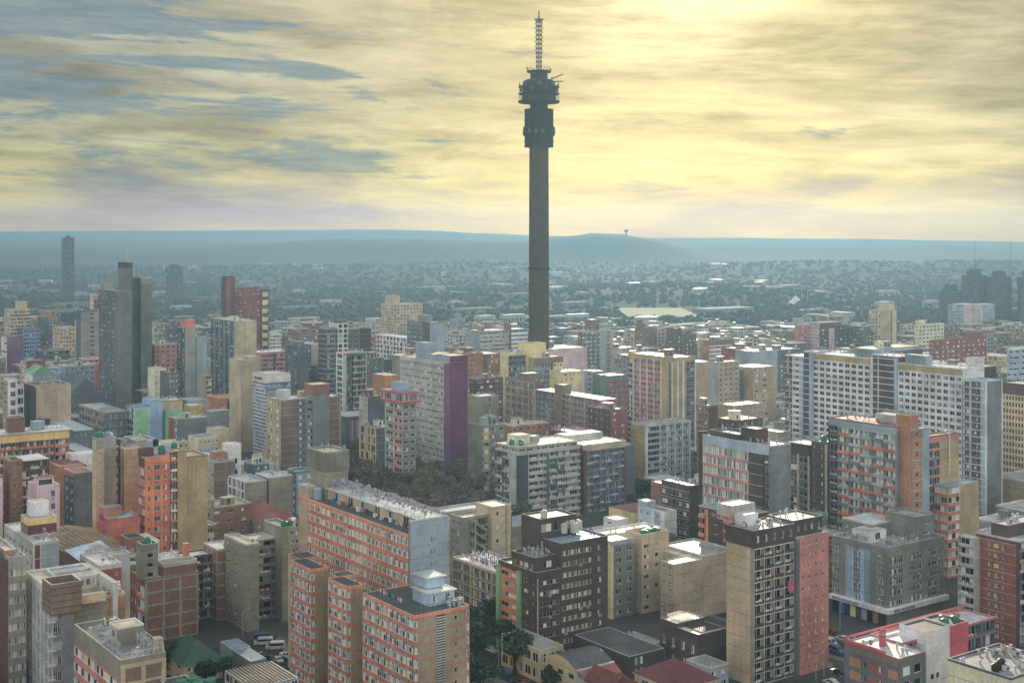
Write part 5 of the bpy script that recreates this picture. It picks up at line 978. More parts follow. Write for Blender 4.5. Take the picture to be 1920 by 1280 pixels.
b.mass(1, b.w*.9, 4, b.d*.7, b.H+2.6, 'pink', z0=b.H+.1, roof='roofr', par='brickd', ph=.3, R=fs([('w',1,dict(n=1,ww=.8,wh=.7,pal='dk',np=1,fr='framed'))], nf=1))
b = BD('grey blank walled block with a rusty roof and pinkish window side', 120, 139, 174, 888, 465, 'grey', roof='roofr', par='pink', ph=.4, L=fs([Wn(2,2,ww=.5,wh=.4,m='slate',pal='mid')], fh=3.3, top=1.5, tm='salmon'), R=fs([Bl(1,'grey')]))
b = BD('rust brick block with a pink tiled roof left of the grey blank wall', 90, 112, 121, 876, 490, 'bricko', roof='roofr', par='bricko', ph=.3, L=fs([Bl(1)]), R=fs([Bl(1)]), dp=16, w=10)
b.mass(8, 30, 12, 20, b.H+2, 'white', roof='roofw', ph=.2)
b = BD('tall tan blank tower with stained slit column and a green tank', 173, 181, 218, 826, 440, 'tan', roof='roofg', par='conc', ph=.8, L=fs([Bl(1,'sand')]), R=fs([Wn(1,1,ww=.16,wh=.16,np=1,pal='dk',m='sand'),Bl(.12,'conc'),Bl(1.3,'olive')], fh=3.2, top=3, tm='conc'))
b.part('wall').box(b.w*.38, b.w*.42, -.5, 0, 0, b.H-3, 'conc')
tank('bright green tank on the tall tan blank tower', b, b.w*.28, 3, b.H+.2, r=1.5, h=2.4); tank('pale green tank on the tall tan blank tower', b, b.w*.85, 5, b.H+.2, r=1.2, h=1.8, m='tankl')
x0 = b.ux(229, 4); x1 = b.ux(261, 2); b.mass(b.w, x0, 6, 14, b.H-1.5, 'brownd', R=fs([Yb(1,1,bp=['brown','brickg'],m='brownd',wash=.6)], fh=3.1, rec=1), roof='roofg', ph=.5)
b.mass(x0, x1, 2, 12, b.zz(843,x0,2), 'tan', R=fs([Bl(1,'tan')], fh=99, nf=1), roof='roofg', par='pink', ph=.6, clutter='v')
b.mass(x1, b.ux(290, 6), 6, 18, b.zz(828,x1,6), 'conc', R=fs([Bl(1,'conc')], fh=99, nf=1), roof='roofg', par='conc', ph=.5, clutter='v')
b = BD('orange framed block with bay windows and tanks on its stepped roof', 260, 272, 319, 860, 432, 'oranged', roof='roofb', par='orange', ph=.4,
   L=fs([Wn(1,2,ww=.75,wh=.66,m='orange',sp='brickr')], fh=3.3, top=3.2, tm='maroon'), R=fs([Bl(.2,'orange'),Wn(.8,1,ww=.5,wh=.5,m='orange',pal='mid'),Pr(.3,'orange',pr=.4),Wn(1.1,1,ww=.75,wh=.5,m='oranged',np=2,pal='blue'),Bl(.2,'orange'),Wn(.9,1,ww=.6,wh=.5,m='oranged',pal='mid'),Bl(.3,'oranged')], fh=3.3, top=1.6, tm='orange'))
b.mass(-.3, b.w*.5, 4, b.d, b.H+2.6, 'maroon', z0=b.H+.1, roof='roofy', ph=.4)
x1 = b.ux(332); x2 = b.ux(356); x3 = b.ux(391)
b.mass(b.w, x1, -.4, 9, b.H+1.4, 'orange', R=fs([Yb(1,1,bp=['white','red'],ka=1,m='maroon',wash=.2,pal='mid')], fh=3.3, rec=.9), roof='roofg', par='orange', ph=.4)
b.mass(x1, x2-1.3, -.4, 9, b.H+1.4, 'mustard', R=fs([Bl(1,'mustard')], fh=3.3, band=('tan',.25,.05)), roof='roofg', par='bricko', ph=.4)
b.mass(x2-1.3, x3, .6, 13, b.H-1.5, 'mustard', R=fs([('v',.001),Bl(1,'mustard')], fh=3.3, band=('tan',.25,.05)), roof='roofc', par='bricko', ph=.8)
for i, (u_, v_, c_, r_, h_, z_) in enumerate(((4,7,'tankl',1.2,2.4,2.7),(6.6,8,'tankk',1.1,2.2,2.7),(8.2,6,'tankg',1.5,2.8,.2),(x1-2.0,3,'tankl',1.1,2,1.5),(x1+1.0,5,'tankg',1.2,2.2,1.5))):
    tank(['cream grey tank on the maroon corner of the orange framed block','dark tank between pale and green on the orange framed block','large green tank on the orange framed block','pale tank over the white and red balconies','smaller green tank right of the pale one on the orange framed block'][i], b, u_, v_, b.H+z_, r=r_, h=h_, m=c_)
b = BD('low magenta and red painted shops under flat blue grey roofs', 186, 204, 262, 975, 425, 'brickr', roof='roofb', par='brickr', ph=.3, L=fs([Wn(1,2,ww=.2,wh=.5,m='magenta')], fh=5), R=fs([Bl(1,'red')]), name='shop')
b.mass(0, b.w*.6, 5, b.d, b.H+2.8, 'magenta', L=fs([Bl(1,'magenta')]), R=fs([Bl(1,'bricko')]), roof='roofb', par='magenta', ph=.3)
# ---- left front
b = BD('grey white block with brick corner panel and an orange rimmed tower box', 8, 62, 111, 1022, 338, 'concl', roof='roofw', par='concl', ph=.5,
   L=fs([Wn(8,7,ww=.7,wh=.45,m='concl',sp='concl',pal='mid',np=3)], fh=3.2, top=1), R=fs([Bl(.2,'concl'),Bl(.55,'maroon'),Bl(.1,'concl'),Bl(2,'bluegrey')], fh=3.6, band=('concl',.2,.05)), clutter='dd')
b.mass(2, 9.5, 12, 19, b.H+4.2, 'maroon', z0=b.H+.1, R=fs([Bl(1,'maroon')], top=1.6, tm='ochre'), L=fs([Wn(1,2,ww=.3,wh=.4,m='brick')], fh=3, top=1.6, tm='ochre'), roof='roofb', par='ochre', ph=.3)
b.mass(3.5, 8, 14, 18.5, b.H+8, 'white', z0=b.H+4.4, roof='roofy', ph=.3); rr = random.Random(4)
for i in range(16): put(SM('satellite_dish', rr.randrange(3)), 'satellite_dish', b.root, (.6+rr.random()*(b.w-1), .5+rr.random()*2, b.H+.2), rr.random()*.6-.2)
b = BD('white balconied block with brick end and a pale flat roof', 150, 186, 228, 1064, 352, 'brickr', roof='roofw', par='concl', ph=.6,
   L=fs([Yb(5,3,bp=['concl'],m='sand',bh=1.3,wash=.1)], fh=3.5, rec=1.2, top=.6, tm='concl'), R=fs([Bl(1.8,'brickr'),Wn(.8,1,ww=.4,wh=.3,m='brickr'),Bl(.3)], fh=3.3, top=.7, tm='concl'), clutter='d')
b.mass(b.w*.2, b.w+7, b.d*.8, b.d, b.H-.6, 'concl', roof='roofb', par='concl', ph=.3, clutter='d')
b = BD('workshop with a pale blue tarpaulin roof and stripped rafters', 78, 150, 262, 1046, 390, 'brickd', roof=None, H=22, dp=44, name='workshop')
mb = b.part('rafters')
for i in range(24): q = b.d*i/23; mb.bar((0,q,b.H+.2),(b.w*.5,q,b.H+2.2),.22,'yband'); mb.bar((b.w*.5,q,b.H+2.2),(b.w*.98,q,b.H+.2),.22,'yband')
for i in range(14): q = b.w*i/13; h = 2*(1-abs(i/13*2-1)); mb.bar((q,b.d*.38,b.H+.35+h),(q,b.d,b.H+.35+h),.16,'tan')
mb = b.part('tarpaulin'); mb.poly([(0,-.2,b.H+.5),(b.w*.62,-.2,b.H+1.2),(b.w*.62,b.d*.36,b.H+2.4),(0,b.d*.36,b.H+.9)], 'paleblue'); mb.box(0,b.w,-.3,-.05,b.H-.5,b.H+.4,'concl')
b = BD('brick stair rooms with white frames behind the orange striped brick block', 233, 240, 270, 1013, 405, 'brickr', roof='roofd', par='brickg', ph=.6, dp=7, R=fs([Wn(2,2,ww=.5,wh=.5,m='brickr')], fh=4, top=1.5), L=fs([Bl(1)]))
b.mass(b.w, b.ux(300), .5, 12, b.H-1.5, 'sand', R=fs([Wn(2,2,ww=.3,wh=.5,pal='dk')], fh=4), roof='roofy', par='white', ph=.3)
b = BD('brick block with olive top room and open stair windows', 323, 356, 405, 990, 455, 'brick', roof='roofg', par='concl', ph=.4, L=fs([Wn(2,2,ww=.3,wh=.4,m='brickg')], fh=3.5, band=('tan',.25,.06), vb=('tan',3,.4)), R=fs([Wn(1,1,ww=.5,wh=.5,m='brick'),Wn(1.4,1,ww=.85,wh=.5,np=4,m='brick',pal='dk',sp='concl'),Bl(.2)], fh=3.5))
b.mass(0, b.w*.55, 4, b.d, b.H+3.6, 'olive', z0=b.H+.1, roof='roofy', par='concl', ph=.4)
b = BD('olive block with drain pipes and a parapet courtyard', 362, 376, 402, 940, 480, 'olive', roof='roofg', par='yband', ph=.8, R=fs([Bl(1),Wn(1,1,ww=.4,wh=.4),Bl(.4)], fh=3.6), L=fs([Bl(1,'brickg')]), clutter='p')
b.mass(b.w, b.ux(470, 4), 4, 16, b.H-4, 'brick', R=fs([Wn(3,3,ww=.4,wh=.3,m='brick')], fh=3.6), roof='roofg', par='yband', ph=.6, clutter='pv')
h = house('wide maroon tiled roof between the olive tower and the grey egg crate block', 440, 500, 566, 985, 485, 5, 'conc', 'roofr')
b = BD('olive block with a white egg crate window side and split blank wall', 428, 460, 500, 906, 520, 'olive', roof='roofb', par='concl', ph=.5, clutter='dd', L=fs([Wn(4,4,ww=.8,wh=.82,m='brickg',sp='white',pm='white',pal='dk',pp=.3)], fh=3.6), R=fs([Bl(1,'olive')]))
b.mass(b.w+1.1, b.ux(549,.2), .2, b.d*.8, b.H+.8, 'olive', R=fs([Bl(1)]), L=fs([Bl(1)]), roof='roofb', par='concl', ph=.4, clutter='dd')
b = BD('grey brown block with pale floor bands and a boarded roof', 376, 402, 441, 868, 560, 'brickg', roof='roofg', par='concl', ph=.4, L=fs([Wn(4,4,ww=.5,wh=.5,m='tan')], fh=3.6), R=fs([Bl(1.2),Bl(.1,'conc'),Bl(1)], fh=3.6, band=('conc',.3,.06)), clutter='v')
b.mass(b.w*.3, b.w*.8, 6, 12, b.H+3.4, 'bricko', z0=b.H+.1, roof='roofg', ph=.2); b.mass(b.w*.9, b.w+5, 5, 12, b.H+6, 'white', roof='roofc', par='white', ph=.5, R=fs([Wn(1,1,ww=.4,wh=.5)], fh=5))
b = BD('rough grey blocks with roof dishes left of the banded brick tower', 458, 476, 505, 872, 590, 'slate', roof='roofg', par='bluegrey', ph=.6, R=fs([Wn(2,2,ww=.4,wh=.4,m='slate')], fh=3.3), L=fs([Bl(1)]), clutter='ppdd')
b = BD('teal roofed narrow block in front of the grey stair shaft', 540, 556, 585, 888, 560, 'slate', roof='roofb', par='teal', ph=1, R=fs([Wn(2,2,ww=.5,wh=.5,m='bluegrey')], fh=3.3), L=fs([Wn(2,2,ww=.5,wh=.5,m='slate')], fh=3.3))
b = BD('grey block with a bright blue awning parapet and blue tin roof', 347, 372, 382, 860, 600, 'bluegrey', roof='roofw', par='bluew', ph=1, w=14, L=fs([Wn(4,5,ww=.6,wh=.5,m='bluegrey')], fh=3.6))
b = BD('cream roof flats with washing under a small green tank', 295, 311, 356, 832, 620, 'sand', roof='roofy', par='sand', ph=.3, R=fs([Wn(3,4,ww=.5,wh=.5,pal='dk')], fh=3.6), L=fs([Bl(1,'cream')]), clutter='v')
tank('little green tank on the cream flat roof', b, b.w*.7, 5, b.H+.13, r=1.1, h=2)
b = BD('cream warehouse with a pale blue tin roof and small square windows', 353, 372, 411, 822, 640, 'cream', roof='roofb', par='cream', ph=.3, R=fs([Wn(3,5,ww=.5,wh=.25,pal='dk',m='sand')], fh=4), L=fs([Bl(1)]), name='warehouse')
b = BD('grey block with brown left side below the small yellow house', 316, 333, 392, 787, 690, 'grey', roof='roofg', par='conc', ph=.4, L=fs([Bl(.7,'brickr'),Wn(.4,1,ww=.6,wh=.4,m='conc')], fh=3.6), R=fs([Bl(1)]), clutter='pva')
b = BD('plain grey slab with cream roof edge beside the tan slit tower', 388, 396, 430, 772, 680, 'grey', roof='roofy', par='concl', ph=.4, R=fs([Bl(1)]), L=fs([Bl(1)]), clutter='v')
b = BD('beige gabled store with a blue roof below the tan slit tower', 386, 400, 429, 806, 650, 'sand', roof='roofb', par='sand', ph=.4, R=fs([Bl(1)]), L=fs([Bl(1)]), name='store')
b = BD('small bright yellow house with two square windows', 352, 356, 383, 762, 745, 'ochre', roof='roofw', par='ochre', ph=.5, dp=9, R=fs([Wn(2,2,ww=.25,wh=.3,m='ochre',pal='dk')], nf=1), name='house')
b = BD('long white roofed workshop behind the small yellow house', 340, 350, 410, 752, 790, 'bluegrey', roof='roofw', par='paleblue', ph=.4, R=fs([Bl(1)]), dp=14, clutter='vd')
b = BD('orange brown warehouse with a tall dark doorway', 404, 411, 445, 748, 740, 'bricko', roof='roofr', par='oranged', ph=.5, R=fs([Bl(.8),Wn(.8,1,ww=.9,wh=.9,m='bricko',pal='dk',np=1,fr='framed'),Bl(.2)], nf=1), dp=18, name='warehouse')
b = BD('teal block with a vivid green mural wall', 235, 250, 283, 764, 720, 'paleblue', roof='roofb', par='maroon', ph=.3, L=fs([Yb(1,1,bp=['greenp'],m='greenp',wash=0,po=.5)], fh=3.6, rec=.8), R=fs([Bl(.3,'paleblue'),Bl(2,'greenb'),Bl(.4,'paleblue')], top=2, tm='paleblue', fh=99), clutter='v')
b.mass(b.w, b.ux(305,.5), 1, 14, b.H+3, 'sky', R=fs([Wn(1,1,ww=.2,wh=.12,m='sky',pal='dk',np=1)], fh=3.6), roof='roofb', ph=.4)
b.mass(b.ux(305,1), b.ux(344,1), 2, 16, b.H+1.8, 'teal', R=fs([Bl(.4,'teal'),Bl(2,'greenb')], fh=99, top=5, tm='sand'), roof='roofw', par='maroon', ph=.4, clutter='vvd')
b = BD('beige ribbed blank block with charcoal fins on its left side', 46, 68, 133, 726, 690, 'tan', roof='roofd', par='tan', ph=.8, L=fs([Bl(1,'slate')], vb=('dkgrey',8,.5), vp=.3), R=fs([Bl(1.6,'tan'),Bl(1,'sand')], fh=5.2, band=('sand',.3,.05)), clutter='vv')
b.mass(b.w*.05, b.w*.25, -9, -1, b.H-16, 'brownd', roof='roofb', ph=.3, R=fs([Bl(1)]))
b = BD('white narrow block with a column of large square windows', 5, 15, 33, 714, 690, 'white', roof='roofw', par='white', ph=.5, L=fs([Wn(1,1,ww=.5,wh=.3,m='tan')], fh=5), R=fs([Bl(.3),Wn(1,1,ww=.8,wh=.6,m='white',pal='dk',np=3,tr=1),Bl(.2)], fh=4.8), clutter='v')
b.mass(b.w, b.ux(46), 1, 9, b.H-4, 'white', R=fs([Wn(1,1,ww=.8,wh=.7,m='white',pal='dk',np=2)], fh=4.8), roof='roofw', ph=.5)
b = BD('low blue roofed market hall below the beige ribbed block', 100, 140, 176, 808, 620, 'slate', roof='roofb', par='concl', ph=.4, L=fs([Bl(1)]), R=fs([Wn(5,8,ww=.5,wh=.5,pal='dk',m='slate')], fh=4), name='hall')
b = BD('dark corrugated market sheds beyond the red balcony slab', 112, 150, 180, 850, 560, 'slate', roof='roofb', par='slate', ph=.3, R=fs([Wn(4,7,ww=.6,wh=.5,pal='dk',m='bluegrey')], fh=4), L=fs([Bl(1)]), name='shed')
b = BD('low parking deck with dark arcades below the concrete twins', 148, 196, 240, 775, 720, 'slate', roof='roofg', par='conc', ph=.5, L=fs([Wn(6,9,ww=.8,wh=.6,pal='dk',m='conc')], fh=4), R=fs([Wn(6,9,ww=.8,wh=.6,pal='dk',m='slate')], fh=4), name='parking_deck')
b = BD('hall with a large slanting blue glass roof left of the concrete twins', 118, 136, 188, 738, 790, 'slate', roof='roofb', par='slate', ph=.2, R=fs([Bl(1,'slate')]), name='hall')
hip(b, 0, b.w, 0, b.d, b.H+.3, b.H+9, 'slate', gable=True)
b = BD('white gabled hall with a green barrel roof', 47, 62, 115, 702, 830, 'white', roof='roofb', ph=.2, R=fs([Bl(1,'bluegrey')]), L=fs([Bl(1,'white')]), name='hall'); hip(b, 0, b.w*.7, 0, b.d, b.H+.3, b.H+5, 'greenp', gable=True)
b = BD('pinkish block behind the green barrel roof', 40, 50, 85, 678, 890, 'pink', roof='roofc', par='maroon', ph=.5, R=fs([Bl(1,'brickr')]), L=fs([Wn(2,2,ww=.8,wh=.4)], fh=3.2), clutter='v')
b = BD('grey window block left of the concrete twins with a brick annex', 112, 122, 178, 688, 850, 'bluegrey', roof='roofc', par='concl', ph=.5, R=fs([Wn(4,6,ww=.5,wh=.4,m='bluegrey')], fh=3.4), dp=16, clutter='pv'); b.mass(b.w, b.w+6, 0, 12, b.H+.4, 'oranged', roof='roofc', ph=.4)
b = BD('white house block right of the concrete twins', 283, 290, 312, 692, 800, 'cream', roof='roofw', par='concl', ph=.4, dp=12, R=fs([Wn(2,3,ww=.4,wh=.4,pal='dk')], fh=3.4), clutter='v')
b = BD('dark grey flats with roof equipment left of the split grey tower', 308, 316, 334, 700, 780, 'slate', roof='roofg', ph=.5, dp=14, R=fs([Wn(2,3,ww=.6,wh=.5,m='slate')], fh=3.2), clutter='pv')
b = BD('split grey tower with balcony stacks and a dark slot', 332, 347, 367, 616, 830, 'conc', roof='roofc', par='conc', ph=.4, L=fs([Yb(1,2,bp=['slate'],m='slate',wash=0)], fh=3.1, rec=1), R=fs([Bl(1,'conc')]), clutter='v')
b.mass(b.w+.9, b.ux(389), 1.2, 12, b.H-6, 'bluegrey', R=fs([Bl(1,'bluegrey')]), L=fs([Bl(1,'slate')]), roof='roofg', ph=.4, clutter='pv'); b.mass(1, b.w+.9, 3, 10, b.H+5, 'oranged', z0=b.H-.2, roof='roofg', ph=.2)
b = BD('mustard balcony block tucked right of the split grey tower', 385, 388, 398, 705, 800, 'mustard', roof='roofg', ph=.3, dp=10, R=fs([Yb(1,1,bp=['yellow'],m='slate',wash=0)], fh=3.1, rec=.8))
b = BD('grey block with slotted blank wall left of the concrete twins', 143, 152, 188, 585, 960, 'conc', roof='roofd', par='slate', ph=.8, L=fs([Bl(1,'slate')]), R=fs([Bl(.8),Wn(1,1,ww=.5,wh=.4,np=1,pal='dk',m='conc'),Bl(.4)], fh=3.4), clutter='v')
b = BD('brick roofs and washing balconies behind the narrow grey tower', 283, 290, 340, 648, 900, 'brickr', roof='roofc', par='tan', ph=.5, dp=14, R=fs([Wn(3,5,ww=.5,wh=.5,m='salmon'),], fh=3.2), clutter='pvd')
b = BD('grey blue slab with brown roof room left of the blue grey tower', 309, 318, 346, 610, 1000, 'slate', roof='roofg', ph=.5, R=fs([Wn(3,5,ww=.6,wh=.5,m='slate')], fh=3.2), L=fs([Bl(1)]), clutter='pp', lod=1)
# ---- centre
b = BD('mid grey tower with a plain right wall and striped left bays', 763, 806, 834, 606, 960, 'conc', roof='roofg', par='slate', ph=.6, L=fs([Wn(2.6,5,ww=.6,wh=.5,m='conc',sp='slate'),Bl(.5,'slate'),Wn(.9,1,ww=.8,wh=.5,m='brickd')], fh=3.3), R=fs([Bl(1,'bluegrey')]), clutter='ppv'); b.mass(2, 9, 12, 20, b.H+5, 'conc', z0=b.H+.1, roof='roofg', ph=.3)
b = BD('long block with a white open frame screen', 706, 762, 768, 634, 1010, 'salmon', w=10, roof='roofw', par='white', ph=.4, lod=0, L=fs([Wn(9,9,ww=.72,wh=.76,m='white',sp='white',pm='white',pal='mid')], fh=3.6), clutter='v')
b = BD('olive low block with yellow attic behind the purple slab', 740, 750, 800, 668, 820, 'olive', roof='roofy', par='mustard', ph=.4, dp=16, R=fs([Wn(3,5,ww=.4,wh=.4)], fh=3.2), clutter='pv')
b = BD('brown brick pair behind the purple end wall', 868, 872, 906, 664, 870, 'bricko', roof='roofr', ph=.5, dp=20, R=fs([Wn(2,3,ww=.5,wh=.5,m='bricko',pal='blue'),Bl(.6)], fh=3.2, band=('tan',.2,.06)), clutter='pv')
b.mass(b.w, b.ux(938), -1, 18, b.H-1, 'brick', R=fs([Bl(.5,'slate'),Wn(2,2,ww=.6,wh=.4,m='bricko')], fh=3.2, band=('tan',.2,.06)), roof='roofw', par='tan', ph=.4)
b = BD('dark red flats with lit balconies below the brown brick pair', 880, 892, 943, 712, 770, 'brickd', roof='roofd', ph=.6, par='brickr', R=fs([Wn(2,3,ww=.7,wh=.45,m='brickd',pal='mid')], fh=3.2, band=('brown',.2,.06)), L=fs([Wn(1,1,ww=.6,wh=.4)], fh=3.2), clutter='vpd')
b = BD('grey banded office with brick stair in front of the great tower', 895, 900, 956, 622, 1040, 'bluegrey', roof='roofw', par='brick', ph=.5, dp=22, R=fs([Wn(1,6,ww=.9,wh=.4,m='bluegrey',sp='concl',pal='blue')], fh=3.3), clutter='pv', name='office_block'); b.mass(b.w, b.ux(955), -2, 8, b.H+5, 'brick', roof='roofg', ph=.3, R=fs([Bl(1)])); b.mass(b.ux(957), b.ux(988), -1, 16, b.zz(618,b.ux(960),0), 'bluegrey', R=fs([Wn(1,3,ww=.95,wh=.4,sp='white',m='slate',pal='blue')], fh=3.3), roof='roofw', ph=.4)
b = BD('yellow ended tower with dark glass face', 938, 954, 986, 662, 790, 'yellow', roof='roofc', par='concl', ph=.5, L=fs([Bl(1,'yellow')], fh=3.3, band=('tan',.12,.05)), R=fs([Wn(1,4,ww=.92,wh=.66,m='teal',sp='slate',pal='dk')], fh=3.3, top=1.5, tm='yellow'), clutter='cv')
b = BD('broad yellow building with a brick attic right under the great tower', 985, 1002, 1056, 672, 800, 'yellow', roof='roofw', par='yband', ph=.5, L=fs([Bl(1,'yband')], fh=3.3, band=('yellow',.12,.05)), R=fs([Wn(2.2,6,ww=.7,wh=.55,m='slate',pal='blue',sp='bluegrey'),Bl(.3,'dkgrey'),Wn(1.4,3,ww=.7,wh=.5,m='yellow',pal='dk')], fh=3.3, top=3.4, tm='brickg'), clutter='vp'); b.mass(-1, b.ux(1024,6), 6, 16, b.zz(645,0,6), 'yellow', roof='roofc', par='yellow', ph=.4, R=fs([Bl(1)]))
b = BD('large blank pinkish wall block right of the great tower', 1022, 1026, 1100, 656, 860, 'pink', roof='roofy', par='yband', ph=.4, dp=26, R=fs([Bl(1,'pink')], base=14, bm='sand'), clutter='pv')
b = BD('mustard flats below the blank pinkish wall', 1046, 1056, 1096, 698, 790, 'yellow', roof='roofy', par='concl', ph=.3, dp=14, R=fs([Wn(1.4,2,ww=.5,wh=.5,m='yellow'),Bl(1,'yellow'),Bl(.6,'pink')], fh=3.2), clutter='v')
b = BD('tall pale grey flats with a roof turret right of the great tower', 1083, 1092, 1150, 622, 960, 'concl', roof='roofc', par='concl', ph=.5, L=fs([Wn(1,1,ww=.6,wh=.5,m='brickr')], fh=3.1), R=fs([Wn(2,4,ww=.6,wh=.5,m='concl',sp='slate'),Bl(.7,'bluegrey'),Wn(.5,1,ww=.5,wh=.5,m='conc',pal='dk'),Bl(.3,'tan')], fh=3.1), clutter='vvc'); b.mass(b.w*.4, b.w*.65, 4, 12, b.H+8, 'brickg', z0=b.H+.1, roof='roofw', ph=.3)
b = BD('red and brown stepped flats beyond the long white roofed slab', 1104, 1112, 1140, 698, 830, 'red', roof='roofg', par='slate', ph=.5, dp=16, R=fs([Bl(1,'brickr')]), L=fs([Wn(2,2,ww=.5,wh=.4,m='bluegrey')], fh=3.2), clutter='v')
b = BD('teal and red banded flats left of the finned mustard slab', 1138, 1142, 1180, 706, 800, 'teal', roof='roofg', par='slate', ph=.5, dp=16, R=fs([Wn(2,4,ww=.5,wh=.4,m='teal',sp='brickr')], fh=3.2), clutter='vd')
b = BD('brown office with white ribbon windows beyond the mustard slab', 1313, 1322, 1376, 641, 960, 'brick', roof='roofg', par='brick', ph=.8, R=fs([Bl(.35,'bricko'),Wn(2,4,ww=.97,wh=.42,m='white',sp='white',pal='blue'),Bl(.15,'slate')], fh=3.3, top=3), L=fs([Bl(1,'bricko')]), clutter='pv', name='office_block')
b = BD('grey stepped flats with a turret right of the tan pair', 1408, 1414, 1500, 660, 900, 'bluegrey', roof='roofb', par='concl', ph=.5, dp=18, R=fs([Bl(1,'bluegrey'),Wn(1,3,ww=.4,wh=.4,m='slate')], fh=3.2), clutter='ppv')
b = BD('brick and grey low flats behind the tan pair', 1376, 1382, 1420, 655, 930, 'brickr', roof='roofr', ph=.5, dp=16, R=fs([Wn(2,3,ww=.5,wh=.4,m='brickr')], fh=3.2), clutter='pv')
b = BD('pale roofed brick hall left of the slender beige tower', 1643, 1650, 1730, 655, 900, 'tan', roof='roofy', par='brickg', ph=.4, dp=22, R=fs([Bl(1,'slate')], top=2, tm='paleblue'), clutter='ppv', name='hall')
# ---- beyond: towers standing in the haze
def FT(label, xl, xc, xr, yt, D, m, top=None, **k):
    k.setdefault('roof', 'roofg'); k.setdefault('ph', .8)
    nR = k.pop('nR', 5); sp = k.pop('sp', m); sR = k.pop('R', None) or fs([Wn(2, nR, ww=.55, wh=.45, m=m, sp=sp)], fh=3.2)
    sL = k.pop('L', None) or fs([Wn(2,4,ww=.5,wh=.45,m=m)], fh=3.2); b = BD(label, xl, xc, xr, yt, D, m, R=sR, L=sL, **k)
    if top: b.mass(b.w*top[0], b.w*top[1], b.d*.2, b.d*.8, b.H+top[2], m, z0=b.H+.1, roof='roofg', ph=.4)
    return b
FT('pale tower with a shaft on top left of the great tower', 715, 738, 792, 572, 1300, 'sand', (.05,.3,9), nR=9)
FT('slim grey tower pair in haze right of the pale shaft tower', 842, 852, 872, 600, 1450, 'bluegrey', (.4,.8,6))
FT('brick and grey office far right of the great tower', 1190, 1200, 1232, 618, 1180, 'brick', (0,.4,5), nR=6)
FT('brown topped office among pale roofs behind the mustard slab', 1250, 1262, 1306, 630, 1120, 'brickd', (.1,.4,6), nR=6)
FT('pale pink tower with a brown crown in the haze', 1519, 1537, 1577, 606, 1180, 'pink', None, R=fs([Wn(1,1,ww=.6,wh=.5,m='brown'),Bl(1.4,'pink')], fh=3.2, top=5, tm='maroon'))
FT('salmon brick block left of the brown crowned tower', 1490, 1498, 1522, 612, 1180, 'salmon', None)
FT('dark slanting tower beside low red roofs', 1593, 1598, 1612, 614, 1150, 'brownd', None, dp=20)
FT('dark stepped office right of the slanting tower', 1612, 1618, 1646, 622, 1180, 'slate', (.2,.5,4))
b = FT('slender beige tower with a shaded side right of centre', 1649, 1652, 1681, 583, 1180, 'sand', (.5,1,5), dp=14, R=fs([Bl(1.4,'tan'),Bl(.2,'slate'),Bl(.6,'sand')]))
b.mass(b.w, b.w+9, 6, 16, b.H+1, 'slate', roof='roofg', ph=.3)
FT('stepped pale office with banded balconies right of the slender tower', 1715, 1722, 1770, 610, 1120, 'cream', (0,.3,4), nR=7)
FT('brick block with white roof edge near the right side', 1770, 1778, 1800, 612, 1150, 'brickg', None)
FT('low maroon brick office with a cream corner near the right side', 1742, 1752, 1850, 640, 900, 'brickr', (.7,.95,4), nR=10)
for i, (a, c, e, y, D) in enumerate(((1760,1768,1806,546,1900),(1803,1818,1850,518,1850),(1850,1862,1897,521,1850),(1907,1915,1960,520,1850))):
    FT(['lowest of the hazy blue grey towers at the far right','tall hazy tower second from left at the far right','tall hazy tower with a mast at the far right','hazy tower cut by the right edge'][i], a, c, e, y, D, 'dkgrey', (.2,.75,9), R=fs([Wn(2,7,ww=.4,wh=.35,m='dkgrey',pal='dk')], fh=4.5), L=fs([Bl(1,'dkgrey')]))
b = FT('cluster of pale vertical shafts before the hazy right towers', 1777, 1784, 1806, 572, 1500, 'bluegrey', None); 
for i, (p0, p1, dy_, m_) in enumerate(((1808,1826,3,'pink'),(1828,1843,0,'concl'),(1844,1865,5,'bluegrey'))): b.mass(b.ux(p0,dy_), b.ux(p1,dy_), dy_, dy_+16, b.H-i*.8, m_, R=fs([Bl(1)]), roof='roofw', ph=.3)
FT('long white terraced office at the right edge', 1830, 1840, 1990, 616, 1450, 'white', (.3,.5,4), nR=4, R=fs([Wn(1,6,ww=.97,wh=.4,m='white',pal='dk')], fh=4))
FT('striped concrete tower with set back top at the far left', 8, 20, 57, 582, 1150, 'sand', (.5,.9,7), nR=8, R=fs([Wn(1,6,ww=.9,wh=.55,m='sand',pal='dk')], fh=3.2))
FT('violet brown tower cut by white ribbon windows at the left edge', 2, 13, 41, 632, 1010, 'brickg', None, R=fs([Bl(1,'purpled')]), L=fs([Wn(1,1,ww=.9,wh=.5,m='white',pal='cur')], fh=3.4), dp=16)
FT('blue framed dark office left of the beige grid block', 40, 44, 76, 618, 1100, 'slate', None, dp=20, R=fs([Wn(3,3,ww=.8,wh=.7,m='bluew',pal='dk')], fh=3.4))
FT('dark blue grey office with a flat crown near the left', 70, 76, 112, 606, 1130, 'slate', (.1,.5,5), dp=20, nR=7)
FT('beige grid block in front of the slotted grey block', 107, 112, 146, 616, 1060, 'sand', None, dp=20, nR=6)
FT('pink striped slab peeping left of the concrete twins', 172, 176, 187, 555, 1080, 'pink', None, dp=10, R=fs([Wn(1,1,ww=.95,wh=.5,m='brickr',pal='cur')], fh=3.4))
FT('brown roof blocks behind the dark blue grey office', 58, 66, 108, 598, 1250, 'bricko', (.6,.8,6), dp=24)
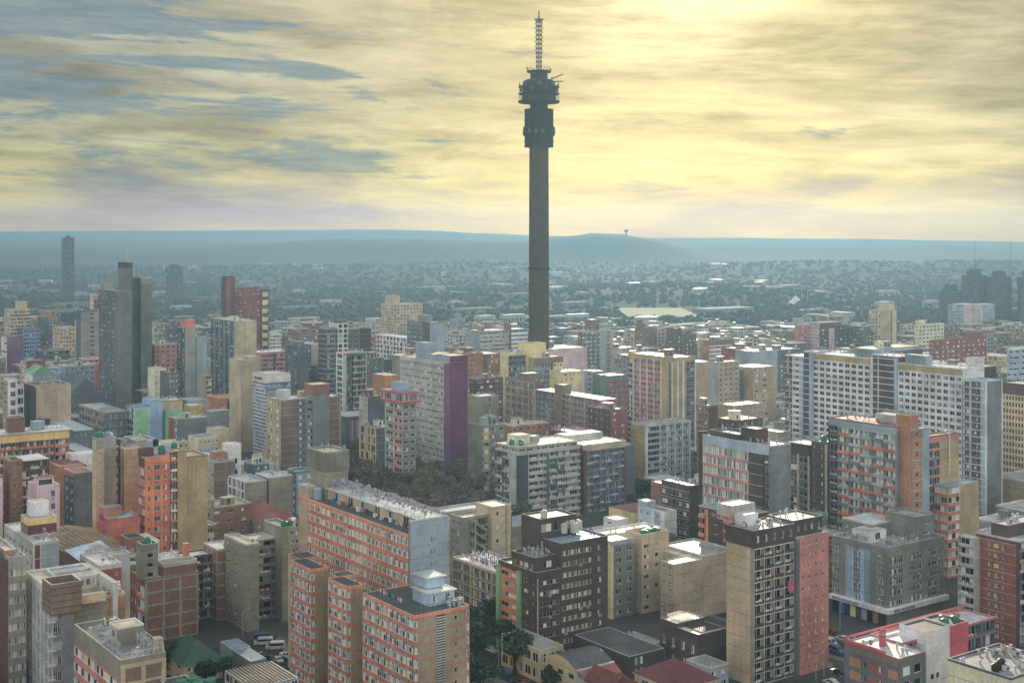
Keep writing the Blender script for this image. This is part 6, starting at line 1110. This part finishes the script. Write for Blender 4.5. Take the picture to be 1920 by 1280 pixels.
FT('lone dark slab tower high on the left in the haze', 119, 122, 139.5, 446, 2300, 'dkgrey', (.4,.6,4), dp=20, R=fs([Wn(2,6,ww=.4,wh=.35,m='dkgrey',pal='dk')], fh=5))
FT('short dark slab tower faint in the haze', 317, 320, 343, 500, 2300, 'dkgrey', (.2,.8,3), dp=24, R=fs([Wn(2,6,ww=.4,wh=.35,m='dkgrey',pal='dk')], fh=5))
FT('grey low towers right of the peach banded hotel', 596, 600, 616, 690, 860, 'slate', None, dp=14)
FT('striped pale hotel block behind the peach banded hotel', 500, 506, 530, 628, 1150, 'white', None, dp=14, R=fs([Wn(1,2,ww=.95,wh=.5,m='white',pal='blue')], fh=3.2))
FT('brown low roofs left of the tall dark tower', 528, 540, 596, 632, 1050, 'brickg', (.3,.5,4), nR=8)
# ------------------------------------------------------------------ streets
mat('asph', (66,68,70), k=.75, var=.2, streak=0); mat('pave', (118,116,110), k=.8, var=.15, streak=0); mat('line', (200,200,190), k=.8, var=.1, streak=0)
def G(x, y): return x*CP+y*SP, -x*SP+y*CP
def UG(a, c): return a*CP-c*SP, a*SP+c*CP
GR = [(G(b_.X0, b_.D)[0]+x0, G(b_.X0, b_.D)[0]+x1, G(b_.X0, b_.D)[1]+y0, G(b_.X0, b_.D)[1]+y1) for b_, x0, x1, y0, y1 in RECTS]
def hit(a0, a1, c0, c1, mrg=3): return any(a0-mrg < r[1] and a1+mrg > r[0] and c0-mrg < r[3] and c1+mrg > r[2] for r in GR)
root0 = (0, 0, 0)
ROADS = []
def road(a0, a1, c0, c1, z):
    mb = MB(); mb.box(a0, a1, c0, c1, .0, z, 'asph'); o = mb.build('road', None, (0,0,0), PHI); tag(o, 'grey asphalt street between the blocks', kind='structure'); ROADS.append((a0, a1, c0, c1))
    lm = MB(); v_ = (c1-c0) > (a1-a0); m_ = (a0+a1)/2 if v_ else (c0+c1)/2; q = c0 if v_ else a0
    while q < (c1 if v_ else a1)-4:
        if v_: lm.box(m_-.08, m_+.08, q, q+3, z, z+.006, 'line')
        else: lm.box(q, q+3, m_-.08, m_+.08, z, z+.006, 'line')
        q += 7
    o = lm.build('road_marking', None, (0,0,0), PHI); tag(o, kind='structure')
    for s_ in (0, 1):
        mb = MB()
        if v_: e = a0-2.6 if s_ == 0 else a1; mb.box(e, e+2.6, c0, c1, .0, .14, 'pave')
        else: e = c0-2.6 if s_ == 0 else c1; mb.box(a0, a1, e, e+2.6, .0, .14, 'pave')
        tag(mb.build('pavement', None, (0,0,0), PHI), kind='structure')
g1 = G(wx(1006,365), 365); road(g1[0]-15, g1[0]-4, g1[1]-150, g1[1]+260, .02)
g2 = G(wx(1568,380), 380); road(g2[0]-6, g2[0]+5, g2[1]-60, g2[1]+300, .024)
g3 = G(wx(1640,372), 372); road(g3[0]-30+30, g3[0]+160, g3[1]-4, g3[1]+6, .028)
g4 = G(wx(500,372), 372); mb = MB(); mb.box(g4[0]-22, g4[0]+22, g4[1]-10, g4[1]+16, 0, .035, 'asph'); tag(mb.build('parking_yard', None, (0,0,0), PHI), 'paved yard where the minibuses wait', kind='structure')
# ------------------------------------------------------------------ trees
mat('bark', (80,70,60), k=.6, var=.2); mat('leafd', (50,72,48), k=1.3, var=.35, streak=0, rough=.7); mat('leafb', (104,94,70), k=1.7, var=.3, streak=0, rough=.9); mat('leafo', (136,96,66), k=.9, var=.3, streak=0); mat('leafy', (150,128,50), k=.9, var=.3, streak=0); mat('leafp', (84,110,84), k=.9, var=.2, streak=0); mat('leafg', (88,90,62), k=1.2, var=.3, streak=0)
def tree_meshes(seed, R_, Hh, leaf, n, sz, bare=False):
    r = random.Random(seed); t = MB(); cr = MB(); th = Hh*.38
    t.lathe([(.45,0),(.3,th*.5),(.22,th)], 'bark', 7)
    blobs = []
    for i in range(9):
        a = r.random()*6.28; d_ = R_*(.15+.55*r.random()); z = Hh*(.5+.32*r.random()); q = (d_*cos(a), d_*sin(a), z); blobs.append((q, R_*(.34+.22*r.random())))
        t.bar((0,0,th*(.6+.4*r.random())), q, .18, 'bark')
        if bare:
            for j in range(5): e = (q[0]+r.uniform(-1,1)*R_*.4, q[1]+r.uniform(-1,1)*R_*.4, q[2]+r.uniform(0,1)*R_*.45); t.bar(q, e, .09, 'bark')
    for i in range(n):
        (bx_, by_, bz_), br = r.choice(blobs); u = r.gauss(0,1), r.gauss(0,1), r.gauss(0,1); l = sqrt(sum(x*x for x in u)) or 1; k = br*(.55+.5*r.random())/l
        c = (bx_+u[0]*k, by_+u[1]*k, bz_+u[2]*k*.8); s_ = sz*(.6+.8*r.random())
        A = mathutils.Vector((r.uniform(-1,1), r.uniform(-1,1), r.uniform(-.6,.6))).normalized()*s_; Bv = A.cross(mathutils.Vector((r.uniform(-1,1), r.uniform(-1,1), r.uniform(-1,1)))).normalized()*s_*.7
        C_ = mathutils.Vector(c); cr.poly([tuple(C_-A), tuple(C_+Bv), tuple(C_+A), tuple(C_-Bv)], leaf)
    return t.mesh('trunk'), cr.mesh('crown')
TV = {k: [tree_meshes(i*5+len(k), *a) for i in range(3)] for k, a in dict(dark=(4.2,9,'leafd',1500,.42), bare=(5.2,11.5,'leafb',1400,.32,True), rust=(4.2,9,'leafo',1000,.32,True), gold=(3.6,7.5,'leafy',1000,.32), green=(4.6,9.5,'leafg',1300,.4)).items()}
def tree(kind, x, y, label, group=None, s=1.0, name='tree', cat='tree', rng=random):
    o = empty(name, (x, y, 0), rng.random()*6, label=label, cat=cat, group=group); a, c = rng.choice(TV[kind]); o.scale = (s, s, s*(.9+.25*rng.random()))
    put(a, 'trunk', o); put(c, 'crown', o); return o
def gp(px, py, z=0): D = (CH-z)*F/(py-YH); return wx(px, D), D
rr = random.Random(33); TP = []
def scatter(n, f, kind, label, group, smin=.8, smax=1.25, gap=5.5):
    k = 0; t = 0
    while k < n and t < 3000:
        t += 1; px, D = f(); x, y = wx(px, D), D; a, c = G(x, y)
        if hit(a-1, a+1, c-1, c+1, 1.5) or any((x-p)**2+(y-q)**2 < gap*gap for p, q in TP): continue
        TP.append((x, y)); tree(kind, x, y, label, group, smin+rr.random()*(smax-smin), rng=rr); k += 1
scatter(64, lambda: (lambda p: (p, rr.uniform(540, 700) if p < 755 else rr.uniform(520, 634)))(rr.uniform(655, 905)), 'bare', 'bare grey brown park tree in the wood below the purple slab', 'bare trees of the park')
scatter(8, lambda: (rr.uniform(700, 790), rr.uniform(560, 592)), 'bare', 'bare grey brown park tree in the wood below the purple slab', 'bare trees of the park', gap=4.5)
scatter(12, lambda: (rr.uniform(850, 985), rr.uniform(500, 560)), 'green', 'dull green park tree left of the washing hung grey block', 'green trees of the park')
scatter(3, lambda: (rr.uniform(900, 945), rr.uniform(525, 545)), 'rust', 'rust leaved tree before the left side of the washing hung grey block', 'rust trees before the grey block')
scatter(2, lambda: (rr.uniform(635, 660), rr.uniform(625, 650)), 'rust', 'rusty tree at the left tip of the park beside the banded brick tower', 'rust trees at the park tip')
scatter(7, lambda: (rr.uniform(1100, 1175), rr.uniform(452, 490)), 'bare', 'bare tree below the white flat roofed houses', 'bare trees below the white houses')
scatter(3, lambda: (rr.uniform(1105, 1180), rr.uniform(446, 470)), 'gold', 'small yellow leaved tree below the white houses', 'yellow trees below the white houses')
scatter(5, lambda: (rr.uniform(1205, 1300), rr.uniform(445, 480)), 'bare', 'bare tree behind the cream roof court', 'bare trees behind the cream court')
scatter(6, lambda: (rr.uniform(1185, 1235), rr.uniform(545, 590)), 'dark', 'dark evergreen at the foot of the finned blue grey slab', 'evergreens by the finned slab')
for px, py, s_, l in ((893,1250,1.25,'full dark street tree nearest the vented brick tower'),(905,1215,1.1,'dark street tree second up the street from the front'),(925,1185,1.0,'dark street tree beneath the cream grid wing'),(965,1262,1.35,'big dark street tree before the red panels'),(945,1225,1.2,'dark street tree before the green frame'),(985,1245,1.0,'dark street tree at the corner of the brown block'),(880,1190,1.0,'smallest dark street tree by the orange tower'),(1045,1300,1.0,'dark round tree against the arched hall'),(900,1310,1.2,'dark street tree cropped by the bottom edge')):
    x, y = gp(px, py); tree('dark', x, y, l, s=s_, rng=rr)
for px, py, s_, l in ((385,1290,.8,'low dark shrub tree below the green hipped roof'),(425,1275,.7,'small bush tree on the dark lawn by the yard wall'),(320,1262,.9,'dark tree left of the green hipped roof'),(12,1010,1.1,'green tree at the left edge by the white block')): x, y = gp(px, py); tree('dark', x, y, l, s=s_, rng=rr)
# palms
def palm(px, D, h, label):
    x = wx(px, D); o = empty('palm_tree', (x, D, 0), label=label, cat='palm tree'); mb = MB(); mb.lathe([(.35,0),(.28,h)], 'bark', 8); mb.build('trunk', o); cr = MB(); r = random.Random(px)
    for i in range(26):
        a = r.random()*6.28; e = r.uniform(-.5, .9); p = (0,0,h); L_ = 3.4
        for j in range(4):
            q = (p[0]+cos(a)*cos(e)*L_/4, p[1]+sin(a)*cos(e)*L_/4, p[2]+sin(e)*L_/4); w_ = .55-.1*j; n_ = (-sin(a)*w_, cos(a)*w_)
            cr.poly([(p[0]-n_[0],p[1]-n_[1],p[2]-.1),(p[0]+n_[0],p[1]+n_[1],p[2]-.1),(q[0]+n_[0]*.8,q[1]+n_[1]*.8,q[2]),(q[0]-n_[0]*.8,q[1]-n_[1]*.8,q[2])], 'leafp'); p = q; e -= .45
    cr.build('crown', o)
palm(1438, 655, 22, 'tall shaggy palm left of the white framed slab'); palm(1446, 665, 17, 'shorter palm right behind the tall shaggy palm')
mb = MB(); mb.box(wx(350,352), wx(470,352), 338, 356, 0, .05, 'leafd'); tag(mb.build('lawn'), 'dark patch of lawn inside the yard wall', kind='structure')
b = B('grey yard wall round the dark lawn', 405, 340, H=2.6, name='yard_wall', cat='wall'); b.mass(0, 26, 0, .4, 2.6, 'conc', roof=None)
# ------------------------------------------------------------------ vehicles, people, lamps
mat('carw', (225,228,230), k=.85, var=0, rough=.25, spec=.6); mat('carb', (90,120,160), k=.9, var=0, rough=.25); mat('card', (60,62,66), k=.9, var=0, rough=.25); mat('carr', (150,50,45), k=.9, var=0, rough=.25); mat('tyre', (24,24,24), var=0); mat('lampl', (230,230,215), var=0, rough=.2)
def car(kind, px, py, rz, m, label, name='parked_car', cat='car', group=None):
    x, y = gp(px, py); o = empty(name, (x, y, .03), rz, label=label, cat=cat, group=group)
    L_, Wd, Hh = dict(van=(5.4,1.9,2.2), car=(4.2,1.72,1.42), bakkie=(4.9,1.75,1.6))[kind]
    def prof(pts, m_, y0, y1, nm):
        mb = MB(); n = len(pts); mb.poly([(p[0], y0, p[1]) for p in pts], m_); mb.poly([(p[0], y1, p[1]) for p in pts][::-1], m_)
        for i in range(n): p, q = pts[i], pts[(i+1)%n]; mb.poly([(p[0],y0,p[1]),(p[0],y1,p[1]),(q[0],y1,q[1]),(q[0],y0,q[1])], m_)
        return mb.build(nm, o)
    h = L_/2
    if kind == 'van': bp = [(-h,.35),(h,.35),(h,.95),(h-.45,1.15),(h-1.25,Hh-.08),(h-1.5,Hh),(-h+.15,Hh),(-h,Hh-.3)]; wp = [(-h+.3,1.25),(h-.75,1.25),(h-1.3,1.85),(-h+.3,1.85)]
    elif kind == 'car': bp = [(-h,.3),(h,.3),(h,.75),(h-.9,.92),(h-1.6,Hh),(-h+1.0,Hh),(-h+.3,.95),(-h,.85)]; wp = [(-h+.55,.95),(h-1.05,.95),(h-1.6,Hh-.1),(-h+1.05,Hh-.1)]
    else: bp = [(-h,.4),(h,.4),(h,.9),(h-1.0,1.0),(h-1.6,Hh),(h-2.7,Hh),(h-2.8,1.0),(-h,1.0)]; wp = [(h-2.65,1.05),(h-1.2,1.05),(h-1.65,Hh-.1),(h-2.6,Hh-.1)]
    prof(bp, m, -Wd/2, Wd/2, 'body'); prof(wp, 'g1', -Wd/2-.02, Wd/2+.02, 'side_window')
    w0, w1 = (bp[3], bp[4]); mb = MB(); mb.poly([(w0[0]+.02-.1,-Wd/2+.12,w0[1]+.12),(w0[0]-.08,Wd/2-.12,w0[1]+.12),(w1[0]+.06,Wd/2-.2,w1[1]-.05),(w1[0]+.06,-Wd/2+.2,w1[1]-.05)], 'g1'); mb.build('windscreen', o)
    for sx in (-h+.85, h-.85):
        for sy in (-1, 1):
            mb = MB(); n = 12; cy = sy*(Wd/2-.08)
            A = [(sx+.33*cos(2*pi*i/n), cy-.11, .33+.33*sin(2*pi*i/n)) for i in range(n)]; Bq = [(p[0], cy+.11, p[2]) for p in A]
            mb.poly(A, 'tyre'); mb.poly(Bq[::-1], 'tyre')
            for i in range(n): mb.poly([A[i], A[(i+1)%n], Bq[(i+1)%n], Bq[i]], 'tyre')
            mb.box(sx-.15, sx+.15, cy-.115, cy+.115, .18, .48, 'steel'); mb.build('wheel', o)
    for sy in (-1, 1): mb = MB(); mb.box(h-.02, h+.03, sy*(Wd/2-.35)-.16, sy*(Wd/2-.35)+.16, .62, .8, 'lampl'); mb.build('headlight', o)
    return o
V = PHI+pi/2
car('van', 516, 1216, radians(8)+pi, 'carw', 'front white minibus parked broadside in the yard', 'minibus', 'minibus'); car('van', 494, 1208, radians(10)+pi, 'carw', 'white minibus half hidden behind the front one', 'minibus', 'minibus'); car('van', 488, 1200, radians(10)+pi, 'carb', 'pale blue van against the olive tower foot', 'minibus', 'minibus')
car('car', 498, 1236, radians(40), 'card', 'dark car on the yard below the minibuses'); car('car', 522, 1240, radians(-60), 'carw', 'white car beside the rear orange tower'); car('bakkie', 537, 1232, radians(-50), 'carw', 'white pickup squeezed by the rear orange tower', 'pickup', 'pickup'); car('car', 478, 1228, radians(20), 'carb', 'grey blue car at the left of the minibus yard')
car('bakkie', 922, 1222, V, 'carw', 'white pickup in the street below the street trees', 'pickup', 'pickup'); car('car', 893, 1180, V, 'carw', 'white car farther up the tree lined street'); car('car', 948, 1262, V, 'carb', 'blue car nearest the bottom in the tree lined street'); car('car', 970, 1285, V, 'card', 'dark car at the bottom end of the tree lined street'); car('car', 936, 1210, V, 'card', 'dark car just behind the white pickup')
car('van', 1565, 1222, V+pi, 'carb', 'pale blue minibus in the shaded street at right', 'minibus', 'minibus'); car('van', 1553, 1208, V+pi, 'carw', 'white minibus behind the pale blue one at right', 'minibus', 'minibus'); car('car', 1572, 1262, V, 'card', 'dark car in the shaded street at right'); car('car', 1558, 1282, V, 'carw', 'white car near the bottom of the shaded street'); car('car', 1556, 1186, V, 'carr', 'red car up by the grey corner office'); car('car', 1580, 1200, V, 'carw', 'white car passing the corner office')
rr = random.Random(91)
for i in range(9):
    x0, y0 = UG(g1[0]-13.6+(i%2)*8.6, g1[1]-58+i*11.5+rr.uniform(-1,1)); px, py = pix(x0, y0, 0)
    if 860 < px < 1000: car('car', px, py, V, rr.choice(['carw','card','carb','carr']), 'car parked along the kerb under the street trees', group='cars parked under the street trees')
for i in range(9):
    x0, y0 = UG(g2[0]-4.6+(i%2)*8.0, g2[1]-34+i*9+rr.uniform(-1,1)); px, py = pix(x0, y0, 0)
    if 1540 < px < 1640: car('car', px, py, V, rr.choice(['carw','card','carb','carw']), 'car parked along the kerb of the shaded street at right', group='cars parked in the shaded street')
def person_mesh(top, legs, skin, k):
    vs_ = [(0,0,.95),(0,0,1.2),(0,0,1.42),(0,0,1.52),(0,.01,1.66),(.2,0,1.4),(.24,.02,1.12),(.22,.12*k,.88),(-.2,0,1.4),(-.24,.02,1.12),(-.22,-.12*k,.88),(.1,.02,.9),(.11,.1*k,.5),(.11,-.02*k,.08),(.11,.14,.04),(-.1,.0,.9),(-.11,-.08*k,.5),(-.11,-.22*k,.08),(-.11,-.1,.04)]
    es_ = [(0,1),(1,2),(2,3),(3,4),(2,5),(5,6),(6,7),(2,8),(8,9),(9,10),(0,11),(11,12),(12,13),(13,14),(0,15),(15,16),(16,17),(17,18)]
    rs = [.15,.15,.13,.055,.1,.06,.05,.04,.06,.05,.04,.09,.065,.05,.04,.09,.065,.05,.04]
    me = bpy.data.meshes.new('person'); me.from_pydata(vs_, es_, []); o = bpy.data.objects.new('p', me); SC.collection.objects.link(o); m_ = o.modifiers.new('s', 'SKIN')
    for i, q in enumerate(rs): me.skin_vertices[0].data[i].radius = (q, q*.8 if i < 3 else q)
    me.skin_vertices[0].data[0].use_root = True; o.modifiers.new('u', 'SUBSURF').levels = 1; bpy.context.view_layer.update()
    m2 = bpy.data.meshes.new_from_object(o.evaluated_get(bpy.context.evaluated_depsgraph_get())); bpy.data.objects.remove(o); m2.materials.clear()
    for x in (top, legs, skin): m2.materials.append(MATS[x])
    for p in m2.polygons: z = p.center.z; p.material_index = 2 if z > 1.5 or abs(p.center.x) > .19 and z < 1.0 else (0 if z > .93 else 1)
    return m2
mat('skin', (92,66,50), k=.8, var=0)
PT = [('c1','framed','a person white top and dark trousers'),('red','g2','a person red top and grey trousers'),('bluew','framed','a person blue top and dark trousers'),('ochre','g2','a person yellow top and grey trousers'),('framed','bluep','a person dark top and blue trousers')]
try:
    PM = [person_mesh(a, c, 'skin', .6+.2*i) for i, (a, c, _) in enumerate(PT)]
    for i, (px, py, wh) in enumerate(((1590,1262,'walking in the shaded street below the corner office'),(1602,1240,'on the kerb by the salmon tower'),(1578,1276,'crossing the shaded street'),(1610,1226,'near the corner shop front'),(1548,1262,'by the foot of the salmon tower'),(1640,1190,'outside the shop fascia'),(545,1252,'beside the yard cars'),(930,1240,'walking behind the white pickup'))):
        x, y = gp(px, py); o = put(PM[i%5], 'person', None, (x, y, .04), i*1.3); tag(o, 'person in '+PT[i%5][2][9:]+' '+wh, 'person')
except Exception as e: print('person', e)
def lamp(px, py, label):
    x, y = gp(px, py); o = empty('street_lamp', (x, y, 0), PHI, label=label, cat='street lamp', group='street lamps'); mb = MB(); mb.lathe([(.1,0),(.06,8)], 'steel', 8); mb.bar((0,0,8),(1.6,0,8.4),.08,'steel'); mb.build('pole', o); mb = MB(); mb.box(1.5,2.2,-.12,.12,8.33,8.5,'steel'); mb.build('lamp_head', o)
lamp(1530,1275,'street lamp at the foot of the salmon tower'); lamp(1545,1268,'street lamp right of the salmon tower foot'); lamp(1575,1180,'street lamp before the corner office'); lamp(935,1255,'street lamp between the street trees'); lamp(455,1195,'street lamp by the olive tower corner'); lamp(880,1150,'street lamp far up the tree lined street')
# ------------------------------------------------------------------ the rest of the crowded city
FT_ = [('brick','roofc','brown brick block'),('conc','roofg','grey concrete block'),('sand','roofy','cream block'),('bluegrey','roofw','grey blue block'),('tan','roofg','tan block'),('brickr','roofr','dull red block'),('concl','roofw','pale block'),('slate','roofg','dark grey block'),('brickg','roofw','dull brown block'),('olive','roofc','olive block')]
FAR = MB(); SPEC = []
rr = random.Random(77); cnt = 0; OUT = []
def filler(a, c, w_, d_, h, t, grp, lbl, far=False):
    X, Y = UG(a, c); m, rf, nm = FT_[t]; rf = rr.choice(['roofx','roofx2','roofd','roofx','roofg']) if far else rf; b = B(lbl % nm, 960+X/Y*F, Y, H=h, group=grp % nm, lod=1, name='low_building'); b.merge = FAR if far else None; fh = 3.3; nw = max(2, int(w_/4)); nd = max(2, int(d_/4))
    R = fs([Wn(3,nw,ww=.55,wh=.45,m=m)]+([Bl(.8)] if rr.random()<.4 else []), fh=fh, band=(rr.choice(['concl',m,'conc']),.2,.05)); L = fs([Wn(3,nd,ww=.55,wh=.45,m=m)] if rr.random()<.6 else [Bl(1)], fh=fh)
    b.mass(0, w_, 0, d_, h, m, R=R, L=L, roof=rf, par=rr.choice([m,'concl','white']), ph=.6, clutter=rr.choice(['pv','v','pvc','vd']) if Y < 1300 else rr.choice(['p','']))
for j in range(-14, 66):
    for i in range(-14, 80):
        a = i*27-60+rr.uniform(-4, 4); c = 120+j*27+rr.uniform(-4, 4); X, Y = UG(a, c)
        if not (260 < Y < 1560): continue
        px = 960+X/Y*F
        out = px < -60 or px > 1990
        if px < -620 or px > 2560 or (Y < 440 and not (px < -190 or px > 2110)): continue
        w_ = rr.uniform(13, 22); d_ = rr.uniform(12, 20)
        if hit(a, a+w_, c, c+d_, 2.0) or any((p-X-CP*w_/2)**2+(q-Y-10)**2 < 190 for p, q in TP): continue
        if any(a-3 < r[1] and a+w_+3 > r[0] and c-3 < r[3] and c+d_+3 > r[2] for r in ROADS): continue
        if Y < 700 and 590 < px < 900 or Y < 575 and 560 < px < 1010: continue
        if Y > 1050 and rr.random() < .35: continue
        if out: OUT.append((a, c, w_, d_, rr.uniform(9, 30), rr.randrange(10), '%s', '%s')); GR.append((a, a+w_, c, c+d_)); continue
        h = rr.uniform(5, 10) if Y < 560 else (rr.uniform(7, 13) if Y < 720 else (rr.uniform(9, 20) if Y < 900 else (rr.uniform(12, 34) if Y < 1300 else rr.uniform(10, 26))))
        if Y > 1250 and 760 < px < 1500: h = min(h, 16)
        if h > 24 and rr.random() < .5: h *= .7
        z = 'streets near the foot of the towers' if Y < 720 else ('middle of the crowded blocks' if Y < 1000 else 'hazy far side of the city')
        SPEC.append((Y, a, c, w_, d_, h, rr.randrange(10), '%%ss in the %s' % z, 'plain %%s of modest height in the %s' % z)); GR.append((a, a+w_, c, c+d_)); cnt += 1
SPEC.sort()
for i, q in enumerate(SPEC): filler(*q[1:], far=i >= 260)
for q in OUT: filler(*q, far=True)
print('FILLERS', cnt, len(OUT))
# low suburb roofs beyond
subs = [('conc','roofx','low pale roofed shed'),('concl','roofc','low grey roofed building'),('tan','roofx2','low brown roofed building')]
SB = []
for k in range(6):
    mb = MB(); m, rf, nm = subs[k % 3]; w_, d_, h = [(38,16,6),(24,14,9),(18,12,5),(70,24,7),(30,12,12),(14,10,5)][k]
    mb.box(0,w_,0,d_,0,h,m); mb.box(-.4,w_+.4,-.4,d_+.4,h,h+.5,rf)
    for q in range(int(w_/4)): mb.box(q*4+1, q*4+3, -.08, 0, h*.4, h*.7, 'g2')
    for q in range(int(d_/4)): mb.box(-.08, 0, q*4+1, q*4+3, h*.4, h*.7, 'g2')
    SB.append((mb.mesh('suburb_building'), nm))
rr = random.Random(5); n = 0
while n < 230:
    Y = 1480+(rr.random()**1.7)*2400; px = rr.uniform(-40, 1960); 
    if 1150 < px < 1320 and 1850 < Y < 2150: continue
    X = wx(px, Y); k = rr.randrange(6); me_, nm = SB[k]; o = put(me_, 'suburb_building', None, (X, Y, hgt(X, Y)-.5), PHI+rr.choice([0, 0, pi/2])+(0 if Y < 2200 else rr.uniform(-.5, .5))); s_ = rr.uniform(.8, 1.4); o.scale = (s_, s_, rr.uniform(.8, 1.3)); tag(o, '%s scattered among the trees of the hazy suburbs' % nm, 'building', '%ss of the hazy suburbs' % nm); n += 1
# far wood: countless crowns
def blob(mb, x, y, z, r, h, m, rg):
    b0 = len(mb.v); n = 6
    for zz_, q in ((0,.75),(.45,1.0),(.8,.62)):
        for i in range(n): a = 2*pi*i/n+rg.random()*.5; k = q*r*rg.uniform(.75,1.2); mb.v.append((x+k*cos(a), y+k*sin(a), z+h*zz_*rg.uniform(.9,1.1)))
    mb.v.append((x, y, z+h)); ii = mb.mi(m)
    for j in range(2):
        for i in range(n): mb.f.append((b0+j*n+i, b0+j*n+(i+1)%n, b0+(j+1)*n+(i+1)%n, b0+(j+1)*n+i)); mb.m.append(ii)
    for i in range(n): mb.f.append((b0+2*n+i, b0+2*n+(i+1)%n, b0+3*n)); mb.m.append(ii)
rg = random.Random(9); fw = MB(); mat('fwa', (40,54,40), k=1.0, var=.3, streak=0); mat('fwb', (54,64,46), k=1.0, var=.3, streak=0); mat('fwc', (70,68,52), k=.8, var=.3, streak=0)
for i in range(19000):
    Y = 1250+(rg.random()**1.4)*3400; px = rg.uniform(-120, 2040)
    if 1160 < px < 1310 and 1850 < Y < 2120: continue
    X = wx(px, Y); v_ = mn.noise((X*.004, Y*.004, 0))
    if v_ < -.2 and rg.random() < .6 and Y < 2500: continue
    if Y > 3200 and rg.random() < .3: continue
    r = rg.uniform(3.5, 6.5); blob(fw, X, Y, hgt(X, Y)-1, r, r*rg.uniform(1.1, 1.7), rg.choice(['fwa','fwa','fwb','fwc']), rg)
tag(fw.build('far_wood'), 'dense tree cover of the hazy suburbs and ridges', kind='stuff')
mat('field', (104,132,66), k=.8, var=.15, streak=0); mb = MB(); mb.box(wx(1168,1950), wx(1300,1950), 1860, 2090, -.5, 3.2, 'field'); tag(mb.build('sports_field'), 'bright green sports field in the suburbs', kind='structure')
# pale tent canopy, masts and the water tower on the hill
D = 2150; x = wx(1490, D); o = empty('tent_canopy', (x, D, hgt(x, D)), label='white peaked tent canopy in the right suburbs', cat='canopy'); mb = MB()
pk = (2,0,20); bs_ = [(-14,-8,6),(-4,-10,2),(12,-6,12),(14,8,8),(-2,10,4),(-14,8,4)]
for i in range(6): mb.poly([bs_[i], bs_[(i+1)%6], pk], 'white')
mb.build('canopy', o); o.scale = (.7,.7,.8); mb = MB()
for q in ((2,0),(-30,4),(16,-2),(30,0)): mb.bar((*q,0),(*q,30),.7,'steel')
mb.build('mast', o)
D = 5200; x = wx(1174, D); z = hgt(x, D); o = empty('hill_water_tower', (x, D, z-4), label='tiny mushroom water tower on the crest of the middle hill', cat='water tower'); mb = MB(); mb.lathe([(3.4,0),(3,12),(8,16),(9,21),(7,24)], 'twrd', 12); mb.build('bowl', o)
for px, D, h, l in ((1895,1860,42,'thin mast over the hazy right towers'),(1828,1850,42,'fainter mast over the left of the hazy right towers'),(1655,1500,30,'thin lattice mast left of the slender beige tower')):
    x = wx(px, D); o = empty('radio_mast', (x, D, 0), label=l, cat='mast'); mb = MB(); z0_ = 70 if D > 1600 else 0; mb.bar((0,0,0),(0,0,z0_+h),.4,'steeld'); mb.build('mast', o)
# lettering
b = b_17; text('BERGA BOULEVARD', 1.15, 'purpled', b.root, (1.0, -1.68, 4.6), (pi/2, 0, 0), off=.02, align='LEFT'); text('BERGA BOULEVARD', 1.15, 'bluep', b.root, (-1.68, b.d-1.5, 4.6), (pi/2, 0, -pi/2), off=.02, align='LEFT')
b = b_31; text('the point', 2.6, 'dkgrey', b.root, (-.5, b.d-3, b.H-3.0), (pi/2, 0, -pi/2), off=.03, align='LEFT')
for b_ in ALLB: b_.flush()
tag(FAR.build('distant_city_blocks'), 'countless low and mid rise blocks fading into the haze', kind='stuff')
